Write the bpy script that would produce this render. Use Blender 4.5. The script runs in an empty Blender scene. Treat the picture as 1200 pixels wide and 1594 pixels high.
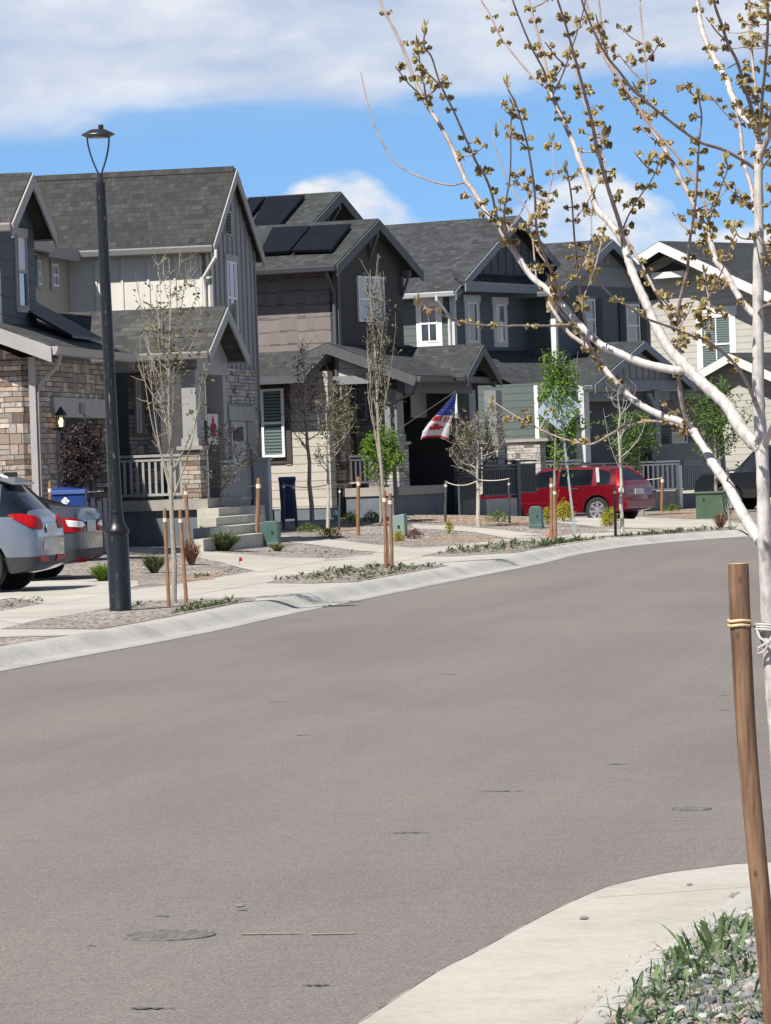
import bpy, bmesh, math, random
from math import sin, cos, atan, atan2, radians, hypot, pi, sqrt, exp, floor
from mathutils import Vector as V, Matrix
R = random.Random(7)
sc = bpy.context.scene
col = sc.collection
# ------------------------------------------------------------------ camera
FPX = 6500.0; ROLL = radians(2.0); HOR = 729.0; CX, CY = 600.0, 797.0; CH = 1.64
PITCH = atan((CY - HOR) / FPX)
cam = bpy.data.objects.new('camera', bpy.data.cameras.new('camera')); col.objects.link(cam)
cam.data.sensor_fit = 'HORIZONTAL'; cam.data.sensor_width = 36.0
cam.data.lens = FPX / 1200.0 * 36.0
cam.data.clip_start = 0.5; cam.data.clip_end = 6000
cam.matrix_world = Matrix.Translation((0, 0, CH)) @ Matrix.Rotation(radians(90) - PITCH, 4, 'X') @ Matrix.Rotation(-ROLL, 4, 'Z')
sc.camera = cam
# ------------------------------------------------------------------ light
SUN = V((-0.46, -0.60, 1.0)).normalized()
w = bpy.data.worlds.new('World'); sc.world = w; w.use_nodes = True
sl = bpy.data.lights.new('sun', 'SUN'); sl.energy = 5.0; sl.angle = radians(0.5); sl.color = (1.0, 0.955, 0.88)
so = bpy.data.objects.new('sun', sl); col.objects.link(so)
so.rotation_euler = SUN.to_track_quat('Z', 'Y').to_euler()
sc.view_settings.view_transform = 'Standard'; sc.view_settings.look = 'None'
sc.view_settings.exposure = 0.64; sc.view_settings.gamma = 1.0
sc.view_settings.use_curve_mapping = False

class NT:
    def __init__(s, nt): s.nt = nt; s.n = nt.nodes; s.l = nt.links
    def node(s, t, **k):
        x = s.n.new(t)
        for a, b in k.items(): setattr(x, a, b)
        return x
    def link(s, a, b): s.l.new(a, b)
    def put(s, sock, v):
        if hasattr(v, 'is_output') or isinstance(v, bpy.types.NodeSocket): s.link(v, sock)
        else: sock.default_value = v
    def math(s, op, a, b=0.0, c=None, clamp=False):
        m = s.node('ShaderNodeMath', operation=op); m.use_clamp = clamp
        s.put(m.inputs[0], a); s.put(m.inputs[1], b)
        if c is not None: s.put(m.inputs[2], c)
        return m.outputs[0]
    def mix(s, f, a, b, bt='MIX'):
        m = s.node('ShaderNodeMix', data_type='RGBA', blend_type=bt)
        s.put(m.inputs['Factor'], f)
        for sock, v in ((m.inputs[6], a), (m.inputs[7], b)):
            if isinstance(v, (tuple, list)): v = (*v[:3], 1)
            s.put(sock, v)
        return m.outputs[2]
    def noise(s, vec, scale, detail=3, rough=.55, dist=0.0):
        m = s.node('ShaderNodeTexNoise'); s.link(vec, m.inputs['Vector'])
        m.inputs['Scale'].default_value = scale; m.inputs['Detail'].default_value = detail
        m.inputs['Roughness'].default_value = rough; m.inputs['Distortion'].default_value = dist
        return m.outputs['Fac']
    def ramp(s, f, stops, interp='LINEAR'):
        m = s.node('ShaderNodeValToRGB'); m.color_ramp.interpolation = interp
        e = m.color_ramp.elements
        while len(e) < len(stops): e.new(0.5)
        for i, (p, c) in enumerate(stops):
            e[i].position = p; e[i].color = (*c[:3], 1) if not isinstance(c, (int, float)) else (c, c, c, 1)
        s.put(m.inputs[0], f); return m.outputs[0]
    def sep(s, vec):
        m = s.node('ShaderNodeSeparateXYZ'); s.link(vec, m.inputs[0]); return m.outputs
    def comb(s, x, y, z=0.0):
        m = s.node('ShaderNodeCombineXYZ'); s.put(m.inputs[0], x); s.put(m.inputs[1], y); s.put(m.inputs[2], z); return m.outputs[0]
    def coord(s, o='Object'): return s.node('ShaderNodeTexCoord').outputs[o]

# sky: nishita tinted by a broad band of stratus and low cumulus, all in world directions
W = NT(w.node_tree); W.n.clear()
out = W.node('ShaderNodeOutputWorld'); bg = W.node('ShaderNodeBackground'); W.link(bg.outputs[0], out.inputs[0])
dirv = W.coord('Generated'); dx, dy, dz = W.sep(dirv)
sky = W.node('ShaderNodeTexSky', sky_type='NISHITA', sun_disc=False)
sky.sun_elevation = math.asin(SUN.z); sky.sun_rotation = atan2(SUN.x, SUN.y)
sky.altitude = 1700; sky.air_density = 1.0; sky.dust_density = 0.15; sky.ozone_density = 1.6
lift = W.comb(dx, dy, W.math('ADD', W.math('MULTIPLY', W.math('MAXIMUM', dz, 0.0), 1.0), 0.16))
vn = W.node('ShaderNodeVectorMath', operation='NORMALIZE'); W.link(lift, vn.inputs[0]); W.link(vn.outputs[0], sky.inputs[0])
hl = W.math('SQRT', W.math('ADD', W.math('MULTIPLY', dx, dx), W.math('MULTIPLY', dy, dy)))
el = W.math('DIVIDE', dz, W.math('MAXIMUM', hl, 0.001))            # tangent of elevation
az = W.math('ARCTAN2', dx, dy)
az = W.math('ADD', az, .021)
cv = W.comb(W.math('MULTIPLY', az, 17.0), W.math('MULTIPLY', el, 44.0), 1.7)
cv2 = W.comb(W.math('MULTIPLY', az, 30.0), W.math('MULTIPLY', el, 55.0), 7.3)
n1 = W.noise(cv, 1.0, 6, .55, .3); n2 = W.noise(cv2, 1.0, 7, .55, .2); n3 = W.noise(cv, 1.9, 6, .5, .12)
# the stratus deck starts near tan(elevation) 0.087
b1 = W.math('ADD', W.math('SUBTRACT', el, W.math('MULTIPLY', az, 0.045)), W.math('MULTIPLY', W.math('SUBTRACT', n1, .5), .022))
m1 = W.ramp(b1, [(.0852, 0), (.0915, 1)])
m1 = W.math('MULTIPLY', m1, W.ramp(W.math('ADD', n3, 0.0), [(.22, .8), (.5, 1)]))
m1 = W.math('MULTIPLY', m1, W.ramp(el, [(.16, 1), (.30, .15)]))
# cumulus heads: a rising outline driven by noise over azimuth
h1 = W.noise(W.comb(W.math('MULTIPLY', az, 26.0), 3.7, 0.0), 1.0, 2, .5)
def heap(c, wd, h):
    q = W.math('DIVIDE', W.math('SUBTRACT', az, c), wd); return W.math('MULTIPLY', W.math('EXPONENT', W.math('MULTIPLY', W.math('MULTIPLY', q, q), -1.0)), h)
b2 = W.math('ADD', W.math('ADD', W.math('MULTIPLY', h1, .016), .047), W.math('ADD', heap(.014, .021, .0180), heap(.076, .020, .0155)))
b2 = W.math('SUBTRACT', b2, el)
b2 = W.math('ADD', b2, W.math('MULTIPLY', W.math('SUBTRACT', n2, .5), .018))
m2 = W.ramp(b2, [(.0, 0), (.0030, 1)])
m2 = W.math('MULTIPLY', m2, W.ramp(el, [(.0, 1), (.075, 1), (.0765, 0)]))
m2 = W.math('MULTIPLY', m2, W.ramp(n2, [(.38, .25), (.58, 1)]))
c1 = W.ramp(n3, [(.34, (6.2, 7.1, 8.9)), (.50, (7.2, 8.0, 9.5)), (.66, (8.9, 9.4, 10.3))])
c2 = W.ramp(n2, [(.35, (7.4, 8.2, 9.6)), (.62, (9.8, 10.0, 10.4))])
skc = W.mix(1.0, sky.outputs[0], W.ramp(el, [(.10, (1.50, 1.88, 2.02)), (.25, (.80, .86, .92))]), 'MULTIPLY')
skc = W.mix(m2, skc, c2); skc = W.mix(m1, skc, c1)
W.link(skc, bg.inputs[0]); bg.inputs[1].default_value = 0.057

# ------------------------------------------------------------------ pixel <-> world
def ray(x, y):
    a = (x - CX) / FPX; b = -(y - CY) / FPX
    c, s = cos(ROLL), sin(ROLL); a, b = a * c + b * s, -a * s + b * c
    cp, sp = cos(PITCH), sin(PITCH)
    return V((a, cp + b * sp, -sp + b * cp))
CAMP = V((0, 0, CH))
def at(x, y, Y):
    r = ray(x, y); return CAMP + r * (Y / r.y)
def sm(a, b, x):
    t = max(0, min(1, (x - a) / (b - a))); return t * t * (3 - 2 * t)
EDGE_PX = [(-420, 1118), (-200, 1082), (0, 1045), (96, 1027), (250, 999), (354, 978), (433, 960), (500, 946), (560, 934), (648, 916), (738, 898), (840, 878), (900, 863), (984, 850), (1080, 841), (1167, 835), (1215, 832.5)]
def g0(x, y, z=0.0):
    r = ray(x, y); return CAMP + r * ((z - CH) / r.z)
EDGE = [g0(*p) for p in EDGE_PX]
e = EDGE[-1]; EDGE += [e + V((5, 7.5, 0)), e + V((14, 15, 0)), e + V((30, 24, 0)), e + V((60, 34, 0))]
def catmull(pts, n):
    out = []
    P = [pts[0] * 2 - pts[1]] + list(pts) + [pts[-1] * 2 - pts[-2]]
    for i in range(1, len(P) - 2):
        a, b, c, d = P[i - 1], P[i], P[i + 1], P[i + 2]
        for k in range(n):
            t = k / n
            out.append(.5 * ((2 * b) + (c - a) * t + (2 * a - 5 * b + 4 * c - d) * t * t + (3 * b - a - 3 * c + d) * t ** 3))
    out.append(P[-2]); return out
EDGE = catmull(EDGE, 3)
def edist(x, y):
    best = 1e9
    for i in range(0, len(EDGE) - 1, 2):
        a = EDGE[i]; b = EDGE[min(i + 2, len(EDGE) - 1)]
        ux, uy = b.x - a.x, b.y - a.y; t = max(0, min(1, ((x - a.x) * ux + (y - a.y) * uy) / (ux * ux + uy * uy + 1e-9)))
        best = min(best, hypot(x - a.x - ux * t, y - a.y - uy * t))
    return best
def gz(x, y):
    d = edist(x, y); s = sm(2.5, 7, d)
    m = .16 * exp(-(((x + 4) / 9) ** 2 + ((y - 87) / 11) ** 2)) + .36 * exp(-((x / 5.5) ** 2 + ((y - 96) / 6) ** 2)) + .26 * exp(-(((x + 6) / 3) ** 2 + ((y - 73) / 6) ** 2))
    m -= .07 * exp(-(((x - 8) / 12) ** 2 + ((y - 110) / 10) ** 2))
    return .13 + m * s
_gx0, _gy0, _nx, _ny = -40, 8, 110, 150
_GG = [[gz(_gx0 + i, _gy0 + j) for i in range(_nx)] for j in range(_ny)]
def gzi(x, y):
    fx = min(max(x - _gx0, 0), _nx - 1.001); fy = min(max(y - _gy0, 0), _ny - 1.001); i = int(fx); j = int(fy); u = fx - i; v = fy - j
    return (_GG[j][i] * (1 - u) + _GG[j][i + 1] * u) * (1 - v) + (_GG[j + 1][i] * (1 - u) + _GG[j + 1][i + 1] * u) * v
def G(x, y, off=0.0):
    r = ray(x, y); f = lambda t: CH + r.z * t - gzi(r.x * t, r.y * t)
    t0 = 20.0; t1 = 20.0
    while t1 < 150 and f(t1) > 0: t0 = t1; t1 += 1.0
    for _ in range(18):
        m = (t0 + t1) / 2
        if f(m) > 0: t0 = m
        else: t1 = m
    return V((r.x * t1, r.y * t1, CH + r.z * t1 + off))
def pushback(x, y, dmin=.66):
    best = None
    for i in range(len(EDGE) - 1):
        A, B = EDGE[i], EDGE[i + 1]; ux, uy = B.x - A.x, B.y - A.y; L2 = ux * ux + uy * uy + 1e-9
        t = max(0, min(1, ((x - A.x) * ux + (y - A.y) * uy) / L2)); qx, qy = A.x + ux * t, A.y + uy * t; d = hypot(x - qx, y - qy)
        if best is None or d < best[0]:
            sgn = 1 if (-uy * (x - A.x) + ux * (y - A.y)) > 0 else -1; L = sqrt(L2); best = (d, sgn, qx, qy, -uy / L, ux / L)
    d, sgn, qx, qy, nx, ny = best
    if d * sgn < dmin: return qx + nx * dmin, qy + ny * dmin
    return x, y

# ------------------------------------------------------------------ object helpers
def tag(o, label=None, cat=None, group=None, kind=None):
    if label: o['label'] = label
    if cat: o['category'] = cat
    if group: o['group'] = group
    if kind: o['kind'] = kind
    return o
def empty(name, loc, rz=0.0, label=None, cat=None, group=None):
    o = bpy.data.objects.new(name, None); col.objects.link(o); o.empty_display_size = .2
    o.location = loc; o.rotation_euler = (0, 0, rz); return tag(o, label, cat, group)
class MB:
    def __init__(s): s.v = []; s.f = []; s.m = []
    def add(s, vs, fs, mi=0):
        k = len(s.v); s.v += [tuple(p) for p in vs]
        for f in fs: s.f.append([i + k for i in f]); s.m.append(mi)
        return s
    def box(s, a, b, mi=0):
        x0, y0, z0 = [min(a[i], b[i]) for i in range(3)]; x1, y1, z1 = [max(a[i], b[i]) for i in range(3)]
        vs = [(x0, y0, z0), (x1, y0, z0), (x1, y1, z0), (x0, y1, z0), (x0, y0, z1), (x1, y0, z1), (x1, y1, z1), (x0, y1, z1)]
        return s.add(vs, [(0, 3, 2, 1), (4, 5, 6, 7), (0, 1, 5, 4), (1, 2, 6, 5), (2, 3, 7, 6), (3, 0, 4, 7)], mi)
    def prism(s, pts, off, mi=0):
        pts = [V(p) for p in pts]; off = V(off); n = len(pts)
        nn = V((0, 0, 0))
        for i in range(n): nn += pts[i].cross(pts[(i + 1) % n])
        if nn.dot(off) > 0: pts.reverse()
        fs = [tuple(range(n)), tuple(range(2 * n - 1, n - 1, -1))]
        for i in range(n):
            j = (i + 1) % n; fs.append((i, i + n, j + n, j))
        return s.add(pts + [p + off for p in pts], fs, mi)
    def tube(s, pts, rad, n=8, cap=True, mi=0):
        pts = [V(p) for p in pts]; m = len(pts)
        if not isinstance(rad, (list, tuple)): rad = [rad] * m
        up = None; vs = []
        for i in range(m):
            t = (pts[min(i + 1, m - 1)] - pts[max(i - 1, 0)]).normalized()
            if up is None:
                up = V((0, 0, 1)) if abs(t.z) < .9 else V((1, 0, 0))
            x = up.cross(t)
            if x.length < 1e-5: x = V((1, .2, 0)).cross(t)
            x.normalize(); y = t.cross(x).normalized(); up = y
            for k in range(n):
                a = 2 * pi * k / n; vs.append(pts[i] + (x * cos(a) + y * sin(a)) * rad[i])
        fs = []
        for i in range(m - 1):
            for k in range(n):
                k2 = (k + 1) % n; fs.append((i * n + k, i * n + k2, (i + 1) * n + k2, (i + 1) * n + k))
        if cap: fs.append(tuple(range(n - 1, -1, -1))); fs.append(tuple((m - 1) * n + k for k in range(n)))
        return s.add(vs, fs, mi)
    def bar(s, a, b, wx, wy, mi=0):
        a = V(a); b = V(b); t = (b - a).normalized(); u = V((0, 0, 1)) if abs(t.z) < .95 else V((1, 0, 0))
        x = u.cross(t).normalized() * wx / 2; y = t.cross(x).normalized() * wy / 2
        vs = [a - x - y, a + x - y, a + x + y, a - x + y, b - x - y, b + x - y, b + x + y, b - x + y]
        return s.add(vs, [(0, 3, 2, 1), (4, 5, 6, 7), (0, 1, 5, 4), (1, 2, 6, 5), (2, 3, 7, 6), (3, 0, 4, 7)], mi)
    def lathe(s, prof, n=24, c=(0, 0), mi=0):
        vs = []; fs = []
        for r, z in prof:
            for k in range(n):
                a = 2 * pi * k / n; vs.append((c[0] + r * cos(a), c[1] + r * sin(a), z))
        for i in range(len(prof) - 1):
            for k in range(n):
                k2 = (k + 1) % n; fs.append((i * n + k, i * n + k2, (i + 1) * n + k2, (i + 1) * n + k))
        fs.append(tuple(range(n - 1, -1, -1))); fs.append(tuple((len(prof) - 1) * n + k for k in range(n)))
        return s.add(vs, fs, mi)
    def build(s, name, mat, parent=None, smooth=False, angle=35, label=None, bevel=0):
        me = bpy.data.meshes.new(name); me.from_pydata(s.v, [], s.f)
        mats = mat if isinstance(mat, (list, tuple)) else [mat]
        for m in mats: me.materials.append(m)
        if len(mats) > 1: me.polygons.foreach_set('material_index', s.m)
        if smooth:
            me.polygons.foreach_set('use_smooth', [True] * len(me.polygons))
            try: me.set_sharp_from_angle(angle=radians(angle))
            except Exception: pass
        me.validate(); me.update()
        o = bpy.data.objects.new(name, me); col.objects.link(o)
        if parent: o.parent = parent
        if label: o['label'] = label
        if bevel:
            bv = o.modifiers.new('bevel', 'BEVEL'); bv.width = bevel; bv.segments = 2; bv.limit_method = 'ANGLE'
        return o
def copy_tree(o, parent=None):
    c = o.copy(); col.objects.link(c); c.parent = parent
    for ch in [x for x in bpy.data.objects if x.parent == o]: copy_tree(ch, c)
    return c

# ------------------------------------------------------------------ materials
def newmat(name):
    m = bpy.data.materials.new(name); m.use_nodes = True; t = NT(m.node_tree)
    p = t.n.get('Principled BSDF'); return m, t, p
def bump(t, p, h, strength=.5, dist=.02):
    b = t.node('ShaderNodeBump'); b.inputs['Strength'].default_value = strength; b.inputs['Distance'].default_value = dist
    t.link(h, b.inputs['Height']); t.link(b.outputs[0], p.inputs['Normal'])
def c255(r, g, b, k=1.0):
    f = lambda c: ((c / 255 + .055) / 1.055) ** 2.4 if c > 10 else c / 255 / 12.92
    return (f(r) * k, f(g) * k, f(b) * k)
def paint(name, c, rough=.6, var=.12, scale=3.0, bmp=0.0, bs=60, metal=0.0, coat=0.0, spec=.5, emit=None):
    m, t, p = newmat(name); co = t.coord()
    n = t.noise(co, scale, 5, .6)
    lo = tuple(x * (1 - var) for x in c); hi = tuple(min(1, x * (1 + var)) for x in c)
    t.link(t.ramp(n, [(.3, lo), (.7, hi)]), p.inputs['Base Color'])
    p.inputs['Roughness'].default_value = rough; p.inputs['Metallic'].default_value = metal
    p.inputs['Coat Weight'].default_value = coat; p.inputs['Coat Roughness'].default_value = .05
    p.inputs['Specular IOR Level'].default_value = spec
    if bmp: bump(t, p, t.noise(co, bs, 3), bmp, .01)
    if emit: p.inputs['Emission Color'].default_value = (*emit[:3], 1); p.inputs['Emission Strength'].default_value = emit[3]
    return m
def lap(name, c, pitch=.16, dark=.5):
    m, t, p = newmat(name); co = t.coord(); x, y, z = t.sep(co)
    f = t.math('FRACT', t.math('DIVIDE', z, pitch))
    row = t.math('FLOOR', t.math('DIVIDE', z, pitch))
    ln = t.ramp(f, [(0, dark), (.07, dark), (.12, 1.0)])
    n = t.noise(co, 2.5, 5, .6); nn = t.noise(t.comb(t.math('MULTIPLY', t.math('ADD', x, y), .5), t.math('MULTIPLY', row, 3.3)), 1.2, 2)
    base = t.ramp(t.math('MULTIPLY', t.math('ADD', n, nn), .5), [(.3, tuple(k * .9 for k in c)), (.7, tuple(k * 1.08 for k in c))])
    t.link(t.mix(1.0, base, ln, 'MULTIPLY'), p.inputs['Base Color']); p.inputs['Roughness'].default_value = .65
    bump(t, p, t.math('SUBTRACT', 1.0, f), .6, .02); return m
def shakes(name, c, w_=.5, h_=.38, dark=.45):
    # shingle siding: wide courses whose butt edge is staggered
    m, t, p = newmat(name); co = t.coord(); x, y, z = t.sep(co); a = t.math('ADD', x, y)
    wv = t.node('ShaderNodeTexVoronoi', voronoi_dimensions='1D', feature='F1'); t.put(wv.inputs['W'], t.math('ADD', t.math('MULTIPLY', a, 4.2), t.math('MULTIPLY', t.math('FLOOR', t.math('DIVIDE', z, h_)), 17.0)))
    wv.inputs['Scale'].default_value = 1.0
    r = t.sep(wv.outputs['Color'])[0]
    zz = t.math('ADD', z, t.math('MULTIPLY', r, .05))
    f = t.math('FRACT', t.math('DIVIDE', zz, h_))
    ln = t.ramp(f, [(0, dark), (.07, dark), (.11, 1.0)])
    n = t.noise(co, 4, 5, .6)
    base = t.ramp(t.math('ADD', t.math('MULTIPLY', n, .6), t.math('MULTIPLY', r, .35)), [(.2, tuple(k * .86 for k in c)), (.8, tuple(k * 1.12 for k in c))])
    t.link(t.mix(1.0, base, ln, 'MULTIPLY'), p.inputs['Base Color']); p.inputs['Roughness'].default_value = .7
    bump(t, p, t.math('SUBTRACT', 1.0, f), .6, .03); return m
def roofm(name, c, axis='u', k=1.5, lw=.42, rh=.15, contrast=1.0):
    m, t, p = newmat(name); co = t.coord(); x, y, z = t.sep(co); a = x if axis == 'u' else y
    def brick(seed, ww):
        b = t.node('ShaderNodeTexBrick'); b.offset = .37; b.inputs['Scale'].default_value = 1
        b.inputs['Brick Width'].default_value = ww; b.inputs['Row Height'].default_value = rh
        b.inputs['Mortar Size'].default_value = .006; b.inputs['Bias'].default_value = 0
        b.inputs['Color1'].default_value = (0, 0, 0, 1); b.inputs['Color2'].default_value = (1, 1, 1, 1); b.inputs['Mortar'].default_value = (0.1, 0.1, 0.1, 1)
        t.link(t.comb(t.math('ADD', a, seed), t.math('MULTIPLY', z, k)), b.inputs['Vector']); return b.outputs[0]
    b1 = brick(0, lw * .66); b2 = brick(.13, lw * .4); n = t.noise(co, 1.1, 4); fine = t.noise(co, 70, 2)
    v = t.math('ADD', t.math('MULTIPLY', t.sep(b1)[0], .45), t.math('MULTIPLY', t.sep(b2)[0], .3))
    v = t.math('ADD', v, t.math('MULTIPLY', fine, .3)); v = t.math('ADD', v, t.math('MULTIPLY', t.math('SUBTRACT', n, .5), .15))
    c = tuple(q * .88 for q in c); lo = tuple(q * (1 - .55 * contrast) for q in c); hi = tuple(q * (1 + .8 * contrast) for q in c)
    t.link(t.ramp(v, [(.12, lo), (.58, c), (.95, hi)]), p.inputs['Base Color']); p.inputs['Roughness'].default_value = .85
    bump(t, p, t.math('ADD', t.math('SUBTRACT', 1, t.math('FRACT', t.math('DIVIDE', t.math('MULTIPLY', z, k), rh))), v), .7, .02); return m
def stone(name, cols, bw=.34, rh=.115, mortar=.006, mc=(.05, .045, .04)):
    m, t, p = newmat(name); co = t.coord(); x, y, z = t.sep(co)
    wob = t.math('MULTIPLY', t.noise(co, 2.2, 2), .05)
    a = t.math('ADD', t.math('ADD', x, y), wob); zz = t.math('ADD', z, wob)
    def br(w2, h2, off, sq):
        b = t.node('ShaderNodeTexBrick'); b.offset = .41; b.squash = sq; b.squash_frequency = 3; b.offset_frequency = 2
        b.inputs['Scale'].default_value = 1; b.inputs['Brick Width'].default_value = w2; b.inputs['Row Height'].default_value = h2
        b.inputs['Mortar Size'].default_value = mortar; b.inputs['Mortar Smooth'].default_value = .3
        b.inputs['Color1'].default_value = (0, 0, 0, 1); b.inputs['Color2'].default_value = (1, 1, 1, 1); b.inputs['Mortar'].default_value = (.5, .5, .5, 1)
        t.link(t.comb(t.math('ADD', a, off), zz), b.inputs['Vector']); return b
    b1 = br(bw, rh, 0, 1.6); b2 = br(bw * .62, rh * 2, .2, .7)
    sel = t.math('GREATER_THAN', t.noise(t.comb(t.math('FLOOR', t.math('DIVIDE', a, bw * 1.24)), t.math('FLOOR', t.math('DIVIDE', zz, rh * 2))), 5.3, 0), .55)
    val = t.mix(sel, b1.outputs[0], b2.outputs[0]); mo = t.math('ADD', t.math('MULTIPLY', b1.outputs[1], t.math('SUBTRACT', 1, sel)), t.math('MULTIPLY', b2.outputs[1], sel))
    vv = t.math('ADD', t.sep(val)[0], t.math('MULTIPLY', t.math('SUBTRACT', t.noise(co, 14, 5, .65), .5), .45))
    n = len(cols); base = t.ramp(vv, [(.02 + .96 * i / (n - 1), c) for i, c in enumerate(cols)])
    t.link(t.mix(mo, base, mc), p.inputs['Base Color']); p.inputs['Roughness'].default_value = .9
    h = t.math('ADD', t.math('MULTIPLY', t.math('SUBTRACT', 1, mo), .7), t.math('MULTIPLY', vv, .5))
    bump(t, p, h, .9, .04); return m
def glassm(name, c=(.015, .02, .025), rough=.04, spec=.9):
    m, t, p = newmat(name); co = t.coord()
    t.link(t.ramp(t.noise(co, 1.3, 2), [(.35, tuple(k * .6 for k in c)), (.65, tuple(k * 1.7 for k in c))]), p.inputs['Base Color'])
    p.inputs['Roughness'].default_value = rough; p.inputs['Specular IOR Level'].default_value = spec
    p.inputs['Coat Weight'].default_value = .6; p.inputs['Coat Roughness'].default_value = .02
    return m
def blindm(name, lo, hi, pitch=.06):
    m, t, p = newmat(name); x, y, z = t.sep(t.coord())
    f = t.math('FRACT', t.math('DIVIDE', z, pitch))
    t.link(t.ramp(f, [(0, lo), (.35, lo), (.5, hi), (.9, hi), (1, lo)]), p.inputs['Base Color'])
    p.inputs['Roughness'].default_value = .25; p.inputs['Coat Weight'].default_value = .7; p.inputs['Coat Roughness'].default_value = .02; return m
def groundm(name, kind):
    m, t, p = newmat(name); co = t.coord(); p.inputs['Roughness'].default_value = .92
    if kind == 'asphalt':
        x, y, z = t.sep(co)
        st = t.comb(t.math('MULTIPLY', x, 1.0), t.math('MULTIPLY', y, 1.0))
        big = t.noise(t.comb(t.math('MULTIPLY', x, .35), t.math('MULTIPLY', y, .14)), 1.0, 6, .65, .4)
        trk = t.noise(t.comb(t.math('SUBTRACT', t.math('MULTIPLY', x, 1.1), t.math('MULTIPLY', y, .21)), t.math('MULTIPLY', y, .03)), 1.0, 6, .7)
        fine = t.noise(co, 75, 3, .8); mid = t.noise(co, 17, 5, .75); spk = t.noise(co, 130, 2, .7); cr = t.noise(t.comb(t.math('MULTIPLY', x, .5), t.math('MULTIPLY', y, 1.6)), 4.0, 8, .75)
        base = t.ramp(big, [(.3, (.128, .111, .101)), (.5, (.151, .133, .121)), (.7, (.173, .154, .138))])
        base = t.mix(.22, base, t.ramp(trk, [(.35, (.118, .104, .098)), (.6, (.192, .171, .155))]), 'MIX')
        base = t.mix(1.0, base, t.ramp(fine, [(.28, .35), (.5, 1.0), (.78, 1.95)]), 'MULTIPLY')
        base = t.mix(.8, base, t.ramp(mid, [(.3, .72), (.5, 1.0), (.75, 1.25)]), 'MULTIPLY')
        base = t.mix(1.0, base, t.ramp(cr, [(.28, .78), (.42, 1.0), (.7, 1.08)]), 'MULTIPLY')
        base = t.mix(t.ramp(spk, [(.70, 0), (.76, .8)]), base, (.42, .40, .37)); base = t.mix(t.ramp(spk, [(.24, .8), (.30, 0)]), base, (.045, .04, .038))
        t.link(base, p.inputs['Base Color']); bump(t, p, t.math('ADD', fine, mid), .6, .01)
    elif kind == 'concrete':
        n = t.noise(co, .7, 6, .65); f = t.noise(co, 30, 4, .6); s = t.noise(co, 3.5, 4, .7)
        base = t.ramp(n, [(.3, (.315, .292, .255)), (.5, (.385, .36, .32)), (.7, (.43, .405, .365))])
        base = t.mix(.7, base, t.ramp(f, [(.3, .86), (.7, 1.1)]), 'MULTIPLY'); base = t.mix(.8, base, t.ramp(s, [(.25, .82), (.45, 1), (.7, 1.05)]), 'MULTIPLY')
        base = t.mix(.8, base, t.ramp(t.noise(co, .25, 3), [(.3, .84), (.6, 1.0)]), 'MULTIPLY'); st = t.noise(co, 2.2, 6, .75)
        base = t.mix(t.ramp(st, [(.60, 0), (.72, .35)]), base, (.27, .22, .17))
        t.link(base, p.inputs['Base Color']); bump(t, p, f, .25, .006)
    elif kind == 'curb':
        n = t.noise(co, 1.1, 6, .65); f = t.noise(co, 22, 4, .65)
        base = t.ramp(n, [(.3, (.28, .272, .25)), (.5, (.355, .345, .32)), (.7, (.40, .385, .36))])
        base = t.mix(.8, base, t.ramp(f, [(.3, .8), (.7, 1.1)]), 'MULTIPLY')
        t.link(base, p.inputs['Base Color']); bump(t, p, f, .3, .008)
    elif kind == 'gravel':
        v = t.node('ShaderNodeTexVoronoi'); v.inputs['Scale'].default_value = 17; v.inputs['Randomness'].default_value = 1; t.link(co, v.inputs['Vector'])
        r, g, b = t.sep(v.outputs['Color'])
        base = t.ramp(r, [(0, (.17, .15, .135)), (.25, (.31, .265, .235)), (.5, (.42, .355, .31)), (.72, (.52, .44, .39)), (.9, (.40, .385, .375)), (1, (.66, .59, .52))])
        base = t.mix(1, base, t.ramp(v.outputs['Distance'], [(.0, 1.1), (.5, .85), (.9, .25)]), 'MULTIPLY')
        base = t.mix(.9, base, t.ramp(t.noise(co, .8, 4), [(.35, .6), (.65, 1.0)]), 'MULTIPLY')
        t.link(base, p.inputs['Base Color']); bump(t, p, t.math('SUBTRACT', 1, v.outputs['Distance']), 1.0, .05)
    elif kind == 'mulch':
        v = t.node('ShaderNodeTexVoronoi'); v.inputs['Scale'].default_value = 13; t.link(co, v.inputs['Vector'])
        r, g, b = t.sep(v.outputs['Color'])
        base = t.ramp(r, [(0, (.22, .15, .10)), (.4, (.38, .27, .19)), (.8, (.50, .38, .28)), (1, (.60, .50, .40))])
        base = t.mix(1, base, t.ramp(v.outputs['Distance'], [(.0, 1.1), (.9, .3)]), 'MULTIPLY')
        t.link(base, p.inputs['Base Color']); bump(t, p, t.math('SUBTRACT', 1, v.outputs['Distance']), 1.0, .05)
    return m
def barkm(name, c, c2, scale=30):
    m, t, p = newmat(name); co = t.coord(); x, y, z = t.sep(co)
    n = t.noise(co, scale, 4, .65); k = t.noise(t.comb(x, y, t.math('MULTIPLY', z, .25)), scale * 2.2, 3)
    spots = t.ramp(t.noise(co, scale * .7, 2), [(.64, 0), (.70, 1)])
    base = t.ramp(t.math('MULTIPLY', t.math('ADD', n, k), .5), [(.35, c2), (.6, c)])
    t.link(t.mix(t.math('MULTIPLY', spots, .55), base, tuple(q * .35 for q in c2)), p.inputs['Base Color']); p.inputs['Roughness'].default_value = .75
    bump(t, p, n, .4, .006); return m
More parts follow.
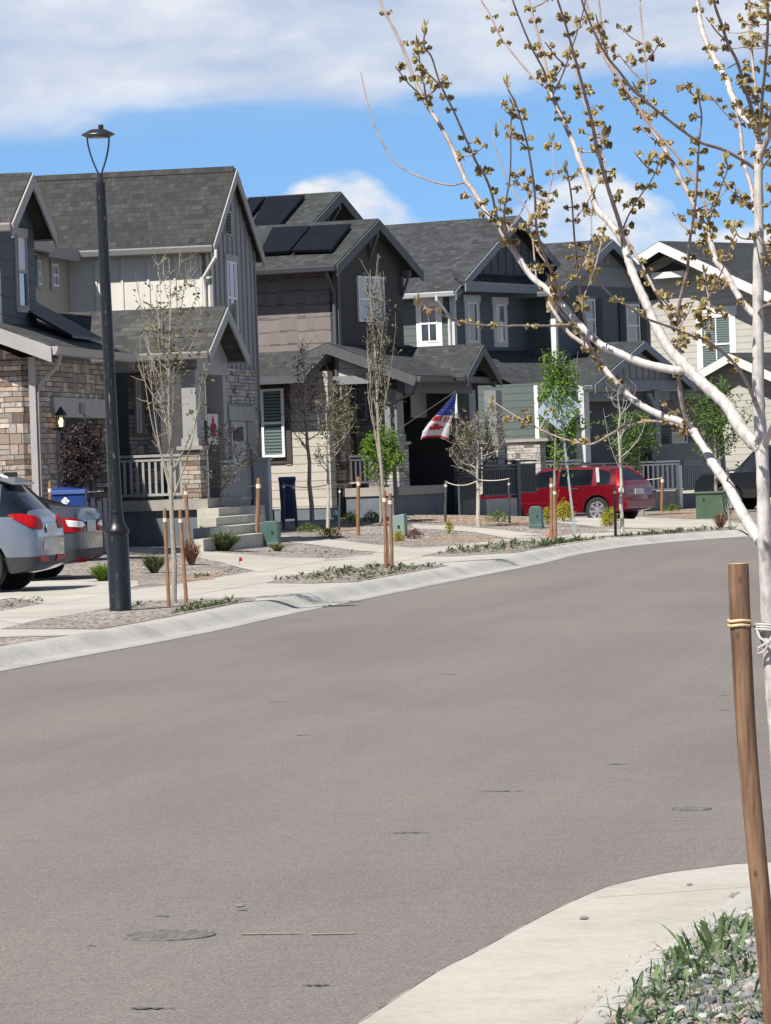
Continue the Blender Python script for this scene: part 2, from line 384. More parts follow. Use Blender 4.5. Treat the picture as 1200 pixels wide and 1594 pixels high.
def woodm(name, c, c2):
    m, t, p = newmat(name); co = t.coord(); x, y, z = t.sep(co)
    n = t.noise(t.comb(t.math('MULTIPLY', x, 1), y, t.math('MULTIPLY', z, .07)), 70, 5, .6, .6); k = t.noise(co, 7, 3)
    kn = t.ramp(t.noise(t.comb(x, y, t.math('MULTIPLY', z, .6)), 22, 1), [(.69, 0), (.76, 1)])
    base = t.ramp(t.math('ADD', t.math('MULTIPLY', n, .7), t.math('MULTIPLY', k, .35)), [(.35, c2), (.65, c)])
    t.link(t.mix(t.math('MULTIPLY', kn, .8), base, tuple(q * .3 for q in c2)), p.inputs['Base Color']); p.inputs['Roughness'].default_value = .75; bump(t, p, n, .35, .004); return m
def leafm(name, c, c2, trans=.25):
    m, t, p = newmat(name); g = t.node('ShaderNodeNewGeometry'); co = t.coord()
    r = t.noise(co, 9, 2); ri = g.outputs['Random Per Island']
    base = t.ramp(t.math('ADD', t.math('MULTIPLY', ri, .8), t.math('MULTIPLY', t.math('SUBTRACT', r, .4), .5)), [(.05, c2), (.95, c)])
    t.link(base, p.inputs['Base Color']); p.inputs['Roughness'].default_value = .6
    tr = t.node('ShaderNodeBsdfTranslucent'); t.link(base, tr.inputs[0]); mx = t.node('ShaderNodeMixShader'); mx.inputs[0].default_value = trans
    o = t.n.get('Material Output'); t.link(p.outputs[0], mx.inputs[1]); t.link(tr.outputs[0], mx.inputs[2]); t.link(mx.outputs[0], o.inputs[0]); return m

m_asph = groundm('asphalt', 'asphalt'); m_conc = groundm('concrete', 'concrete'); m_curb = groundm('kerb concrete', 'curb')
m_grav = groundm('gravel', 'gravel'); m_mulch = groundm('mulch', 'mulch')
m_black = paint('black metal', (.014, .017, .022), .42, .3, 2, .15, 90, spec=.6)
m_dark = paint('dark void', (.012, .012, .014), .9, .2)
m_weed = leafm('weed', (.17, .20, .09), (.06, .085, .045))
m_stake = woodm('stake wood', (.29, .16, .085), (.15, .08, .045))
m_strap = paint('strap', (.62, .55, .45), .7)
# ================================================================== GROUND
def offset_line(L, d):
    out = []
    for i, p in enumerate(L):
        t = (L[min(i + 1, len(L) - 1)] - L[max(i - 1, 0)]).normalized(); out.append(p + V((-t.y, t.x, 0)) * d)
    return out
def sheet(name, poly, mat, off, grid=2.0, zf=gz, kind='structure', rough_edge=0.0):
    P = [V((p[0], p[1], 0)) for p in poly]
    if rough_edge:
        Q = []
        for i in range(len(P)):
            a, b = P[i], P[(i + 1) % len(P)]; n = max(1, min(60, int((b - a).length / .35)))
            for k in range(n):
                q = a.lerp(b, k / n); s = rough_edge if k else 0
                Q.append(q + V((R.uniform(-s, s), R.uniform(-s, s) * 2, 0)))
        P = Q
    bm = bmesh.new(); f = bm.faces.new([bm.verts.new(p) for p in P])
    bmesh.ops.triangulate(bm, faces=bm.faces[:])
    for ax in (0, 1):
        lo = min(p[ax] for p in P); hi = max(p[ax] for p in P); k = math.ceil(lo / grid)
        while k * grid < hi:
            co = [0, 0, 0]; co[ax] = k * grid; no = [0, 0, 0]; no[ax] = 1
            bmesh.ops.bisect_plane(bm, geom=bm.verts[:] + bm.edges[:] + bm.faces[:], plane_co=co, plane_no=no, dist=1e-5); k += 1
    for v in bm.verts: v.co.z = zf(v.co.x, v.co.y) + off
    for f in bm.faces:
        f.normal_update()
        if f.normal.z < 0: f.normal_flip()
    me = bpy.data.meshes.new(name); bm.to_mesh(me); bm.free(); me.materials.append(mat)
    o = bpy.data.objects.new(name, me); col.objects.link(o); o['kind'] = kind; return o
# one wide base ground, then the road
mb = MB(); mb.add([(-2500, -300, -.06), (2500, -300, -.06), (2500, 4500, -.06), (-2500, 4500, -.06)], [(0, 1, 2, 3)])
tag(mb.build('ground', paint('dry ground', (.22, .20, .15), .95, .2, .05)), kind='structure')
mb = MB(); mb.add([(-60, -20, 0), (120, -20, 0), (120, 160, 0), (-60, 160, 0)], [(0, 1, 2, 3)])
tag(mb.build('road', m_asph), kind='structure')
BACK = offset_line(EDGE, .56)
def strip_profile(L, prof, name, mat, jit=0.0):
    mb = MB(); rows = []
    # densify
    D = []
    for i in range(len(L) - 1):
        n = max(1, int((L[i + 1] - L[i]).length / .8))
        for k in range(n): D.append(L[i].lerp(L[i + 1], k / n))
    D.append(L[-1])
    for d, z in prof:
        O = offset_line(D, d); rows.append([V((p.x, p.y, z)) for p in O])
    n = len(D); vs = [p for r in rows for p in r]; fs = []
    for j in range(len(prof) - 1):
        for i in range(n - 1): fs.append((j * n + i, j * n + i + 1, (j + 1) * n + i + 1, (j + 1) * n + i))
    mb.add(vs, fs); return tag(mb.build(name, mat, smooth=True, angle=50), kind='structure')
strip_profile(EDGE, [(-.03, .004), (.0, .018), (.20, .012), (.24, .022), (.32, .070), (.40, .112), (.46, .132), (.58, .136), (.60, .10)], 'kerb', m_curb)
far = [(60, 160), (-60, 160), (-60, 20)]
bk = [(p.x, p.y) for p in BACK]
base = [p for p in bk if p[0] < 60] + far
sheet('gravel_bed', base, m_grav, 0.0, 2.0)
def pxp(L): return [tuple(G(x, y)[:2]) for x, y in L]
# verge concrete (sidewalk + aprons), limits in the world
near_edge = [p for p in bk if 20 < p[1] < 86]
side_far = pxp([(-260, 1000), (-60, 961), (0, 952), (75, 939), (168, 923), (280, 909), (405, 888), (506, 871), (580, 861), (650, 852), (744, 841), (823, 836), (900, 831), (960, 827), (1060, 823), (1150, 818), (1215, 815)])
def nearest_on_back(p): return min(range(len(bk)), key=lambda i: hypot(bk[i][0] - p[0], bk[i][1] - p[1]))
i0 = nearest_on_back(side_far[0]); i1 = nearest_on_back(side_far[-1])
sheet('sidewalk', bk[i0:i1 + 1] + side_far[::-1], m_conc, .004, 2.0)
def shx(name, L, mat, off, re=0.0):
    q = pxp(L)
    if name == 'gravel_strip':
        d = []
        for i in range(len(q)):
            A, B = q[i], q[(i + 1) % len(q)]; n_ = max(1, int(hypot(A[0] - B[0], A[1] - B[1]) / .5)); d += [(A[0] + (B[0] - A[0]) * k_ / n_, A[1] + (B[1] - A[1]) * k_ / n_) for k_ in range(n_)]
        q = [pushback(*p_) for p_ in d]
    return sheet(name, q, mat, off, 2.0, rough_edge=re)
shx('driveway', [(-400, 975), (-400, 884), (0, 884), (110, 896), (215, 905), (215, 912), (168, 926), (75, 942), (20, 931), (-60, 945)], m_conc, .006)
shx('path', [(200, 850), (310, 858), (506, 869.5), (506, 873), (405, 891), (350, 877), (300, 866), (200, 862)], m_conc, .007)
shx('path', [(395, 836), (438, 834), (580, 848), (640, 852.5), (640, 856), (600, 861), (520, 853), (440, 843), (395, 840)], m_conc, .008)
shx('path', [(640, 816), (700, 819), (780, 825), (850, 833), (850, 837), (815, 840), (740, 829), (645, 823)], m_conc, .007)
shx('driveway', [(840, 806), (960, 803), (1060, 808), (1140, 813), (1165, 817), (1165, 820), (1060, 826), (962, 830), (930, 820), (840, 812)], m_conc, .006)
# planting strips
shx('gravel_strip', [(0, 980), (60, 966), (168, 948), (232, 937), (300, 933), (380, 931), (428, 936), (380, 946), (300, 961), (250, 970), (196, 979), (100, 980)], m_grav, .009, .03)
shx('gravel_strip', [(-60, 1006), (62, 1004), (10, 1015), (-60, 1028)], m_grav, .009, .03)
shx('gravel_strip', [(413, 908), (455, 897), (518, 887), (600, 881), (714, 880.5), (640, 896), (580, 906), (480, 909)], m_grav, .009, .03)
shx('gravel_strip', [(655, 866), (676, 861.5), (767, 847), (851, 842.5), (874, 853), (800, 861), (700, 866.5)], m_grav, .009, .03)
shx('gravel_strip', [(880, 850), (905, 844), (960, 838), (1040, 827.5), (1140, 822), (1158, 827), (1020, 837), (966, 842)], m_grav, .009, .03)
shx('mulch_patch', [(270, 905), (300, 893), (350, 892), (330, 903)], m_mulch, .005, .05)
shx('mulch_patch', [(640, 812), (700, 800), (760, 800), (835, 812), (850, 820), (760, 818), (690, 814)], m_mulch, .005, .05)
shx('mulch_patch', [(640, 842), (690, 832), (800, 838), (790, 842), (700, 846)], m_mulch, .005, .05)
shx('mulch_patch', [(1010, 800), (1060, 790), (1160, 796), (1165, 808), (1060, 806)], m_mulch, .005, .05)
shx('mulch_patch', [(430, 822), (500, 816), (560, 824), (500, 830)], m_mulch, .005, .05)
# near side: concrete pan, kerb and gravel
R1 = [g0(*p) for p in [(330, 1900), (440, 1680), (568, 1593), (686, 1516), (728, 1495), (808, 1451), (871, 1418), (934, 1390), (962, 1381), (1000, 1372), (1040, 1364), (1100, 1356), (1163, 1349), (1290, 1346), (1500, 1350)]]
K1 = [g0(x, y, .01) for x, y in [(700, 1900), (820, 1700), (903, 1594), (967, 1527), (1000, 1500), (1050, 1470), (1095, 1444), (1125, 1424), (1150, 1404), (1175, 1385), (1300, 1372), (1500, 1370)]]
K2 = [g0(x, y, .12) for x, y in [(765, 1900), (880, 1700), (960, 1592), (1020, 1530), (1045, 1508), (1075, 1484), (1110, 1458), (1135, 1440), (1160, 1428), (1190, 1420), (1320, 1410), (1500, 1405)]]
R1 = catmull(R1, 4); K1 = catmull(K1, 4); K2 = catmull(K2, 4)
mb = MB(); k = len(K1)
def resamp(L, n):
    d = [0]
    for i in range(1, len(L)): d.append(d[-1] + (L[i] - L[i - 1]).length)
    out = []; j = 0
    for i in range(n):
        s = d[-1] * i / (n - 1)
        while j < len(L) - 2 and d[j + 1] < s: j += 1
        out.append(L[j].lerp(L[j + 1], (s - d[j]) / max(1e-9, d[j + 1] - d[j])))
    return out
n = 90; r1, k1, k2 = resamp(R1, n), resamp(K1, n), resamp(K2, n)
jit = [R.uniform(-.006, .006) for _ in range(n)]
vs = [V((p.x + jit[i], p.y + jit[i], -.01)) for i, p in enumerate(r1)] + [V((p.x + jit[i], p.y + jit[i], .014)) for i, p in enumerate(r1)] + [V((p.x, p.y, .012)) for p in k1]
fs = []
for j in range(2):
    for i in range(n - 1): fs.append((j * n + i, j * n + i + 1, (j + 1) * n + i + 1, (j + 1) * n + i))
mb.add(vs, fs); tag(mb.build('kerb_apron', m_conc), kind='structure')
mb = MB(); prof = [(0, .012), (.06, .03), (.45, .108), (.55, .126), (.62, .132), (1.0, .134), (1.04, .09)]
vs = []
for f_, z in prof: vs += [V((k1[i].x + (k2[i].x - k1[i].x) * f_, k1[i].y + (k2[i].y - k1[i].y) * f_, z)) for i in range(n)]
fs = []
for j in range(len(prof) - 1):
    for i in range(n - 1): fs.append((j * n + i, j * n + i + 1, (j + 1) * n + i + 1, (j + 1) * n + i))
mb.add(vs, fs); tag(mb.build('kerb', m_curb, smooth=True, angle=50), kind='structure')
KB = k2; gp = [(p.x, p.y) for p in k2]
sheet('gravel_bed', [(k2[0].x, k2[0].y)] + gp[1:] + [(40, k2[-1].y), (40, -6), (k2[0].x, -6)], m_grav, .115, 2.0, zf=lambda x, y: 0.0)
# road cover plates, cracks and stray stones
def disc_at(name, px, py, rx, ry, mat, label, cat, z=.004, n=20):
    c = g0(px, py); mb = MB()
    # keep circles honest: radius from the lateral width
    r = rx * c.y / FPX
    pr = [(r * 1.0, 0), (r * 1.0, z), (r * .93, z + .003), (r * .9, z), (r * .3, z + .001)]
    mb.lathe([(a, b) for a, b in pr], n)
    o = mb.build(name, mat); o.location = c; tag(o, label, cat); return o
m_iron = paint('cast iron', (.120, .110, .102), .85, .55, 30, .8, 50)
disc_at('manhole_cover', 264, 1457, 73, 5, m_iron, 'round dark cover set in the asphalt in the near left of the road', 'manhole cover')
disc_at('manhole_cover', 1076, 1260, 32, 3, m_iron, 'small round dark cover in the asphalt left of the wooden post', 'manhole cover')
m_crack = paint('crack', (.085, .076, .07), .9, .4, 20)
def crack(px, py, w_, label):
    a = g0(px - w_ / 2, py); b = g0(px + w_ / 2, py); mb = MB(); n = 14; T = []; B = []
    for i in range(n):
        p = a.lerp(b, i / (n - 1)); h = (.002 + .020 * sin(pi * i / (n - 1))) * R.uniform(.2, 1.3); oy = R.uniform(-.02, .02)
        T.append((p.x, p.y + oy + h, .0045)); B.append((p.x, p.y + oy - h, .0045))
    mb.add(B + T, [(i, i + 1, n + i + 1, n + i) for i in range(n - 1)])
    tag(mb.build('tar_mark', m_crack), kind='structure')
for x, y, w_ in [(254, 1427, 34), (640, 1297, 64), (780, 1232, 78), (492, 1535, 46), (235, 1571, 80), (143, 1473, 16), (430, 1093, 40), (1130, 1083, 26), (1128, 1106, 26), (470, 1145, 30), (960, 1190, 40), (700, 1050, 30)]:
    crack(x, y, w_, '')
mb = MB()
for s0, s1 in ((375, 470), (484, 556)):
    a = g0(s0, 1455.5); b = g0(s1, 1454); mb.add([(a.x, a.y - .014, .0045), (b.x, b.y - .008, .0045), (b.x, b.y + .010, .0045), (a.x, a.y + .016, .0045)], [(0, 1, 2, 3)])
tag(mb.build('road_marking', paint('faded yellow', (.25, .205, .14), .85, .3, 30)), kind='structure')

# joints in the concrete
m_joint = paint('joint', (.20, .185, .165), .9, .2)
def joint(P, w_=.014, z=None, off=.008):
    mb = MB(); L_ = []; Rr_ = []
    for i, p in enumerate(P):
        t = (P[min(i + 1, len(P) - 1)] - P[max(i - 1, 0)]); t.z = 0; t.normalize(); n_ = V((-t.y, t.x, 0)) * w_ / 2
        for S_, s_ in ((L_, 1), (Rr_, -1)):
            q = p + n_ * s_; q.z = (gz(q.x, q.y) + off) if z is None else z; S_.append(q)
    mb.add(L_ + Rr_, [(i, i + 1, len(P) + i + 1, len(P) + i) for i in range(len(P) - 1)]); tag(mb.build('concrete_joint', m_joint), kind='structure')
near_side = pxp([(-60, 993), (0, 979), (168, 946), (280, 929), (410, 907), (520, 888), (600, 878), (665, 865), (767, 847), (851, 842)])
fs_ = resamp([V((*p, 0)) for p in side_far[1:12]], 26); ns_ = resamp([V((*p, 0)) for p in near_side], 26)
fd_ = resamp([V((*p, 0)) for p in side_far[1:12]], 400)
for i in range(1, 25):
    q = min(fd_, key=lambda p: (p - ns_[i]).length); joint([q, q.lerp(ns_[i], .5), ns_[i]], .012)
joint(resamp([V((*p, 0)) for p in pxp([(280, 930.5), (340, 920), (410, 908)])], 12), .016); joint(resamp([V((*p, 0)) for p in pxp([(582, 883.5), (620, 875), (664, 866)])], 12), .016)
for k_ in range(4, len(EDGE) - 12, 3):
    tt_ = (EDGE[k_ + 1] - EDGE[k_ - 1]).normalized(); nn = V((-tt_.y, tt_.x, 0)); mb = MB(); pr_ = [(.0, .020), (.20, .0145), (.24, .026), (.32, .074), (.40, .116), (.46, .1355), (.58, .1385)]; vs = []
    for d_, z_ in pr_:
        for s_ in (-.0035, .0035): q = EDGE[k_] + nn * d_ + tt_ * s_; vs.append((q.x, q.y, z_ + .001))
    mb.add(vs, [(2 * i, 2 * i + 1, 2 * i + 3, 2 * i + 2) for i in range(len(pr_) - 1)]); tag(mb.build('kerb_joint', m_joint), kind='structure')
joint([g0(x, y, .016) for x, y in [(930, 1396), (975, 1393), (1025, 1390), (1100, 1384), (1165, 1379)]], .005, z=.0149)
joint([g0(x, y, .016) for x, y in [(905, 1592), (967, 1526), (1000, 1499), (1050, 1469), (1095, 1443), (1125, 1423)]], .005, z=.0150)
rj_ = random.Random(9); ed_ = resamp([p_ for p_ in R1 if 8 < p_.y < 17.5], 220); mb = MB(); vs = []
for i, q in enumerate(ed_): s_ = .003 + .009 * rj_.random() ** 2 * (1.2 - i / 260); vs += [(q.x - s_ * 1.4, q.y + s_ * 3.0, .0045), (q.x + .002, q.y - .004, .0155)]
mb.add(vs, [(2 * i, 2 * i + 1, 2 * i + 3, 2 * i + 2) for i in range(len(ed_) - 1)]); tag(mb.build('asphalt_edge', paint('asphalt edge', (.045, .038, .034), .95, .4, 40)), kind='structure')
m_silt = paint('silt', (.25, .20, .155), .95, .4, 30)
mb = MB(); rs_ = random.Random(5)
for _ in range(480):
    j_ = rs_.randint(0, n - 2); q = k1[j_].lerp(k1[j_ + 1], rs_.random())
    if q.y > 17: continue
    r_ = rs_.uniform(.0008, .0030) * rs_.choice((1, 1, 1, 1.8)); dx_ = -abs(rs_.gauss(0, .030)) * (.4 + abs(sin(j_ * .6))) - .004; mb.lathe([(r_, 0), (r_ * .7, r_ * .7)], 5, (q.x + dx_, q.y))
    for t_ in range(-10, 0): mb.v[t_] = (mb.v[t_][0], mb.v[t_][1], mb.v[t_][2] + .0145)
tag(mb.build('silt', m_silt), kind='stuff')

# ================================================================== HOUSES
class House:
    def __init__(s, name, label, cat, px, py, Y, a, zb=0.0):
        p = at(px, py, Y); s.O = V((p.x, p.y, 0)); s.a = radians(a)
        s.n = V((cos(s.a), -sin(s.a), 0)); s.t = V((sin(s.a), cos(s.a), 0))
        s.root = empty(name, s.O, -s.a, label, cat)
    def loc(s, P):
        d = P - s.O; return V((d.dot(s.n), d.dot(s.t), d.z))
    def world(s, L): return s.O + s.n * L[0] + s.t * L[1] + V((0, 0, L[2]))
    def hit(s, px, py, pl, c):
        r = ray(px, py); ax = s.n if pl == 'u' else s.t
        k = (c + s.O.dot(ax) - CAMP.dot(ax)) / r.dot(ax); return s.loc(CAMP + r * k)
    def rect(s, pl, c, x0, y0, x1, y1):
        a = s.hit(x0, (y0 + y1) / 2, pl, c); b = s.hit(x1, (y0 + y1) / 2, pl, c); xm = (x0 + x1) / 2
        z1 = s.hit(xm, y0, pl, c).z; z0 = s.hit(xm, y1, pl, c).z; i = 1 if pl == 'u' else 0
        return min(a[i], b[i]), max(a[i], b[i]), min(z0, z1), max(z0, z1)
    def P(s, pl, c, l, z): return V((c, l, z)) if pl == 'u' else V((l, c, z))
    def out(s, pl): return V((1, 0, 0)) if pl == 'u' else V((0, -1, 0))
    def slab(s, mb, pl, c, r, t, mi=0):      # box whose outer face is at c, going t inwards
        l0, l1, z0, z1 = r; o = s.out(pl)
        mb.box(s.P(pl, c, l0, z0), s.P(pl, c, l1, z1) - o * t, mi); return mb
    def poly(s, mb, pl, c, pts, t, mi=0):
        return mb.prism([s.P(pl, c, l, z) for l, z in pts], -s.out(pl) * t, mi)
    def wall(s, name, pl, c, r, mat, t=.15, parent=None, label=None):
        return s.slab(MB(), pl, c, r, t).build(name, mat, parent or s.root, label=label)
    def px(s, name, pl, c, box, mat, t=.1, parent=None, label=None):
        return s.wall(name, pl, c, s.rect(pl, c, *box), mat, t, parent, label)
    def batten(s, mb, pl, c, l0, l1, zlo, zhi, step=.4, w_=.06):
        n = max(1, int((l1 - l0) / step)); o = s.out(pl)
        for i in range(n + 1):
            l = l0 + (l1 - l0) * i / n
            a = zlo(l) if callable(zlo) else zlo; b = zhi(l) if callable(zhi) else zhi
            if b - a > .08: mb.box(s.P(pl, c, l - w_ / 2, a) + o * .025, s.P(pl, c, l + w_ / 2, b) - o * .01)
        return mb
    def window(s, pl, c, box, trim, fm, pane, tw=.1, mull=0, bar=True, upper=None, head=True, r=None, fw=.045, label=None):
        l0, l1, z0, z1 = r or s.rect(pl, c, *box); o = s.out(pl); c2 = c if pl == 'u' else c
        def pb(mb, a0, a1, b0, b1, d0, d1): mb.box(s.P(pl, c, a0, b0) + o * d0, s.P(pl, c, a1, b1) + o * d1); return mb
        root = MB()
        if trim:
            pb(root, l0 - tw, l0, z0 - tw, z1, -.01, .03); pb(root, l1, l1 + tw, z0 - tw, z1, -.01, .03)
            pb(root, l0, l1, z0 - tw, z0, -.01, .035)
            pb(root, l0 - tw * 1.4, l1 + tw * 1.4, z1, z1 + tw * 1.5, -.01, .045)
            win = root.build('window', trim, s.root, label=label); fr_par = win
        f = MB(); w_ = fw
        pb(f, l0, l0 + w_, z0, z1, 0, .05); pb(f, l1 - w_, l1, z0, z1, 0, .05); pb(f, l0 + w_, l1 - w_, z0, z0 + w_, 0, .048); pb(f, l0 + w_, l1 - w_, z1 - w_, z1, 0, .048)
        zm = (z0 + z1) / 2
        if bar: pb(f, l0 + w_, l1 - w_, zm - .025, zm + .025, 0, .042)
        for k in range(mull):
            lm = l0 + (l1 - l0) * (k + 1) / (mull + 1); pb(f, lm - .02, lm + .02, z0 + w_, z1 - w_, 0, .04)
        if trim: f.build('frame', fm, win)
        else: win = f.build('window', fm, s.root, label=label)
        if upper:
            pb(MB(), l0 + w_ * .5, l1 - w_ * .5, zm, z1 - w_ * .5, .012, .018).build('pane', upper, win)
            pb(MB(), l0 + w_ * .5, l1 - w_ * .5, z0 + w_ * .5, zm, .010, .016).build('pane', pane, win)
        else: pb(MB(), l0 + w_ * .5, l1 - w_ * .5, z0 + w_ * .5, z1 - w_ * .5, .010, .016).build('pane', pane, win)
        return win
    def gable(s, ax, lc, hw, ze, zr, a0, a1, mat, fm, th=.14, rake=(True, True), gut=(True, True), tb=.2, brace=None, extra_lo=0.0, extra_hi=0.0, gm=None, gz_=.0):
        """pitched roof, ridge along axis ax from a0 to a1; eaves at lc -/+ hw."""
        k = (zr - ze) / hw
        def Q(a, l, z): return V((a, l, z)) if ax == 'u' else V((l, a, z))
        roof = MB()
        for sg, ex in ((-1, extra_lo), (1, extra_hi)):
            h = hw + ex
            pts = [Q(a0, lc, zr), Q(a1, lc, zr), Q(a1, lc + sg * h, zr - k * h), Q(a0, lc + sg * h, zr - k * h)]
            roof.prism(pts, V((0, 0, -th)))
        o = roof.build('roof', mat, s.root)
        for flag, a, d in ((rake[0], a0, -1), (rake[1], a1, 1)):
            if not flag: continue
            for sg, ex in ((-1, extra_lo), (1, extra_hi)):
                h = hw + ex
                P4 = [Q(a, lc, zr - .03), Q(a, lc + sg * h, zr - k * h - .03), Q(a, lc + sg * h, zr - k * h - .03 - tb), Q(a, lc, zr - .03 - tb)]
                MB().prism(P4, Q(d * .035, 0, 0) if ax == 'u' else V((0, d * .035, 0))).build('fascia', fm, o)
        for flag, sg, ex in ((gut[0], -1, extra_lo), (gut[1], 1, extra_hi)):
            if not flag: continue
            h = hw + ex; z = zr - k * h; l = lc + sg * h
            p = [(l, z - .02), (l + sg * .11, z - .02), (l + sg * .11, z - .05), (l + sg * .07, z - .15), (l, z - .17)]
            MB().prism([Q(a0, q[0], q[1]) for q in p], Q(a1 - a0, 0, 0) if ax == 'u' else V((0, a1 - a0, 0))).build('gutter', gm or fm, o)
        return o
    def bracket(s, u, vc, zt, m, L=.45, w_=.12):
        mb = MB(); mb.box((u - .05, vc - w_ / 2, zt - .62), (u + .02, vc + w_ / 2, zt - .02)); mb.box((u - .05, vc - w_ / 2, zt - .16), (u + L, vc + w_ / 2, zt - .02))
        mb.prism([(u, vc - w_ / 2 + .02, zt - .55), (u + L * .75, vc - w_ / 2 + .02, zt - .16), (u + L * .95, vc - w_ / 2 + .02, zt - .16), (u, vc - w_ / 2 + .02, zt - .68)], (0, w_ - .04, 0))
        return mb.build('bracket', m, s.root)
    def rail(s, pl, c, r, m, step=.125, w_=.045, parent=None, label=None):
        l0, l1, z0, z1 = r; o = s.out(pl); mb = MB()
        mb.box(s.P(pl, c, l0, z1 - .05) + o * .03, s.P(pl, c, l1, z1) - o * .06); mb.box(s.P(pl, c, l0, z1 - .13) + o * .01, s.P(pl, c, l1, z1 - .09) - o * .04)
        mb.box(s.P(pl, c, l0, z0) + o * .01, s.P(pl, c, l1, z0 + .05) - o * .04)
        n = max(2, int((l1 - l0) / step))
        for i in range(n + 1):
            l = l0 + (l1 - l0) * (i + .5) / (n + 1); mb.box(s.P(pl, c, l - w_ / 2, z0 + .05), s.P(pl, c, l + w_ / 2, z1 - .13) - o * .035)
        return mb.build('railing', m, s.root, label=label)
    def pipe(s, pts, m, r=.045):
        return MB().tube(pts, r, 8).build('downspout', m, s.root, smooth=True)
T = lambda *c: c255(*c)
m_white = paint('white trim', (.72, .71, .69), .55, .05); m_frame = paint('window frame white', (.78, .78, .78), .4, .04)
m_glass = glassm('window glass'); m_glass2 = glassm('window glass pale', (.10, .11, .12), .08); m_bl = blindm('blinds', (.035, .055, .055), (.15, .20, .19), .075)
m_blw = paint('white blind', (.66, .66, .76), .55, .03)
RS = [(.13, .095, .08), (.29, .21, .16), (.22, .195, .175), (.47, .39, .31), (.29, .27, .25), (.38, .26, .19), (.60, .55, .48), (.19, .17, .16), (.40, .36, .32)]
m_stone = stone('warm ledge stone', RS, .34, .088, .007)
m_stone2 = stone('grey ledge stone', [(.12, .11, .10), (.30, .28, .25), (.45, .42, .37), (.22, .21, .20), (.52, .50, .45), (.34, .31, .27)], .30, .075)
m_base = paint('painted foundation', (.11, .13, .15), .8, .15); m_slab = paint('concrete slab', (.30, .28, .25), .85, .15, 4, .2, 40)
m_step = paint('concrete step', (.44, .42, .36), .85, .14, 3, .25, 40)
m_solar = paint('solar panel', (.005, .0055, .008), .42, .3, 2, spec=.25)

# ---------------------------------------------------- house one (stone front, far left)
H = House('stone_house', 'stone walled house with dark gabled dormer behind the silver car', 'house', 50, 560, 70, 9)
m_h1t = paint('grey trim', (.33, .31, .30), .6, .08); m_h1s = shakes('slate shakes', (.065, .08, .095), .5, .32); r1u = roofm('roof shingles', (.042, .041, .040), 'u', 1.5, .26); r1v = roofm('roof shingles v', (.046, .045, .043), 'v', 1.5, .3)
uw = H.hit(8, 640, 'v', 0).x
zt = H.hit(50, 556, 'u', 0).z; zb_ = 0.0
vE = H.hit(168, 640, 'u', 0).y
# walls
H.wall('wall', 'v', 0, (-7, 0, 0, zt), m_stone, .2)
ro = H.rect('u', 0, 88, 650, 166, 790)          # opening for the entry
mb = MB()
H.slab(mb, 'u', 0, (.0, ro[0], 0, zt), .2); H.slab(mb, 'u', 0, (ro[0], vE, ro[3] + .28, zt), .2); H.slab(mb, 'u', 0, (ro[1], vE, 0, ro[3] + .28), .2)
mb.build('wall', m_stone, H.root)
# big stone wall closing the body behind, entry recess
MB().box((-7, .2, 0), (-2.2, vE, zt)).build('wall', paint('recess wall', (.10, .105, .11), .8), H.root)
H.px('lintel', 'u', .05, (84, 620, 168, 650), m_h1t, .3)
H.window('u', -2.195, (100, 652, 112, 690), m_h1t, m_frame, paint('lit curtain', (.5, .38, .16), .8, emit=(.75, .48, .16, .35)), .06, bar=False)
H.window('u', -2.195, (128, 656, 150, 700), m_h1t, m_h1t, m_glass, .06)
H.px('vent', 'u', .08, (126, 628, 133, 644), paint('vent grey', (.2, .2, .2), .7), .05)
MB().box((-.06, -.06, 0), (.05, .03, zt)).build('corner_board', m_h1t, H.root)
H.px('vent', 'v', -.02, (5, 735, 26, 752), m_dark, .05)
# lower roof: ridge along v, slope to the street
A = H.hit(0, 508, 'v', -.45); B = H.hit(80, 537, 'v', -.45); slope = (A.z - B.z) / (B.x - A.x)
hw = 4.2; H.gable('v', B.x - hw, hw, B.z, B.z + slope * hw, -.45, vE + .25, r1v, m_h1t, .12, tb=.26, gut=(False, True))
MB().prism([(B.x - hw * 2 + .4, 0, zt - .2), (B.x - .45, 0, zt - .1), (B.x - hw, 0, B.z + slope * hw - .12)], (0, .2, 0)).build('wall', m_stone, H.root)
H.pipe([(B.x + .02, .1, B.z - .16), (B.x - .05, .1, B.z - .35), (.1, .06, B.z - .62), (.06, .02, B.z - .8), (.06, .02, .1)], m_h1t, .04)
# near-black slab tilted over the lower roof, in the solar panel material
sp = []
for x, y in ((60, 489), (143, 487), (157, 529), (62, 506)):
    sp.append((x, y))
uA = B.x - 1.7; zA = B.z + slope * 1.7
MB().prism([(B.x - .35, 2.6, B.z + slope * .35 + .12), (B.x - .35, 5.0, B.z + slope * .35 + .12), (B.x - 2.6, 5.0, B.z + slope * 2.6 + .55), (B.x - 2.6, 2.6, B.z + slope * 2.6 + .55)], (0, 0, -.05)).build('black_roof_panel', m_solar, H.root)
# dormer tower
ur = -.4; tn = H.hit(17, 345, 'u', ur); ap = H.hit(49, 268, 'u', ur); hw = ap.y - tn.y
vn = tn.y + .35; vf = 2 * ap.y - vn; k = (ap.z - tn.z) / hw; zw = tn.z + k * .3
mb = MB(); H.poly(mb, 'u', ur - .3, [(vn, B.z - .2), (vf, B.z - .2), (vf, zw), (ap.y, ap.z - .2), (vn, zw)], 4); mb.build('wall', m_h1s, H.root)
H.gable('u', ap.y, hw, tn.z, ap.z, -6.5, ur, r1u, m_h1t, .14, tb=.24)
H.bracket(ur - .3, ap.y, ap.z - .12, m_h1t, .3)
H.window('u', ur - .3, (25, 368, 39, 478), m_h1t, m_h1t, m_glass, .09, upper=m_blw, fw=.03)
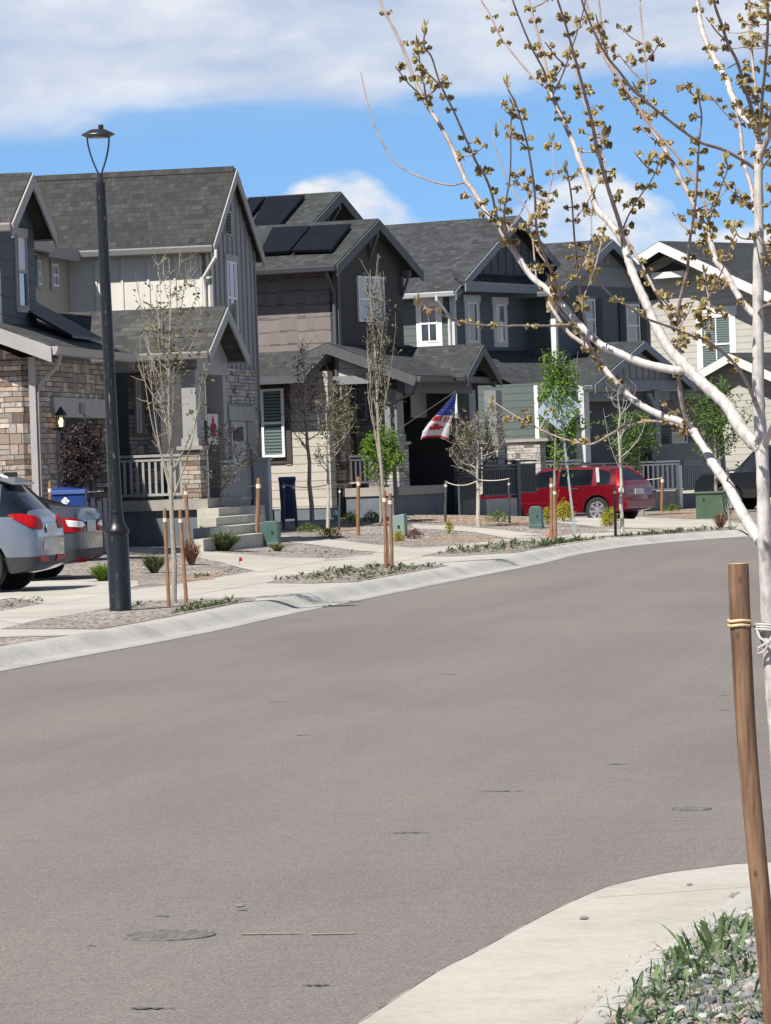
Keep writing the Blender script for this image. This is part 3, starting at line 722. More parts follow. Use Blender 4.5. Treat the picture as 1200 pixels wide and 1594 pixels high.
# main two storey body set back, added to shade the porch next door
ux = H.loc(V((-7.35, 78, 0))).x
MB().box((ux - 9, 2.5, 0), (ux, 10.5, 6.3)).build('wall', m_h1s, H.root)
H.gable('v', ux - 4.5, 5.0, 6.2, 8.4, 2.1, 10.9, r1v, m_h1t, .14, tb=.24)
# lantern beside the entry
lan = empty('wall_lantern', H.world(H.hit(95, 655, 'u', .16)), -H.a, 'black wall lantern glowing warm beside the entry of the stone house', 'lantern')
q = .1
MB().lathe([(.015, .24), (.04, .2), (.11, .1), (.1, .09)], 8).build('lantern_top', m_black, lan)
mb = MB(); mb.lathe([(.05, -.16), (.07, -.14), (.03, -.2)], 8); mb.bar((-.2, 0, -.14), (0, 0, -.14), .03, .03)
for i in range(4): a = pi / 4 + i * pi / 2; mb.bar((.06 * cos(a), .06 * sin(a), -.15), (.09 * cos(a), .09 * sin(a), .1), .012, .012)
mb.build('lantern_cage', m_black, lan)
MB().lathe([(.03, -.1), (.045, -.02), (.02, .05)], 8).build('bulb', paint('lamp glow', (.9, .6, .25), .5, emit=(1, .55, .18, 3.5)), lan)

# ---------------------------------------------------- house two (light grey, board and batten)
H = H2 = House('grey_house', 'light grey two storey house with board and batten gable right behind the street lamp', 'house', 326, 400, 87, 10.5)
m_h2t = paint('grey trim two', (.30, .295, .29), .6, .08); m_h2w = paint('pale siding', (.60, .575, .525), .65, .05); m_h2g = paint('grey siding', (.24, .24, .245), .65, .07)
m_h2b = paint('beige siding back', (.34, .32, .27), .65, .06); r2u = roofm('brown grey shingles', (.034, .0335, .032), 'u', 1.3, .26, .14)
GY = .25
tn = H.hit(331, 380, 'u', .14); ap = H.hit(367, 262, 'u', .14); hw = ap.y - tn.y; k = (ap.z - tn.z) / hw; zc = tn.z + k * .30
VN = tn.y + .30; VF = 2 * ap.y - VN
# side wall (pale, sunlit) and front gable wall
MB().box((-14, VN + .01, GY), (-.001, VN + .2, 4.2)).build('wall', paint('painted shade side wall', (.06, .06, .065), .8), H.root, label='lower side wall behind the porch with the porch shade painted in')  # lower part of the pale wall, porch shade put into its colour
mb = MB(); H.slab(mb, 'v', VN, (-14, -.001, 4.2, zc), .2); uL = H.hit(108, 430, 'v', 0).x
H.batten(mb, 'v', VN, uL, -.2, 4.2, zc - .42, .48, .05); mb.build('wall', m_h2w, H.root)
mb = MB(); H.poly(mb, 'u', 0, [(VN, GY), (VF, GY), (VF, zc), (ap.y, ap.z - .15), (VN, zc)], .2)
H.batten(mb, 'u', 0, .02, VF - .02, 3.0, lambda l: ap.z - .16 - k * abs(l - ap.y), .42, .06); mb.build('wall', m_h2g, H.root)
MB().box((-.08, VN - .03, 3), (.035, VN + .08, zc - .3)).build('corner_board', m_h2w, H.root)
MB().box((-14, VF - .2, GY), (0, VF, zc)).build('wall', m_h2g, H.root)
H.gable('u', ap.y, hw, tn.z, ap.z, -14, .14, r2u, m_h2t, .15, tb=.24)
# ridge cap
mb = MB(); mb.prism([(0, ap.y - .14, ap.z - .08), (0, ap.y, ap.z + .05), (0, ap.y + .14, ap.z - .08), (0, ap.y, ap.z + .0)], (-13.9, 0, 0)); o = mb.build('ridge_cap', r2u, H.root); o.location.x = .1
H.window('u', 0, (352, 408, 367, 520), m_h2t, m_frame, m_glass, .1, upper=m_blw, fw=.03)
H.px('vent', 'u', .03, (351, 328, 361, 366), m_h2t, .05); rv = H.rect('u', .045, 352.5, 331, 359.5, 363); mb = MB()
for i in range(9): z = rv[2] + (rv[3] - rv[2]) * i / 9; mb.box((.03, rv[0], z), (.05, rv[1], z + .03))
mb.build('louver', m_dark, H.root)
za = tn.z - .12; H.pipe([(.2, -.28, za), (.2, -.3, za - .15), (-.12, VN - .1, za - .55), (-.12, VN - .07, za - .8), (-.12, VN - .07, 4.3)], m_h2w, .038)
# back wing seen left of the side wall
uB = H.hit(108, 430, 'v', VN).x
fr = uB
p0 = H.hit(58, 430, 'u', fr); p1 = H.hit(108, 430, 'u', fr); zt2 = H.hit(90, 392, 'u', fr).z
MB().box((fr - 5, p0.y - 2.0, GY), (fr, -.05, zt2)).build('wall', m_h2b, H.root)
H.window('u', fr, (79, 411, 88, 446), m_h2t, m_frame, m_glass2, .09, mull=1)
H.window('u', fr, (56.5, 405, 61, 444), m_h2t, m_frame, m_glass2, .06)
a = H.hit(55, 366, 'u', fr + .3); b = H.hit(122, 392, 'u', fr + .3); zb2 = H.hit(100, 385, 'u', fr + .3).z
MB().prism([(fr + .3, p0.y - 2.2, zt2), (fr + .3, -.3, zt2), (fr - 4, -.3, zt2 + 1.5), (fr - 4, p0.y - 2.2, zt2 + 1.5)], (0, 0, -.1)).build('roof', roofm('brown grey shingles v', (.06, .056, .05), 'v', 1.35), H.root)
MB().box((fr + .3, p0.y - 2.2, zt2 - .2), (fr + .335, -.3, zt2 + .02)).build('fascia', m_h2t, H.root)
# porch wing
up = 1.5
tn = H.hit(324, 545, 'u', up); ap = H.hit(353, 476, 'u', up); hw = ap.y - tn.y; k = (ap.z - tn.z) / hw
PV0 = tn.y + .3; PV1 = 2 * ap.y - PV0
H.gable('u', ap.y, hw, tn.z, ap.z, -12, up, roofm('porch shingles', (.058, .058, .056), 'u', 1.6, .34, .14), m_h2t, .14, tb=.24)
mb = MB(); H.poly(mb, 'u', up - .35, [(PV0, tn.z - .1), (PV1, tn.z - .1), (ap.y, ap.z - .25)], .1); mb.build('wall', m_h2g, H.root, label='shaded grey gable end over the porch')
H.bracket(up - .3, ap.y, ap.z - .15, m_h2t, .25)
MB().box((-12, PV0, tn.z - .35), (up - .3, PV0 + .25, tn.z - .02)).build('beam', m_h2t, H.root)
MB().box((up - .75, PV0, tn.z - .42), (up - .4, PV1 + .2, tn.z - .1)).build('beam', m_h2t, H.root)
FL = H.hit(300, 777, 'v', PV0 - .05).z      # porch floor
up2 = H.hit(312, 760, 'v', PV0 - .05).x
# pier, column
r = H.rect('v', PV0 - .08, 283, 700, 312, 777); mb = MB(); mb.box((r[0], PV0 - .08, FL), (r[1], PV0 + .45, r[3])); mb.build('pier', m_stone, H.root)
mb = MB(); mb.box((r[0] - .07, PV0 - .15, r[3]), (r[1] + .07, PV0 + .52, r[3] + .07)); mb.build('pier_cap', m_slab, H.root)
r2 = H.rect('v', PV0, 284, 612, 306, 700); mb = MB(); mb.box((r2[0], PV0, r[3] + .07), (r2[1], PV0 + .38, tn.z - .3)); mb.box((r2[0] - .03, PV0 - .03, r[3] + .07), (r2[1] + .03, PV0 + .41, r[3] + .22)); mb.build('column', m_h2t, H.root)
# far column
mb = MB(); mb.box((up - .75, PV1 - .3, FL), (up - .4, PV1, tn.z - .3)); mb.build('column', m_h2t, H.root)
# porch deck
uS = H.hit(196, 800, 'v', PV0 - .05).x
mb = MB(); mb.box((-9, PV0 - .12, FL - .2), (up2 + .15, PV1, FL)); mb.build('porch_floor', m_slab, H.root)
mb = MB(); mb.box((-9, PV0 - .02, 0), (up2 + .05, PV1 - .05, FL - .2)); mb.build('porch_base', m_base, H.root)
rr = H.rect('v', PV0 + .1, 180, 708, 283, 772); H.rail('v', PV0 + .1, (rr[0] - 1.5, r[0], FL + .08, rr[3]), m_h2t)
# stone entry wall deep in the porch with window and door
H.wall('wall', 'u', -1.6, (PV0 + .6, PV1 + 1.5, FL, tn.z), paint('porch painted shade wall', (.06, .06, .065), .8), .1)  # near-black colour stands in for the shade deep in the porch
r = H.rect('v', PV0 + 1.9, 200, 580, 246, 706); MB().box((r[0], PV0 + 1.9, FL), (r[1], PV0 + 2.1, tn.z)).build('wall', m_stone, H.root)
H.window('v', PV0 + 1.9, (213, 590, 221, 674), m_h2t, m_frame, m_glass, .05)
H.px('post', 'v', PV0 + 1.7, (236, 594, 243, 705), m_h2t, .1)
# stone flank right of the entry, with door and lintel
vq = .02 + VF * .0
H.px('wall', 'u', .06, (350, 575, 401, 712), m_stone2, .1)
H.px('lintel', 'u', .14, (357, 633, 397, 655), m_h2t, .1)
d = H.px('door', 'u', .10, (361, 656, 384, 716), paint('grey door', (.34, .34, .36), .5), .05)
H.px('pane', 'u', .115, (364, 664, 379, 686), m_glass, .01, parent=d)
H.px('wall', 'u', .12, (386, 656, 398, 716), m_h2g, .06)
mb = MB(); rq = H.rect('u', .9, 306, 655, 336, 693); mb.box((.9, rq[0], rq[2]), (.93, rq[1], rq[3])); bn = mb.build('porch_panel', m_h2w, H.root)
# red maple leaf garden banner
def leaf_pts(): 
    h = [(0, -.5), (.03, -.22), (.3, -.28), (.26, -.18), (.5, .02), (.43, .05), (.47, .2), (.32, .17), (.28, .25), (.13, .1), (.2, .42), (.1, .36), (0, .55)]
    return h + [(-x, y) for x, y in h[::-1][1:-1]]
bc = H.hit(331, 668, 'u', 1.0); S = .42
ban = empty('leaf_banner', H.world(bc), -H.a, 'white banner with a red maple leaf hanging on the porch of the light grey house', 'banner')
MB().box((-.01, -.45, -.3), (.01, .45, .3)).build('banner_cloth', paint('banner white', (.62, .6, .58), .8), ban)
m_red = leafm('flag red', (.66, .02, .03), (.55, .015, .025), .45)
MB().prism([(.012, y * .5, z * .5) for y, z in leaf_pts()], (.006, 0, 0)).build('leaf_emblem', m_red, ban)
# steps toward the street
r = H.rect('v', PV0 + .3, 316, 795, 412, 838)
ua, ub = up2 + .15, up2 + 1.5
w0 = H.hit(316, 800, 'u', ua); mb = MB(); n = 4; hgt = FL - .17 - .3
v0s, v1s = H.hit(345, 800, 'u', ua + .0).y, 0
mb = MB()
x0s = [340, 336, 327, 316]; tops = [790, 804, 819, 835]
for i in range(4):
    u = ua + .32 * i; z1 = H.hit(350, tops[i], 'u', u + .16).z
    va = H.hit(x0s[i], tops[i], 'u', u + .32).y; vb = H.hit(412 + 1 * i, tops[i], 'u', u + .32).y
    mb.box((u if i else ua - .1, va, .1), (u + .32, vb, z1))
mb.build('steps', m_step, H.root)
rr = H.rect('u', ua - .05, 348, 716, 405, 778); H.rail('u', ua - .05, (rr[0], rr[1], rr[2], rr[3]), paint('rail grey light', (.42, .42, .41), .6), .13)
# boxed grey post standing at the corner of the steps
P = H.hit(424, 812, 'u', ua + .3); r = H.rect('u', ua + .3, 418, 716, 436, 812); s_ = H.hit(412, 760, 'u', ua + .3)
mb = MB(); mb.box((ua + .0, r[0], .25), (ua + .3, r[0] + .32, r[3])); mb.box((ua - .03, r[0] - .03, r[3]), (ua + .33, r[0] + .35, r[3] + .06)); mb.build('newel_post', paint('post grey', (.30, .31, .33), .6), H.root)
H.px('downspout', 'u', ua - .1, (394, 700, 401, 790), m_h2g, .06)
# ---------------------------------------------------- house three (dark, solar panels)
H = H3 = House('dark_house', 'dark charcoal house with solar panels on the roof and a flag by its porch', 'house', 521, 430, 98, 24)
m3t = paint('charcoal trim', (.075, .08, .088), .6, .1); m3w = paint('charcoal wall', (.046, .039, .037), .75, .12, 3, .2, 20); m3s = shakes('taupe shakes', (.17, .145, .135), .62, .31)
m3b = lap('beige lap', (.40, .37, .32), .2); r3u = roofm('grey green shingles', (.038, .042, .0425), 'u', 2.0, .28, .13); r3v = roofm('dark porch shingles', (.036, .038, .041), 'v', 1.9, .28, .13)
m3col = paint('column grey', (.19, .20, .21), .6, .08)
ur = .28
tn = H.hit(523, 411, 'u', ur); ap = H.hit(589, 340, 'u', ur); hw = ap.y - tn.y; k = (ap.z - tn.z) / hw; VN = tn.y + .62; VF = 2 * ap.y - VN; zc = tn.z + k * .62
mb = MB(); H.poly(mb, 'u', 0, [(VN, 0), (VF, 0), (VF, zc), (ap.y, ap.z - .18), (VN, zc)], .2); mb.build('wall', m3w, H.root, label='dark shaded front wall under the gable')
H.wall('wall', 'v', VN, (-9, -.001, H.hit(455, 566, 'v', VN).z, zc), m3s, .2)
MB().box((-9, VF - .2, 0), (-.2, VF, zc)).build('wall', m3s, H.root)
MB().box((-9, .2, 0), (-8.8, VF - .2, zc)).build('wall', m3s, H.root)
MB().box((-.10, VN - .03, 3), (.035, VN + .09, zc)).build('corner_board', m3t, H.root)
H.gable('u', ap.y, hw, tn.z, ap.z, -9.3, ur, r3u, m3t, .15, tb=.24)
H.bracket(.03, ap.y, ap.z - .28, m3t, .23, .12); H.bracket(.03, VF - .06, zc - .28, m3t, .22, .12)
H.window('u', 0, (556, 430, 574, 501), None, m_frame, m_glass2, bar=True); H.window('u', 0, (578, 431, 596, 502), None, m_frame, m_glass2, bar=True)
H.pipe([(.0, -.45, tn.z - .12), (.0, -.45, tn.z - .25), (-.05, VN - .08, tn.z - .65), (-.05, VN - .08, 3.4), (.15, -.12, 3.25)], m3t, .05)
# solar panels on the near slope
def on_slope(px, py, lc, hw_, ze, zr, lift):
    # point where the pixel ray meets the near slope plane z = zr - k*(lc - v)
    kk = (zr - ze) / hw_; r_ = ray(px, py); o = H.loc(CAMP); d = V((r_.dot(H.n), r_.dot(H.t), r_.z))
    # z = zr - kk*(lc - v) + lift
    t = (zr - kk * lc + kk * o.y + lift - o.z) / (d.z - kk * d.y); return o + d * t
nrm = V((0, -k, 1)).normalized()
def panels(ax, quads, arg, par):
    for q in quads:
        P = [on_slope(x, y, *arg, .14) for x, y in q]; MB().prism(P, V((0, k * .06, -.06))).build('black_roof_panel', m_solar, par)
        c0 = P[0]
panels('u', [[(424, 354), (483, 351), (450, 390), (404, 393)], [(486, 351), (546, 348), (515, 388), (453, 390)]], (ap.y, hw, tn.z, ap.z), H.root)
# upper rear roof with its own gable
ub_ = -3.2; ap2 = H.hit(530, 298, 'u', ub_); tp2 = H.hit(490, 342, 'u', ub_); hw2 = (ap2.y - tp2.y) * 1.9; k2 = (ap2.z - tp2.z) / (ap2.y - tp2.y)
H.gable('u', ap2.y, hw2, ap2.z - k2 * hw2, ap2.z, -12.5, ub_, r3u, m3t, .15, tb=.24)
MB().prism([(ub_ - .5, ap2.y - hw2 + .4, ap2.z - k2 * hw2), (ub_ - .5, ap2.y + hw2 - .4, ap2.z - k2 * hw2), (ub_ - .5, ap2.y, ap2.z - .25)], (-.2, 0, 0)).build('wall', m3w, H.root)
H.bracket(ub_ - .4, ap2.y, ap2.z - .3, m3t, .38, .12)
H.bracket(ub_ - .4, ap2.y - 1.0, ap2.z - .30 - 1.0 * k2, m3t, .38, .12)
MB().box((-12, ap2.y - hw2 + .5, 0), (ub_ - 5.5, ap2.y + hw2 - .5, ap2.z - k2 * hw2 + .3)).build('wall', m3s, H.root)
kk = k2
def panels2(q):
    P = [on_slope(x, y, ap2.y, hw2, ap2.z - k2 * hw2, ap2.z, .14) for x, y in q]; MB().prism(P, V((0, k2 * .06, -.06))).build('black_roof_panel', m_solar, H.root)
panels2([(388, 307), (413, 306), (383, 342), (365, 344)]); panels2([(415, 306), (474, 303), (432, 352), (386, 360)])
# ground floor near side: low roof, window with blinds, lap siding
vs_ = -.35
z1 = H.hit(455, 562, 'v', vs_).z; z0 = H.hit(455, 585, 'v', vs_ - .7).z; ul = H.hit(393, 570, 'v', vs_).x
MB().prism([(ul - 1, VN, z1 + .25), (-.25, VN, z1 + .25), (-.25, -1.3, z0), (ul - 1, -1.3, z0)], (0, 0, -.1)).build('roof', r3u, H.root)
MB().box((ul - 1, -1.335, z0 - .18), (-.25, -1.30, z0 + .0)).build('fascia', m3t, H.root)
MB().prism([(-.25, VN, z1 + .25), (-.25, -1.33, z0), (-.25, -1.33, z0 - .2), (-.25, VN, z1 + .05)], (.04, 0, 0)).build('fascia', m3t, H.root)
H.px('wall', 'v', -.5, (395, 580, 513, 792), m3b, .3)
H.px('wall', 'v', -.54, (380, 580, 452, 722), m3w, .03)
H.window('v', -.56, (408, 605, 443, 712), None, m_frame, m_bl, bar=True, mull=0, fw=.06)
H.px('trim', 'v', -.52, (444, 636, 452, 724), m_h2t, .04)
MB().box((ul + .5, -.48, 0), (-.1, .0, H.hit(455, 790, 'v', -.5).z)).build('foundation', m_base, H.root)

# porch: roof with ridge along v, near end facing the camera
ue_px = (650, 588)
vp = -.25
A = H.hit(512, 534, 'v', vp); B = H.hit(648, 584, 'v', vp); sl_ = (A.z - B.z) / (B.x - A.x)
FLz = H.hit(640, 757, 'v', 0).z
Cc = H.hit(722, 581, 'u', B.x)                 # far end of the straight eave, start of entry gable
tn = H.hit(726, 583, 'u', B.x + .35); ap = H.hit(751, 535, 'u', B.x + .35); hwp = ap.y - tn.y; ze = tn.z
Vend = 2 * ap.y - tn.y
hwr = B.x + .1
H.gable('v', A.x - .05, B.x - A.x + .05, B.z, A.z + sl_ * .05, vp, Vend + .5, r3v, m3t, .13, tb=.24, gut=(False, True))
H.gable('u', ap.y, hwp, ze, ap.z, -.2, B.x + .35, r3u, m3t, .14, tb=.24)
mb = MB(); H.poly(mb, 'u', B.x - .1, [(tn.y + .2, ze - .05), (Vend - .2, ze - .05), (ap.y, ap.z - .3)], .1); mb.build('wall', paint('porch gable', (.12, .12, .12), .7), H.root)
H.bracket(B.x - .08, ap.y, ap.z - .16, m3t, .4, .12)
MB().box((-.2, VF + .001, 0), (0.0, Vend + .6, B.z + .5)).build('wall', paint('porch shade painted wall', (.022, .022, .024), .8), H.root, label='recessed wall inside the porch with its shade painted on')  # front wall carried on, the porch's shade painted into it
# near end wall of the porch
zl = H.hit(545, 590, 'v', 0).z
MB().prism([(A.x + .1, 0.02, A.z - .35), (B.x - .7, 0.02, B.z - .2 + sl_ * .3), (B.x - 1.0, .02, zl), (A.x + .1, .02, zl)], (0, .15, 0)).build('wall', m3b, H.root)
H.px('lintel', 'v', -.04, (515, 585, 578, 598), m3col, .15); MB().box((B.x - .6, -.02, B.z - .40), (B.x - .4, Vend, B.z - .14)).build('beam', m3t, H.root)
ustn = H.hit(577, 650, 'v', .03).x; ust0 = H.hit(515, 650, 'v', .03).x
MB().box((ust0, .9, FLz), (ustn, 1.05, zl)).build('wall', stone('shaded warm stone', [tuple(q * .62 for q in c) for c in RS], .4, .16), H.root)  # same stone as the pier, darkened to paint in the porch shade
H.window('v', .9, (553, 604, 572, 655), m3t, m3col, m_glass2, .07)
r = H.rect('v', 0, 512, 600, 534, 775); MB().box((r[0], 0, FLz), (r[1], .45, zl)).build('pier', m_stone, H.root)
# columns and piers along the front
us = B.x - .75
MB().box((-.2, Vend - .25, 0), (us - .1, Vend - .05, B.z - .02)).build('wall', paint('porch end painted shade', (.022, .022, .024), .8), H.root, label='added far end wall of the porch, shade painted into its colour')  # added wall, coloured near-black for the dim porch interior
def column(pa, pb, capy, u, wdt=.36):
    l = H.hit((pa + pb) / 2, capy, 'u', u).y; zc_ = H.hit((pa + pb) / 2, capy, 'u', u).z
    mb = MB(); mb.box((u - .42, l - .3, FLz), (u, l + .3, zc_)); mb.build('pier', m_stone2, H.root)
    mb = MB(); mb.box((u - .46, l - .35, zc_), (u + .05, l + .35, zc_ + .07)); mb.build('pier_cap', m_slab, H.root)
    mb = MB(); mb.box((u - .36, l - .2, zc_ + .07), (u - .05, l + .2, B.z - .3)); mb.box((u - .39, l - .23, zc_ + .07), (u - .02, l + .23, zc_ + .25)); mb.build('column', m3col, H.root); return l
vc1 = H.hit(628, 692, 'v', .1).x
column(613, 642, 692, us)
column(733, 748, 692, us); column(764, 800, 694, us)
H.px('wall', 'u', -.0 + .02, (600, 596, 627, 760), m3col, .05)
H.px('porch_panel', 'u', .6, (640, 600, 672, 650), m_h2t, .03)
r = H.rect('u', .3, 650, 690, 700, 757); mb = MB(); mb.box((.3, r[0], FLz), (.6, r[1], FLz + .75)); mb.box((.6, r[0] + .1, FLz), (.9, r[1] - .1, FLz + .42)); mb.build('bench', paint('bench black', (.02, .02, .02), .6), H.root)
rr = H.rect('v', .15, 535, 708, 617, 752); H.rail('v', .15, (H.hit(536, 730, 'v', .15).x, us - .3, rr[2], rr[3]), m3t, .12)
mb = MB(); mb.box((A.x + .1, 0, FLz - .2), (us + .1, Vend - 1.2, FLz)); mb.build('porch_floor', m_slab, H.root)
mb = MB(); mb.box((A.x + .15, .04, -.1), (us + .04, Vend - 1.25, FLz - .2)); mb.build('porch_base', m_base, H.root)
H.pipe([(B.x + .05, -.3, B.z - .15), (B.x - .1, -.25, B.z - .4), (us + .05, -.12, B.z - .65), (us + .05, -.1, .35), (us + .5, -.2, .25)], m_black, .05)
# side stair enclosure by the entry
ust = us + .6
r = H.rect('u', ust, 752, 723, 803, 772); H.rail('u', ust, r, m3t, .13)
H.px('stair_base', 'u', ust + .02, (757, 776, 806, 806), m_step, .6)
mb = MB(); r2_ = H.rect('u', ust, 803, 716, 808, 806); mb.box((ust - .1, r2_[0], 0), (ust + .05, r2_[1], r2_[3])); mb.build('post', m3t, H.root)
ve = r2_[1]
H.rail('u', ust - .3, (ve + .02, ve + 1.9, FLz - .3, r2_[3]), m3t, .09)
# flag on a pole from the porch
fl = H.world(H.hit(664, 700, 'u', us + .2)); ftop = H.hit(709, 611, 'u', us + 1.7)
flag = empty('flag', H.world(ftop), -H.a, 'flag half stars and stripes, half red maple leaf, hanging at the dark porch', 'flag')
Pp = lambda x, y: H.hit(x, y, 'u', us + 1.7) - ftop
mb = MB(); mb.tube([V((0, 0, .02)), V((-.9, .12, -.45)), V((-1.85, .25, -.95))], .010, 8); mb.lathe([(.0, .0), (.02, .02), (.02, .04), (.0, .05)], 8); mb.build('flag_pole', paint('pole', (.10, .10, .10), .4), flag)
Ltop = [(708, 612), (698, 624), (686, 637), (673, 650), (664, 660), (656, 672), (654.5, 684)]
Rt = [(709.5, 612), (708.5, 624), (707, 637), (705, 650), (703, 660), (701.5, 672), (700, 686)]
nx = 12; rows = []
def lerp2(L, t):
    s = t * (len(L) - 1); i = min(int(s), len(L) - 2); f = s - i; return (L[i][0] + (L[i + 1][0] - L[i][0]) * f, L[i][1] + (L[i + 1][1] - L[i][1]) * f)
def fp(s, t, lift=0.0):
    a = lerp2(Ltop, t); b = lerp2(Rt, t); sag = 4.5 * sin(pi * s) * t ** 3
    q = Pp(a[0] + (b[0] - a[0]) * s, a[1] + (b[1] - a[1]) * s - sag); q.x += .05 * sin(s * 9 + t * 3) * t + lift; return q
def cloth(name, s0, s1, t0, t1, mat, lift, n=12, par=None):
    mb = MB(); vs = [fp(s0 + (s1 - s0) * i / n, t0 + (t1 - t0) * j / n, lift) for j in range(n + 1) for i in range(n + 1)]
    mb.add(vs, [(j * (n + 1) + i, j * (n + 1) + i + 1, (j + 1) * (n + 1) + i + 1, (j + 1) * (n + 1) + i) for j in range(n) for i in range(n)])
    return mb.build(name, mat, par or flag, smooth=True)
m_fw = leafm('flag white', (.80, .78, .80), (.78, .76, .78), .7); m_fb = leafm('flag blue', (.03, .07, .45), (.025, .06, .42), .6)
cl = cloth('flag_cloth', 0, 1, 0, 1, m_fw, 0, 24)
cloth('canton', .0, 1, 0, .46, m_fb, .012, 12, cl)
mb = MB()
for j in range(6):
    for i in range(5):
        s, t = .12 + .19 * i + (.09 if j % 2 else 0), .13 + .055 * j
        if s > .95: continue
        ds = .055; dt = .012; c_ = fp(s, t, .02); ring = []
        for q in range(10):
            r_ = 1 if q % 2 == 0 else .4; ring.append(fp(s + ds * r_ * sin(q * pi / 5), t - dt * r_ * cos(q * pi / 5), .02))
        mb.add([c_] + ring, [(0, q + 1, (q + 1) % 10 + 1) for q in range(10)])
mb.build('stars', m_fw, cl)
for i in range(4): cloth('stripe', .42 + .15 * i, .49 + .15 * i, .46, .62 + .012 * i, m_red, .014, 6, cl)
cloth('stripe', .02, .40, .47, .60, m_red, .014, 6, cl); cloth('stripe', 0, 1, .955, 1, m_red, .014, 12, cl)
ring = [fp(.42 + .46 * x, .775 - .20 * y, .02) for x, y in leaf_pts()]
mb = MB(); c_ = fp(.42, .79, .02); mb.add([c_] + ring, [(0, i + 1, (i + 1) % len(ring) + 1) for i in range(len(ring))]); mb.build('maple_leaf', m_red, cl)

# ---------------------------------------------------- house four (dark green lap siding, two gables)
H = H4 = House('green_house', 'dark green house with pale window trim and two front gables behind the red car', 'house', 705, 470, 119, 33)
m4w = lap('green lap', (.085, .108, .10), .2, .55); m4d = lap('slate lap', (.085, .105, .12), .2, .7); m4g = paint('slate panel', (.085, .10, .115), .7, .08); m4t = paint('blue grey trim', (.20, .225, .25), .6, .06)
m4p = paint('pale grey trim', (.52, .53, .54), .6, .05); r4u = roofm('slate shingles', (.038, .041, .045), 'u', 1.8, .34, .13); r4v = roofm('slate shingles v', (.038, .041, .046), 'v', 1.8, .34, .13)
zc = H.hit(705, 453, 'u', 0).z
ur = .45
tn = H.hit(697, 432, 'u', ur); ap = H.hit(811, 335, 'u', ur); hw = (ap.y - tn.y); k = (ap.z - tn.z) / hw
hw_full = ap.y + .5; zE = H.hit(640, 456, 'v', -.5).z
k4 = (ap.z - zE) / (ap.y + .5)
H.gable('u', ap.y, ap.y + .5, zE, ap.z, -11, ur - .05, r4u, m4t, .14, tb=.25, gm=m4p)
VF = 2 * ap.y
mb = MB(); zp = H.hit(705, 436, 'u', .4).z
H.poly(mb, 'u', 0, [(0, 0), (VF, 0), (VF, zp), (0, zp)], .2); mb.build('wall', m4d, H.root)
mb = MB(); H.poly(mb, 'u', .02, [(.3, zp), (VF - .3, zp), (ap.y, ap.z - .25)], .2); H.batten(mb, 'u', .02, .4, VF - .4, zp, lambda l: ap.z - .28 - k4 * abs(l - ap.y), .42, .05); mb.build('wall', m4g, H.root, label='board and batten gable end')
# pent roof under the gable
zq = H.hit(760, 437, 'u', .6).z; zf = H.hit(760, 455, 'u', .6).z
MB().prism([(0, .02, zq + .25), (0, VF - .02, zq + .25), (.62, VF + .2, zq - .12), (.62, -.35, zq - .12)], (0, 0, -.08)).build('roof', r4v, H.root, label='narrow shingled skirt under the gable')
MB().box((.62, -.33, zf), (.66, VF + .2, zq - .10)).build('fascia', m4t, H.root)
H.wall('wall', 'v', 0, (-11, -.001, 0, zE + .3), m4w, .2)
MB().box((-.1, -.03, 3), (.04, .1, zc)).build('corner_board', m4p, H.root)
H.window('v', 0, (655, 474, 682, 533), m_white, m_frame, m_glass, .14, mull=1)
H.window('u', 0, (727, 471, 742, 533), m4p, m_frame, m_glass, .14, bar=False); H.window('u', 0, (771, 474, 785, 533), m4p, m_frame, m_glass2, .14)
z_ = zE; H.pipe([(-.2, -.55, z_ - .1), (-.2, -.55, z_ - .25), (-.10, -.07, z_ - .7), (-.10, -.07, z_ - 2.6)], m4p, .05)
# second block, further along and set forward
vb = H.hit(842, 510, 'u', 0).y; ub4 = 0.0
b2u = H.hit(884, 510, 'v', vb).x
ur2 = b2u + .4
tn2 = H.hit(868, 452, 'u', ur2); ap2 = H.hit(953, 372, 'u', ur2); hw2 = ap2.y - tn2.y; k5 = (ap2.z - tn2.z) / hw2; vb2 = tn2.y + .45
VF2 = 2 * ap2.y - vb2; zc2 = tn2.z + k5 * .4
H.gable('u', ap2.y, hw2, tn2.z, ap2.z, -10, ur2, r4u, m4t, .15, tb=.25)
mb = MB(); H.poly(mb, 'u', b2u, [(vb2, 0), (VF2, 0), (VF2, zc2), (vb2, zc2)], .2); mb.build('wall', m4g, H.root)
zg = H.hit(940, 416, 'u', b2u).z
mb = MB(); H.poly(mb, 'u', b2u + .0, [(vb2 + .0, zc2), (VF2, zc2), (ap2.y, ap2.z - .2)], .2); l_ = [(ap2.z - .25 - zg) / k5]
H.batten(mb, 'u', b2u, ap2.y - l_[0] * .9, ap2.y + l_[0] * .9, zg, lambda l: ap2.z - .25 - k5 * abs(l - ap2.y), .4, .05); mb.build('wall', m_h2g, H.root, label='grey board and batten gable end')
MB().box((b2u, ap2.y - l_[0], zg - .18), (b2u + .06, ap2.y + l_[0], zg)).build('trim', m4t, H.root)
MB().box((-8, vb2, 0), (b2u - .001, vb2 + .2, zc2)).build('wall', m4w, H.root)
MB().box((b2u - .12, vb2 - .03, 2.8), (b2u + .04, vb2 + .1, zc2)).build('corner_board', m_white, H.root)
m_shut = paint('shutter', (.012, .013, .016), .6)
for bx in ((908, 466, 925, 530), (974, 474, 994, 540)):
    H.window('u', b2u, bx, m4t, m_frame, m_glass2, .05)
    r = H.rect('u', b2u, *bx)
    for sg in (0, 1): MB().box((b2u, r[sg] + (-.42 if sg == 0 else .07), r[2] - .05), (b2u + .045, r[sg] + (-.07 if sg == 0 else .42), r[3] + .03)).build('shutter', m_shut, H.root)
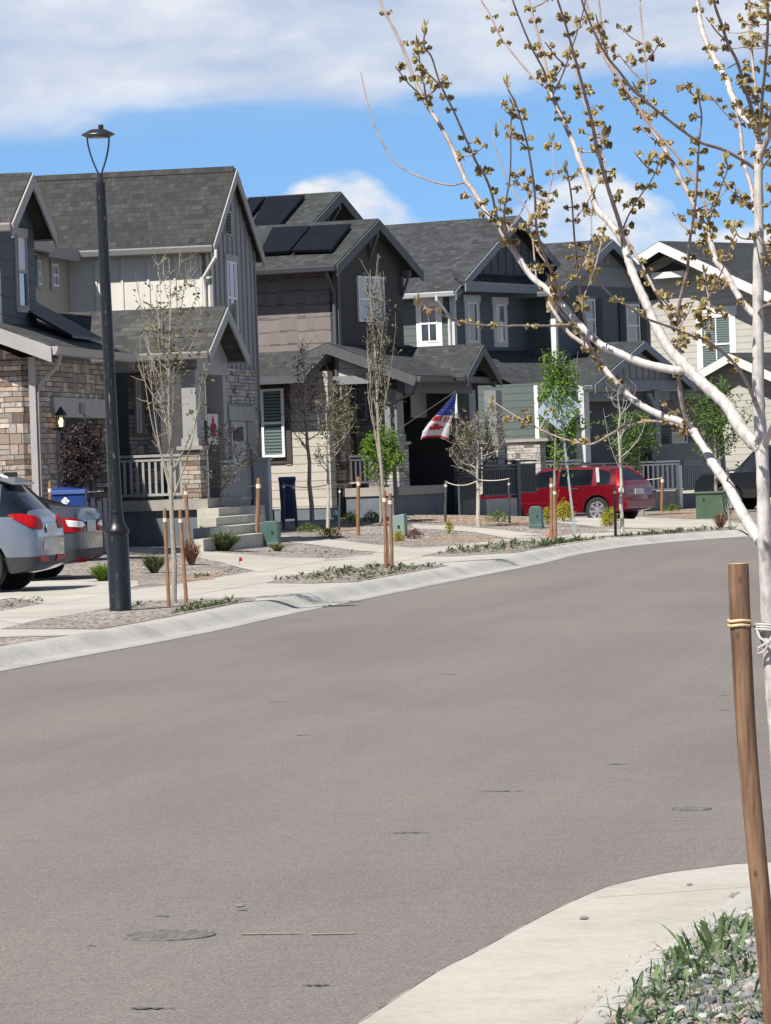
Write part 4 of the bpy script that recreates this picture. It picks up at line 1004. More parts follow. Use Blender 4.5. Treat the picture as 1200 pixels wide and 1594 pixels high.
# lower porch roof
upo = b2u + 1.3
E1 = H.hit(800, 601, 'u', upo); T1 = H.hit(800, 545, 'u', .2); vs4 = H.hit(772, 560, 'u', upo * .6).y; ve4 = H.hit(1050, 585, 'u', upo).y
MB().prism([(.0, vs4, T1.z), (.0, ve4, T1.z), (upo, ve4, E1.z), (upo, vs4, E1.z)], (0, 0, -.12)).build('roof', r4v, H.root, label='lower porch roof')
MB().box((upo, vs4, E1.z - .17), (upo + .1, ve4, E1.z)).build('gutter', m4p, H.root)
MB().box((upo - .4, vs4, E1.z - .45), (upo - .2, ve4, E1.z - .12)).build('beam', m4t, H.root)
apg = H.hit(1003, 530, 'u', upo + .6); tg = H.hit(925, 598, 'u', upo + .6); hwg = apg.y - tg.y
H.gable('u', apg.y, hwg, tg.z, apg.z, .2, upo + .6, r4u, m4t, .13, tb=.22)
kg = (apg.z - tg.z) / hwg; mb = MB(); H.poly(mb, 'u', upo + .3, [(tg.y + .35, tg.z + .1), (2 * apg.y - tg.y - .35, tg.z + .1), (apg.y, apg.z - .25)], .1)
H.batten(mb, 'u', upo + .3, tg.y + .4, 2 * apg.y - tg.y - .4, tg.z + .1, lambda l: apg.z - .28 - kg * abs(l - apg.y), .36, .05); mb.build('wall', m_h2g, H.root, label='grey board and batten porch gable')
MB().box((upo + .25, tg.y + .3, tg.z - .16), (upo + .36, 2 * apg.y - tg.y - .3, tg.z + .12)).build('beam', m4t, H.root)
FL4 = H.hit(985, 765, 'u', upo + .3).z
def post4(px0, px1, y1, y0, u, mat=m_white, w_=.3):
    c = H.hit((px0 + px1) / 2, (y1 + y0) / 2, 'u', u); z1 = H.hit(px0, y1, 'u', u).z; z0 = H.hit(px0, y0, 'u', u).z
    MB().box((u - w_, c.y - w_ / 2, z0), (u, c.y + w_ / 2, z1)).build('porch_post', mat, H.root); return c
post4(906, 922, 600, 720, upo + .3, m4p); post4(1020, 1028, 605, 690, upo + .2, m4t)
MB().prism([H.hit(1008, 612, 'u', upo + .2), H.hit(1014, 612, 'u', upo + .2), H.hit(1022, 632, 'u', upo + .2), H.hit(1022, 640, 'u', upo + .2)], (-.1, 0, 0)).build('brace', m4t, H.root)
H.px('wall', 'u', .5, (925, 600, 1120, 700), stone('slate ledge stone', [(.07, .075, .085), (.12, .125, .13), (.17, .17, .17)], .4, .09), .1)
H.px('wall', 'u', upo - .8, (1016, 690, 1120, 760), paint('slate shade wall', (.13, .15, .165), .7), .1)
H.window('u', upo - .79, (1044, 672, 1068, 690), None, m4p, m_glass, bar=False)
# near ground floor: lit lap wall on stone
H.px('wall', 'v', -.6, (745, 598, 852, 690), m4w, .3); H.px('wall', 'v', -.62, (745, 688, 842, 790), m_stone2, .3); H.px('ledge', 'v', -.68, (745, 684, 853, 688.5), m_slab, .3)
H.px('corner_board', 'v', -.63, (832, 600, 838, 684), m_white, .1)
H.px('wall', 'u', .3, (850, 600, 960, 720), paint('painted shade green', (.06, .07, .075), .8), .1)  # green darkened in its colour to stand for shade under the porch
# railings
m4r = paint('railing white', (.66, .66, .66), .6, .05)
r = H.rect('u', upo + .35, 843, 716, 906, 765); H.rail('u', upo + .35, r, m4r, .22, .06)
rf = H.hit(1060, 740, 'u', upo + .35); r = H.rect('u', upo + .35, 960, 718, 1058, 764); H.rail('u', upo + .35, r, m4r, .3, .07)
MB().box((upo - 1, vs4 + 1, -.1), (upo + .3, r[1] + .1, r[2] - .04)).build('porch_base', m_slab, H.root)
pz = H.hit(1059, 790, 'u', upo + .36); MB().box((upo + .26, pz.y - .08, pz.z), (upo + .4, pz.y + .1, r[3] - .15)).build('post', m_white, H.root)
r5 = H.rect('u', upo + .33, 1064, 717, 1094, 763); H.rail('u', upo + .33, r5, m4t, .12, .07)
H.px('stair_base', 'u', upo + .3, (1060, 768, 1090, 800), m_base, .5)

# ---------------------------------------------------- house five (beige lap siding)
H = H5 = House('beige_house', 'beige lap sided house with white gable trim at the right behind the maple trunk', 'house', 1140, 600, 134, 44)
m5w = lap('beige siding', (.42, .405, .36), .21, .62); r5 = roofm('black shingles', (.028, .031, .033), 'v', 1.8, .34, .13); m5t = paint('white rake', (.62, .61, .60), .6, .05)
# near gable end faces the camera (plane v = 0), ridge runs along v
vr = -.9
ap = H.hit(1026, 375, 'v', vr); B = H.hit(1200, 455, 'v', vr); k = (ap.z - B.z) / (B.x - ap.x); hw = 6.2
H.gable('v', ap.x, hw, ap.z - k * hw, ap.z, vr, 11, r5, m5t, .15, tb=.32)
u0 = ap.x - hw + .5; u1 = ap.x + hw - .5
mb = MB(); H.poly(mb, 'v', 0, [(u0, 0), (u1, 0), (u1, ap.z - k * hw + .1), (ap.x, ap.z - .2), (u0, ap.z - k * hw + .1)], .2); mb.build('wall', m5w, H.root)
MB().box((u1 - .2, .2, 0), (u1, 10.5, ap.z - k * hw)).build('wall', m5w, H.root)
q = H.hit(1040, 408, 'v', -.3); a = H.hit(1015, 425, 'v', -.45); b = H.hit(1066, 420, 'v', -.45)
MB().prism([(a.x, -.45, a.z), (b.x, -.45, b.z + .02), (q.x, -.05, q.z)], (0, .3, -.05)).build('roof', roofm('pent', (.10, .10, .10), 'u'), H.root)
MB().box((a.x, -.5, a.z - .2), (b.x, -.44, a.z)).build('fascia', m5t, H.root)
H.window('v', 0, (1093, 492, 1139, 580), m_white, m_frame, m_bl, .2, mull=1, bar=True)
# lower roof at right and the nearer beige wall
vr2 = -3.0
ap2 = H.hit(1135, 549, 'v', vr2); B2 = H.hit(1200, 578, 'v', vr2); kb = (ap2.z - B2.z) / (B2.x - ap2.x)
H.gable('v', ap2.x, 4.5, ap2.z - kb * 4.5, ap2.z, vr2, -.02, r5, m5t, .14, tb=.28)
mb = MB(); H.poly(mb, 'v', vr2 + .5, [(ap2.x - 3.5, 0), (ap2.x + 4, 0), (ap2.x + 4, ap2.z - kb * 4), (ap2.x, ap2.z - .2), (ap2.x - 3.5, ap2.z - kb * 3.5)], .2); mb.build('wall', m5w, H.root)
# ================================================================== STREET LAMP
m_lens = paint('lamp lens', (.5, .5, .5), .2)
def street_lamp():
    b = G(188, 952); L = empty('street_lamp', b, 0, 'tall black street lamp on a fat fluted base in the gravel strip', 'street lamp')
    s = FPX / b.y; H_ = 736 / s
    # pole leans a touch to the left
    k = .012
    def lean(mb):
        mb.v = [(x - k * z, y, z) for x, y, z in mb.v]; return mb
    mb = MB(); rb = 17.5 / s
    mb.lathe([(rb * 1.0, -.05), (rb * 1.02, .0), (rb * 1.02, .04), (rb * .98, .05), (rb, .83), (rb * .98, .87), (rb * 1.06, .88), (rb * 1.12, .90), (rb * 1.12, .915), (rb * .92, .945), (rb * .74, 1.0), (rb * .64, 1.06), (rb * .60, 1.10), (rb * .66, 1.11), (rb * .66, 1.13), (rb * .58, 1.14)], 32)
    m, t, p = newmat('scuffed black paint'); co = t.coord(); x, y, z = t.sep(co)
    n = t.noise(t.comb(t.math('MULTIPLY', x, 2.2), t.math('MULTIPLY', y, 2.2), t.math('MULTIPLY', z, .55)), 16, 6, .7, .5)
    zone = t.ramp(t.noise(t.comb(0.0, 0.0, t.math('MULTIPLY', z, 1.3)), 1.0, 1), [(.4, 0), (.6, .05)])
    t.link(t.ramp(t.math('ADD', n, zone), [(.59, (.007, .009, .012)), (.65, (.015, .018, .022)), (.68, (.13, .14, .15))]), p.inputs['Base Color']); p.inputs['Roughness'].default_value = .36
    bump(t, p, t.noise(co, 40, 3), .15, .01)
    lean(mb).build('lamp_base', m, L, smooth=True, angle=28)
    zt = H_ - .50
    mb = MB(); mb.lathe([(rb * .57, 1.13), (rb * .53, 2.4), (rb * .46, zt - .02), (rb * .47, zt), (rb * .47, zt + .01), (rb * .10, zt + .015)], 24); lean(mb).build('pole', m, L, smooth=True, angle=30)
    mb = MB(); mb.lathe([(.036, zt), (.036, zt + .10), (.03, zt + .105)], 14); lean(mb).build('fitter', m_black, L, smooth=True)
    zh = H_ + .02; R_ = .20
    for a in (pi * .96, -.25, .35):
        pts = [V((.012 * cos(a), .012 * sin(a), zt + .09))]
        for t_ in (.15, .35, .6, .8, 1):
            r = .012 + (.115) * (1 - (1 - t_) ** 1.7); pts.append(V((r * cos(a), r * sin(a), zt + .1 + (zh - zt - .1) * t_)))
        lean(MB().tube(catmull(pts, 4), .0095, 8)).build('arm', m_black, L, smooth=True)
    mb = MB(); mb.lathe([(.10, zh), (.13, zh - .005), (.19, zh + .025), (.185, zh + .035), (.125, zh + .065), (.085, zh + .085), (.02, zh + .09)], 28); lean(mb).build('lamp_head', m_black, L, smooth=True, angle=25)
    lean(MB().lathe([(.085, zh - .006), (.085, zh - .001)], 20)).build('lens', m_lens, L)
    mb = MB(); mb.lathe([(.026, zh + .085), (.030, zh + .10), (.030, zh + .135), (.026, zh + .14)], 14, (.035, 0)); lean(mb).build('photocell', m_black, L, smooth=True)
street_lamp()

# ================================================================== STAKES, BOXES, BINS
def stake(px0, py0, px1, py1, wpx, label, mat=None, group='wooden tree stakes along the verge', z0=0.0, name='tree_stake', square=False):
    b = G(px0, py0); s = FPX / b.y; top = at(px1, py1, b.y); r = wpx / 2 / s * .84
    o = empty(name, b, 0, label, 'tree stake', group); d = top - b; n = 7; pts = [V((0, 0, -.15))] + [d * (i / n) + V((R.uniform(-.1, .1) * r, 0, 0)) for i in range(1, n + 1)]
    mb = MB(); mb.tube(pts, [r * 1.06] * 2 + [r] * (n - 2) + [r * .96], 6 if square else 10); mb.build('stake_pole', mat or m_stake, o, smooth=not square)
    q = pts[-1] * .88; t = MB(); t.lathe([(r * 1.12, q.z - r), (r * 1.15, q.z + r)], 10, (q.x, q.y)); t.build('strap_loop', m_strap, o); return o
def strap(p0, p1, label, sag=.02, r=.012, mat=None):
    mb = MB(); n = 10; mb.tube([p0.lerp(p1, i / n) - V((0, 0, sag * 4 * (i / n) * (1 - i / n))) for i in range(n + 1)], r, 6)
    return tag(mb.build('tree_tie', mat or m_strap, smooth=True), label, 'tree tie', 'pale straps tying young trees to stakes')
m_steel = paint('dark steel', (.05, .06, .06), .6, .2)
def st(*a, **k): return stake(*a, **k)
st(263, 945, 256, 791, 7, 'stake just left of the tree trunk beside the street lamp')
st(290, 940, 280, 793, 7, 'stake just right of the tree trunk beside the street lamp')
st(296, 860, 288, 755, 7, 'thin rusty stake behind the tree beside the street lamp, by the brown shrub')
st(399, 850, 403, 744, 8, 'stake in front of the porch steps of the grey house')
st(80, 870, 78, 749, 7, 'orange brown stake by the blue bin with the white emblem')
st(601, 885, 598, 764, 7, 'left stake of the tall narrow tree in front of the dark house')
st(610, 884, 607, 768, 7, 'right stake of the tall narrow tree in front of the dark house')
st(557, 833, 558, 742, 7, 'stake in the gravel left of the pale green utility box')
st(859, 842, 858, 744, 6, 'left stake at the foot of the bright green tree by the red car')
st(865, 842, 863, 757, 6, 'right stake at the foot of the bright green tree by the red car')
st(1030, 796, 1031, 742, 6, 'stake in the yard to the right of the red car')
for a, l in (((442, 822, 441, 749, 5), 'dark thin stake beside the dark blue bin'), ((462, 820, 456, 750, 6), 'dark brown stake in front of the dark blue bin'), ((528, 826, 529, 757, 4), 'thin dark green stake beside the warm stone pier'),
             ((693, 813, 694, 748, 5), 'black steel stake left of the white-trunked tree'), ((793, 815, 792, 745, 4), 'black steel stake right of the white-trunked tree'), ((958, 835, 957, 757, 5), 'dark brown stake beside the bare tree at the red car wheel')):
    stake(*a, l, mat=m_steel, group='dark metal stakes in the yards')
stake(852, 842, 870, 762, 3, 'thin orange marker rod leaning by the yellow shrub near the red car', mat=paint('orange rod', (.65, .12, .04), .5), group='marker rods')
def tie(x0, y0, x1, y1, base, label, sag=.03):
    Y = G(*base).y; strap(at(x0, y0, Y), at(x1, y1, Y), label, sag)
tie(85, 762, 162, 764, (120, 872), 'white strap crossing in front of the blue bin')
tie(288, 755, 403, 756, (345, 845), 'pale strap around the small tree before the porch steps')
tie(441, 754, 508, 755, (470, 815), 'pale strap between the trees by the dark blue bin', .06)
tie(510, 752, 558, 751, (520, 820), 'pale strap right of the warm stone pier', .03)
tie(694, 750, 745, 747, (745, 815), 'pale strap left of the white-trunked tree', .1)
tie(745, 747, 793, 745, (745, 815), 'pale strap right of the white-trunked tree', .03)
tie(965, 745, 1031, 744, (1000, 800), 'pale strap behind the red car rear', .05)

m_ped = paint('utility green', (.055, .11, .095), .5, .12, 4); m_ped2 = paint('pale utility green', (.19, .26, .23), .55, .08); m_tr = paint('transformer green', (.045, .085, .05), .55, .15, 3)
def pedestal(px, py, wpx, hpx, label):
    b = G(px, py); s = FPX / b.y; w_ = wpx / s; h = hpx / s; o = empty('utility_pedestal', b, -radians(12), label, 'utility pedestal', 'green utility pedestals in the gravel')
    mb = MB(); pr = []
    pts = [(-w_ / 2, 0), (w_ / 2, 0), (w_ / 2, h * .82), (w_ * .42, h * .93), (w_ * .28, h), (-w_ * .28, h), (-w_ * .42, h * .93), (-w_ / 2, h * .82)]
    mb.prism([(x, -w_ * .4, z) for x, z in pts], (0, w_ * .8, 0)); mb.build('cabinet', m_ped, o, bevel=.012)
    MB().box((-w_ * .53, -w_ * .43, -.05), (w_ * .53, w_ * .43, h * .16)).build('plinth', m_ped, o, bevel=.008)
    MB().box((w_ * .1, -w_ * .43, h * .5), (w_ * .22, -w_ * .4, h * .6)).build('latch', m_black, o)
pedestal(423, 851, 26, 40, 'green utility pedestal with rounded top in front of the porch steps')
pedestal(835, 822, 20, 34, 'green utility pedestal with rounded top beside the red car')
b = G(622, 833); s = FPX / b.y; o = empty('utility_box', b, -radians(12), 'small pale green utility box behind the tall narrow tree', 'utility box')
mb = MB(); mb.prism([(-10 / s, -.1, 0), (10 / s, -.1, 0), (9.5 / s, -.1, 33 / s), (-9 / s, -.1, 30 / s)], (0, .3, 0)); mb.build('cabinet', m_ped2, o, bevel=.01); MB().box((-.02, -.115, .15), (.03, -.1, .2)).build('latch', m_black, o)
b = G(1110, 809); s = FPX / b.y; o = empty('transformer_box', b, -radians(16), 'large dark green transformer box in the gravel left of the maple trunk', 'transformer box')
mb = MB(); mb.box((-22 / s, -.35, -.05), (22 / s, .35, 43 / s)); mb.build('cabinet', m_tr, o, bevel=.02)
MB().box((-23 / s, -.37, -.08), (23 / s, .37, .03)).build('plinth', m_slab, o); MB().box((-.16, -.365, .45), (-.12, -.35, .5)).build('latch', m_black, o)
MB().box((-23 / s, -.38, 41 / s), (23 / s, .36, 44 / s)).build('lid', m_tr, o, bevel=.01)
# wheeled bins
m_blue = paint('bin blue', (.006, .035, .17), .5, .1)
def bin_(px, py, wpx, hpx, label, mat, emblem=False, rz=0):
    b = G(px, py); s = FPX / b.y; w_ = wpx / s; h = hpx / s; o = empty('wheeled_bin', b, rz, label, 'bin')
    mb = MB(); mb.add([(-w_ * .40, -w_ * .40, .06), (w_ * .40, -w_ * .40, .06), (w_ * .40, w_ * .4, .06), (-w_ * .4, w_ * .4, .06), (-w_ * .49, -w_ * .5, h * .9), (w_ * .49, -w_ * .5, h * .9), (w_ * .49, w_ * .5, h * .9), (-w_ * .49, w_ * .5, h * .9)],
           [(0, 3, 2, 1), (4, 5, 6, 7), (0, 1, 5, 4), (1, 2, 6, 5), (2, 3, 7, 6), (3, 0, 4, 7)]); bd = mb.build('bin_body', mat, o, bevel=.02)
    mb = MB(); mb.prism([(-w_ * .52, -w_ * .54, h * .9), (-w_ * .52, w_ * .56, h * .9), (-w_ * .52, w_ * .5, h * .96), (-w_ * .52, 0, h), (-w_ * .52, -w_ * .5, h * .96)], (w_ * 1.04, 0, 0)); mb.build('lid', mat, o, bevel=.01)
    for sx in (-1, 1):
        mb = MB(); mb.tube([(sx * w_ * .36, w_ * .45, .12), (sx * w_ * .46, w_ * .45, .12)], .12, 14); mb.build('wheel', m_black, o)
    if emblem:
        cx_, cz = -w_ * .10, h * .81; q = w_ * .13; y = -w_ * .485
        MB().prism([(cx_ - q, y, cz), (cx_, y, cz - q), (cx_ + q, y, cz), (cx_, y, cz + q)], (0, -.006, 0)).build('emblem', m_frame, bd)
        mb = MB(); 
        for i in range(3):
            a = i * 2 * pi / 3 + .5; mb.prism([(cx_ + q * .5 * cos(a), y - .008, cz + q * .5 * sin(a)), (cx_ + q * .5 * cos(a + 1.3), y - .008, cz + q * .5 * sin(a + 1.3)), (cx_ + q * .2 * cos(a + .6), y - .008, cz + q * .2 * sin(a + .6))], (0, -.004, 0))
        mb.build('emblem_arrow', m_blue, bd)
        MB().box((cx_ - q * 1.6, y - .004, cz - q * 1.75), (cx_ + q * 1.6, y + .01, cz - q * 1.5)).build('lettering', m_frame, bd)
bin_(112, 872, 52, 114, 'bright blue wheeled bin with white diamond emblem under the dark red tree', m_blue, True)
bin_(449, 812, 26, 70, 'dark blue wheeled bin in the shade beside the grey newel post', paint('bin navy', (.012, .03, .12), .5))
# low chair backs beside the bright bin
b = G(160, 858); s = FPX / b.y
for i, (dx_, lb) in enumerate(((-12, 'grey slatted garden chair right beside the bright blue bin'), (6, 'grey slatted garden chair half hidden behind the street lamp'))):
    o = empty('garden_chair', b + V((dx_ / s, .15 * i, 0)), radians(8), lb, 'chair', 'grey garden chairs by the bright blue bin')
    m_ch = paint('chair grey', (.33, .33, .36), .7); q = .16
    for k_ in range(3): MB().box((-q + k_ * .115, -.02, .25), (-q + .07 + k_ * .115, .02, .92 - abs(k_ - 1) * .05)).build('slat', m_ch, o)
    MB().box((-q - .02, -.03, .35), (q + .05, .03, .42)).build('back_rail', m_ch, o); MB().box((-q, -.4, .32), (q, -.03, .36)).build('seat', m_ch, o)
    for sx in (-q, q - .03):
        MB().box((sx, -.4, 0), (sx + .04, -.36, .33)).build('leg', m_ch, o); MB().box((sx, -.04, 0), (sx + .04, 0, .33)).build('leg', m_ch, o)
# sign seen from behind
b = G(897, 839); s = FPX / b.y; o = empty('road_sign', b, 0, 'diamond road sign seen from behind on a leaning pale post, behind the bright green tree', 'road sign')
top = at(868, 600, b.y) - b; ctr = at(870, 637, b.y + .03) - b; h_ = 36 / s
m_alu = paint('aluminium', (.40, .48, .56), .45, .08, 5, metal=.3)
mb = MB(); mb.bar((0, 0, -.2), top, .05, .04); mb.build('post', paint('galvanised post', (.26, .33, .34), .5), o)
mb = MB(); ax = (top.normalized()); rt = V((ax.z, 0, -ax.x)); mb.prism([ctr + V((0, -.04, 0)) + ax * h_, ctr + V((0, -.04, 0)) + rt * h_ * .98, ctr + V((0, -.04, 0)) - ax * h_, ctr + V((0, -.04, 0)) - rt * h_ * .98], (0, .006, 0)); mb.build('sign_plate', m_alu, o)
# marker flags, rock, bucket
for x, y, lb in ((372, 880, 'small red marker flag near the ornamental grass edge of the path'), (381, 845, 'small red marker flag beside the spiky grass clump')):
    b = G(x, y); o = empty('marker_flag', b, 0, lb, 'marker flag', 'red marker flags'); MB().tube([(0, 0, 0), (.01, 0, .12)], .003, 5).build('wire', m_steel, o); MB().prism([(0, 0, .06), (.06, .01, .07), (.05, .0, .13), (.01, 0, .13)], (0, .003, 0)).build('flag_sheet', m_red, o)
b = G(503, 803); mb = MB(); mb.prism([(-.30, -.1, 0), (.20, -.1, -.02), (.28, -.1, .12), (.12, -.1, .18), (-.12, -.1, .10)], (0, .4, 0)); o = mb.build('landscape_rock', paint('pale rock', (.52, .50, .45), .9, .15, 8, .5, 20), bevel=.02); o.location = b; tag(o, 'flat pale rock leaning in the gravel by the stone pier', 'rock')
b = G(523, 810); o = empty('solar_ornament', b, 0, 'little white and teal garden ornament beside the stone pier', 'garden ornament')
MB().lathe([(.05, 0), (.055, .10), (.04, .12)], 12).build('ornament_base', paint('teal', (.05, .30, .24), .5), o); MB().lathe([(.045, .12), (.05, .17), (.03, .22), (.005, .23)], 12).build('ornament_top', m_frame, o, smooth=True)
# near wooden post (round) and its strap
def near_stake():
    Z = 10.0; P = [at(1149, 878, Z), at(1152, 960, Z), at(1159, 1100, Z), at(1166, 1200, Z), at(1177, 1320, Z), at(1190, 1450, Z), at(1206, 1594, Z), at(1232, 1830, Z)]
    base = at(1236, 1890, Z); base.z = .1; P.append(base); b = V((base.x, base.y, .10)); o = empty('tree_stake', b, 0, 'thick round wooden stake in the right foreground with a double strap near its top', 'tree stake')
    rr = [16.2, 16.4, 15.6, 15.5, 15.2, 15.5, 16.5, 17, 17]
    pts = catmull([p - b for p in P], 5); rad = []
    for i in range(len(pts)): j = i / 5; a = int(min(j, 7)); f = j - a; rad.append((rr[a] * (1 - f) + rr[min(a + 1, 8)] * f) / 650 * R.uniform(.985, 1.015))
    m, t, p = newmat('weathered pine'); co = t.coord(); x, y, z = t.sep(co)
    n = t.noise(t.comb(t.math('MULTIPLY', x, 1), y, t.math('MULTIPLY', z, .06)), 85, 5, .65, .8); k = t.noise(t.comb(x, y, t.math('MULTIPLY', z, .25)), 22, 4, .6)
    v = t.node('ShaderNodeTexVoronoi'); v.inputs['Scale'].default_value = 9; t.link(t.comb(t.math('MULTIPLY', x, 1.6), t.math('MULTIPLY', y, 1.6), z), v.inputs['Vector'])
    knot = t.ramp(v.outputs['Distance'], [(.03, 1), (.11, 0)])
    base_c = t.ramp(t.math('ADD', t.math('MULTIPLY', n, .65), t.math('MULTIPLY', k, .4)), [(.34, (.045, .022, .013)), (.47, (.115, .060, .034)), (.6, (.20, .115, .066)), (.8, (.31, .20, .12))])
    t.link(t.mix(t.math('MULTIPLY', knot, .85), base_c, (.05, .028, .015)), p.inputs['Base Color']); p.inputs['Roughness'].default_value = .7; bump(t, p, n, .5, .004)
    MB().tube(pts, rad, 24).build('stake_pole', m, o, smooth=True, angle=40)
    MB().lathe([(.0236, pts[0].z + .0005), (.0238, pts[0].z + .0015), (.001, pts[0].z + .0025)], 24, (pts[0].x, pts[0].y)).build('stake_top', woodm('end grain', (.62, .45, .26), (.42, .28, .15)), o)
    c1 = at(1151, 966, Z) - b; c2 = at(1151, 973, Z) - b
    for c_ in (c1, c2):
        ring = [c_ + V((cos(a) * .0262, sin(a) * .0262, .001 * sin(3 * a))) for a in [2 * pi * i / 28 for i in range(29)]]
        MB().tube(ring, .0036, 8, cap=False).build('strap_loop', paint('tan strap', (.58, .42, .24), .6, .2, 60), o, smooth=True)
near_stake()
# ================================================================== CARS
def interp(pts, x):
    if x <= pts[0][0]: return pts[0][1]
    for (a, b), (c, d) in zip(pts, pts[1:]):
        if x <= c: return b + (d - b) * (x - a) / (c - a)
    return pts[-1][1]
m_tyre = paint('tyre', (.018, .018, .019), .85, .2, 20, .3, 60); m_alloy = paint('alloy', (.55, .56, .58), .3, .05, metal=.7); m_clad = paint('black cladding', (.03, .032, .035), .65, .15)
m_cglass = glassm('car glass', (.008, .011, .016), .06, .45); m_cglass.node_tree.nodes['Principled BSDF'].inputs['Coat Weight'].default_value = .15; m_tail = paint('tail red', (.30, .004, .008), .45, .2, 8, spec=.2); m_lensw = paint('clear lens', (.75, .72, .70), .15, .1, coat=1); m_amb = paint('amber lens', (.6, .25, .08), .2)
m_plate = paint('plate', (.50, .52, .52), .5, .2, 20); m_in = paint('interior', (.20, .18, .16), .8)
def wheel(par, x, y, r, wd, spokes=7):
    w_ = bpy.data.objects.new('wheel', None); w_.empty_display_size = .1; col.objects.link(w_); w_.parent = par; w_.location = (x, y, r); w_.rotation_euler = (pi / 2 if y < 0 else -pi / 2, 0, 0)
    # local +z is outward
    h = wd / 2; mb = MB(); mb.lathe([(r * .66, -h), (r * .93, -h), (r, -h * .7), (r, h * .7), (r * .94, h), (r * .70, h * 1.02), (r * .66, h * .9), (r * .64, 0)], 40)
    mb.build('tyre', m_tyre, w_, smooth=True, angle=40)
    mb = MB(); mb.lathe([(r * .62, -h * .9), (r * .66, h * .92), (r * .63, h * .95), (r * .59, h * .7), (r * .57, h * .2)], 40)
    for i in range(spokes):
        a = 2 * pi * i / spokes + .2; d = V((cos(a), sin(a), 0)); e_ = V((-sin(a), cos(a), 0))
        mb.prism([d * r * .10 - e_ * r * .06 + V((0, 0, h * .5)), d * r * .62 - e_ * r * .10 + V((0, 0, h * .62)), d * r * .62 + e_ * r * .10 + V((0, 0, h * .62)), d * r * .10 + e_ * r * .06 + V((0, 0, h * .5))], (0, 0, .03))
    mb.lathe([(r * .17, h * .4), (r * .16, h * .75), (r * .08, h * .82)], 16); mb.build('rim', m_alloy, w_, smooth=True, angle=30)
    MB().lathe([(r * .6, -h * .1), (r * .6, h * .1)], 24).build('brake', m_dark, w_)
def car(name, loc, rz, label, L, Wd, top, belt, zb, wheels, r, body, glass_side, glass_rear, glass_front, tum=.80, taper=.10, group=None, cat='car', spokes=7, clad=None, bulge=0.0, wrapglass=False):
    """x=0 rear, x=L nose; car stands with its left flank at +y."""
    o = empty(name, loc, rz, label, cat, group)
    hw = Wd / 2; xs = set()
    n = int(L / .07)
    for i in range(n + 1): xs.add(round(L * i / n, 3))
    for w_ in wheels:
        for k in range(-11, 12): xs.add(round(w_ + (r + .05) * sin(k / 11 * pi / 2), 3))
    for a, b in glass_side + glass_rear + glass_front: xs.add(round(a, 3)); xs.add(round(b, 3))
    for p in top: xs.add(round(p[0], 3))
    for e_ in (.015, .04, .08): xs.add(e_); xs.add(round(L - e_, 3))
    xs = sorted(x for x in xs if 0 <= x <= L)
    X = [xs[0]]
    for x in xs[1:]:
        if x - X[-1] > .008: X.append(x)
    rows = []
    for x in X:
        zt = interp(top, x); zl = min(interp(belt, x), zt - .03); e_ = min(x, L - x); rd = max(0, 1 - e_ / .55)
        w0 = hw * (1 - taper * rd ** 2.2 - .07 * max(0, 1 - e_ / .10) ** 2); bot = zb + .10 * max(0, 1 - e_ / .35) ** 2
        arch = 0
        for w_ in wheels:
            d = abs(x - w_); ra = r + .055
            if d < ra: arch = max(arch, r + sqrt(ra * ra - d * d) - .0)
        b1 = max(bot, arch); gh = zt - zl; gw = 1.0 if gh > .25 else max(0, gh / .25)
        zr = zt - .055 * gw - .01; yr = w0 * (1 - (1 - tum) * gw) if gh > .06 else w0 * .93
        m1 = max(b1 + .02, zb + .22); m2 = max(m1 + .02, zb + .46)
        m2 = min(m2, zl - .015); m1 = min(m1, m2 - .01); b1 = min(b1, m1 - .01)
        rows.append([(x, 0, bot - .02 if not arch else b1), (x, w0 * .90, b1), (x, w0 * .985, b1 + .004), (x, w0 * 1.0, m1), (x, w0 * (1.0 + bulge), m2), (x, w0 * .985, zl - .012), (x, w0 * .965, zl), (x, yr + .012, zr - .02), (x, yr - .05, zt - .018 * gw), (x, yr * .45, zt + .004), (x, 0, zt + .010)])
    K = len(rows[0]); body_f = MB(); gl = {'rear': MB(), 'front': MB()}; sgl = {}; cm = MB()
    def inr(L_, a, b): return any(a >= p - .006 and b <= q + .006 for p, q in L_)
    for sg in (1, -1):
        for i in range(len(rows) - 1):
            for k in range(K - 1):
                q = [rows[i][k], rows[i + 1][k], rows[i + 1][k + 1], rows[i][k + 1]]; q = [V((p[0], p[1] * sg, p[2])) for p in q]
                if sg < 0: pass
                else: q.reverse()
                tgt = body_f; a, b = X[i], X[i + 1]
                if k == 6 and inr(glass_side, a, b):
                    wi = [j_ for j_, (p_, q_) in enumerate(glass_side) if a >= p_ - .006 and b <= q_ + .006][0]; tgt = sgl.setdefault((wi, sg), MB())
                elif k in ((6, 7, 8, 9) if wrapglass else (8, 9)) and inr(glass_rear, a, b): tgt = gl['rear']
                elif k in (8, 9) and inr(glass_front, a, b): tgt = gl['front']
                elif clad and k in (1, 2): tgt = cm
                tgt.add(q, [(0, 1, 2, 3)])
        for i in (0, len(rows) - 1):
            for k in range(K - 1):
                p, p2 = rows[i][k], rows[i][k + 1]; q = [V((p[0], p[1] * sg, p[2])), V((p2[0], p2[1] * sg, p2[2])), V((p[0], 0, p2[2])), V((p[0], 0, p[2]))]
                if abs(p[1]) < 1e-6: q = q[:3]
                if abs(p2[1]) < 1e-6: q = [q[0], q[1], q[-1]]
                if (q[1] - q[0]).cross(q[2] - q[0]).length < 1e-7: continue
                (cm if clad and k in (0, 1, 2) else body_f).add(q, [tuple(range(len(q)))])
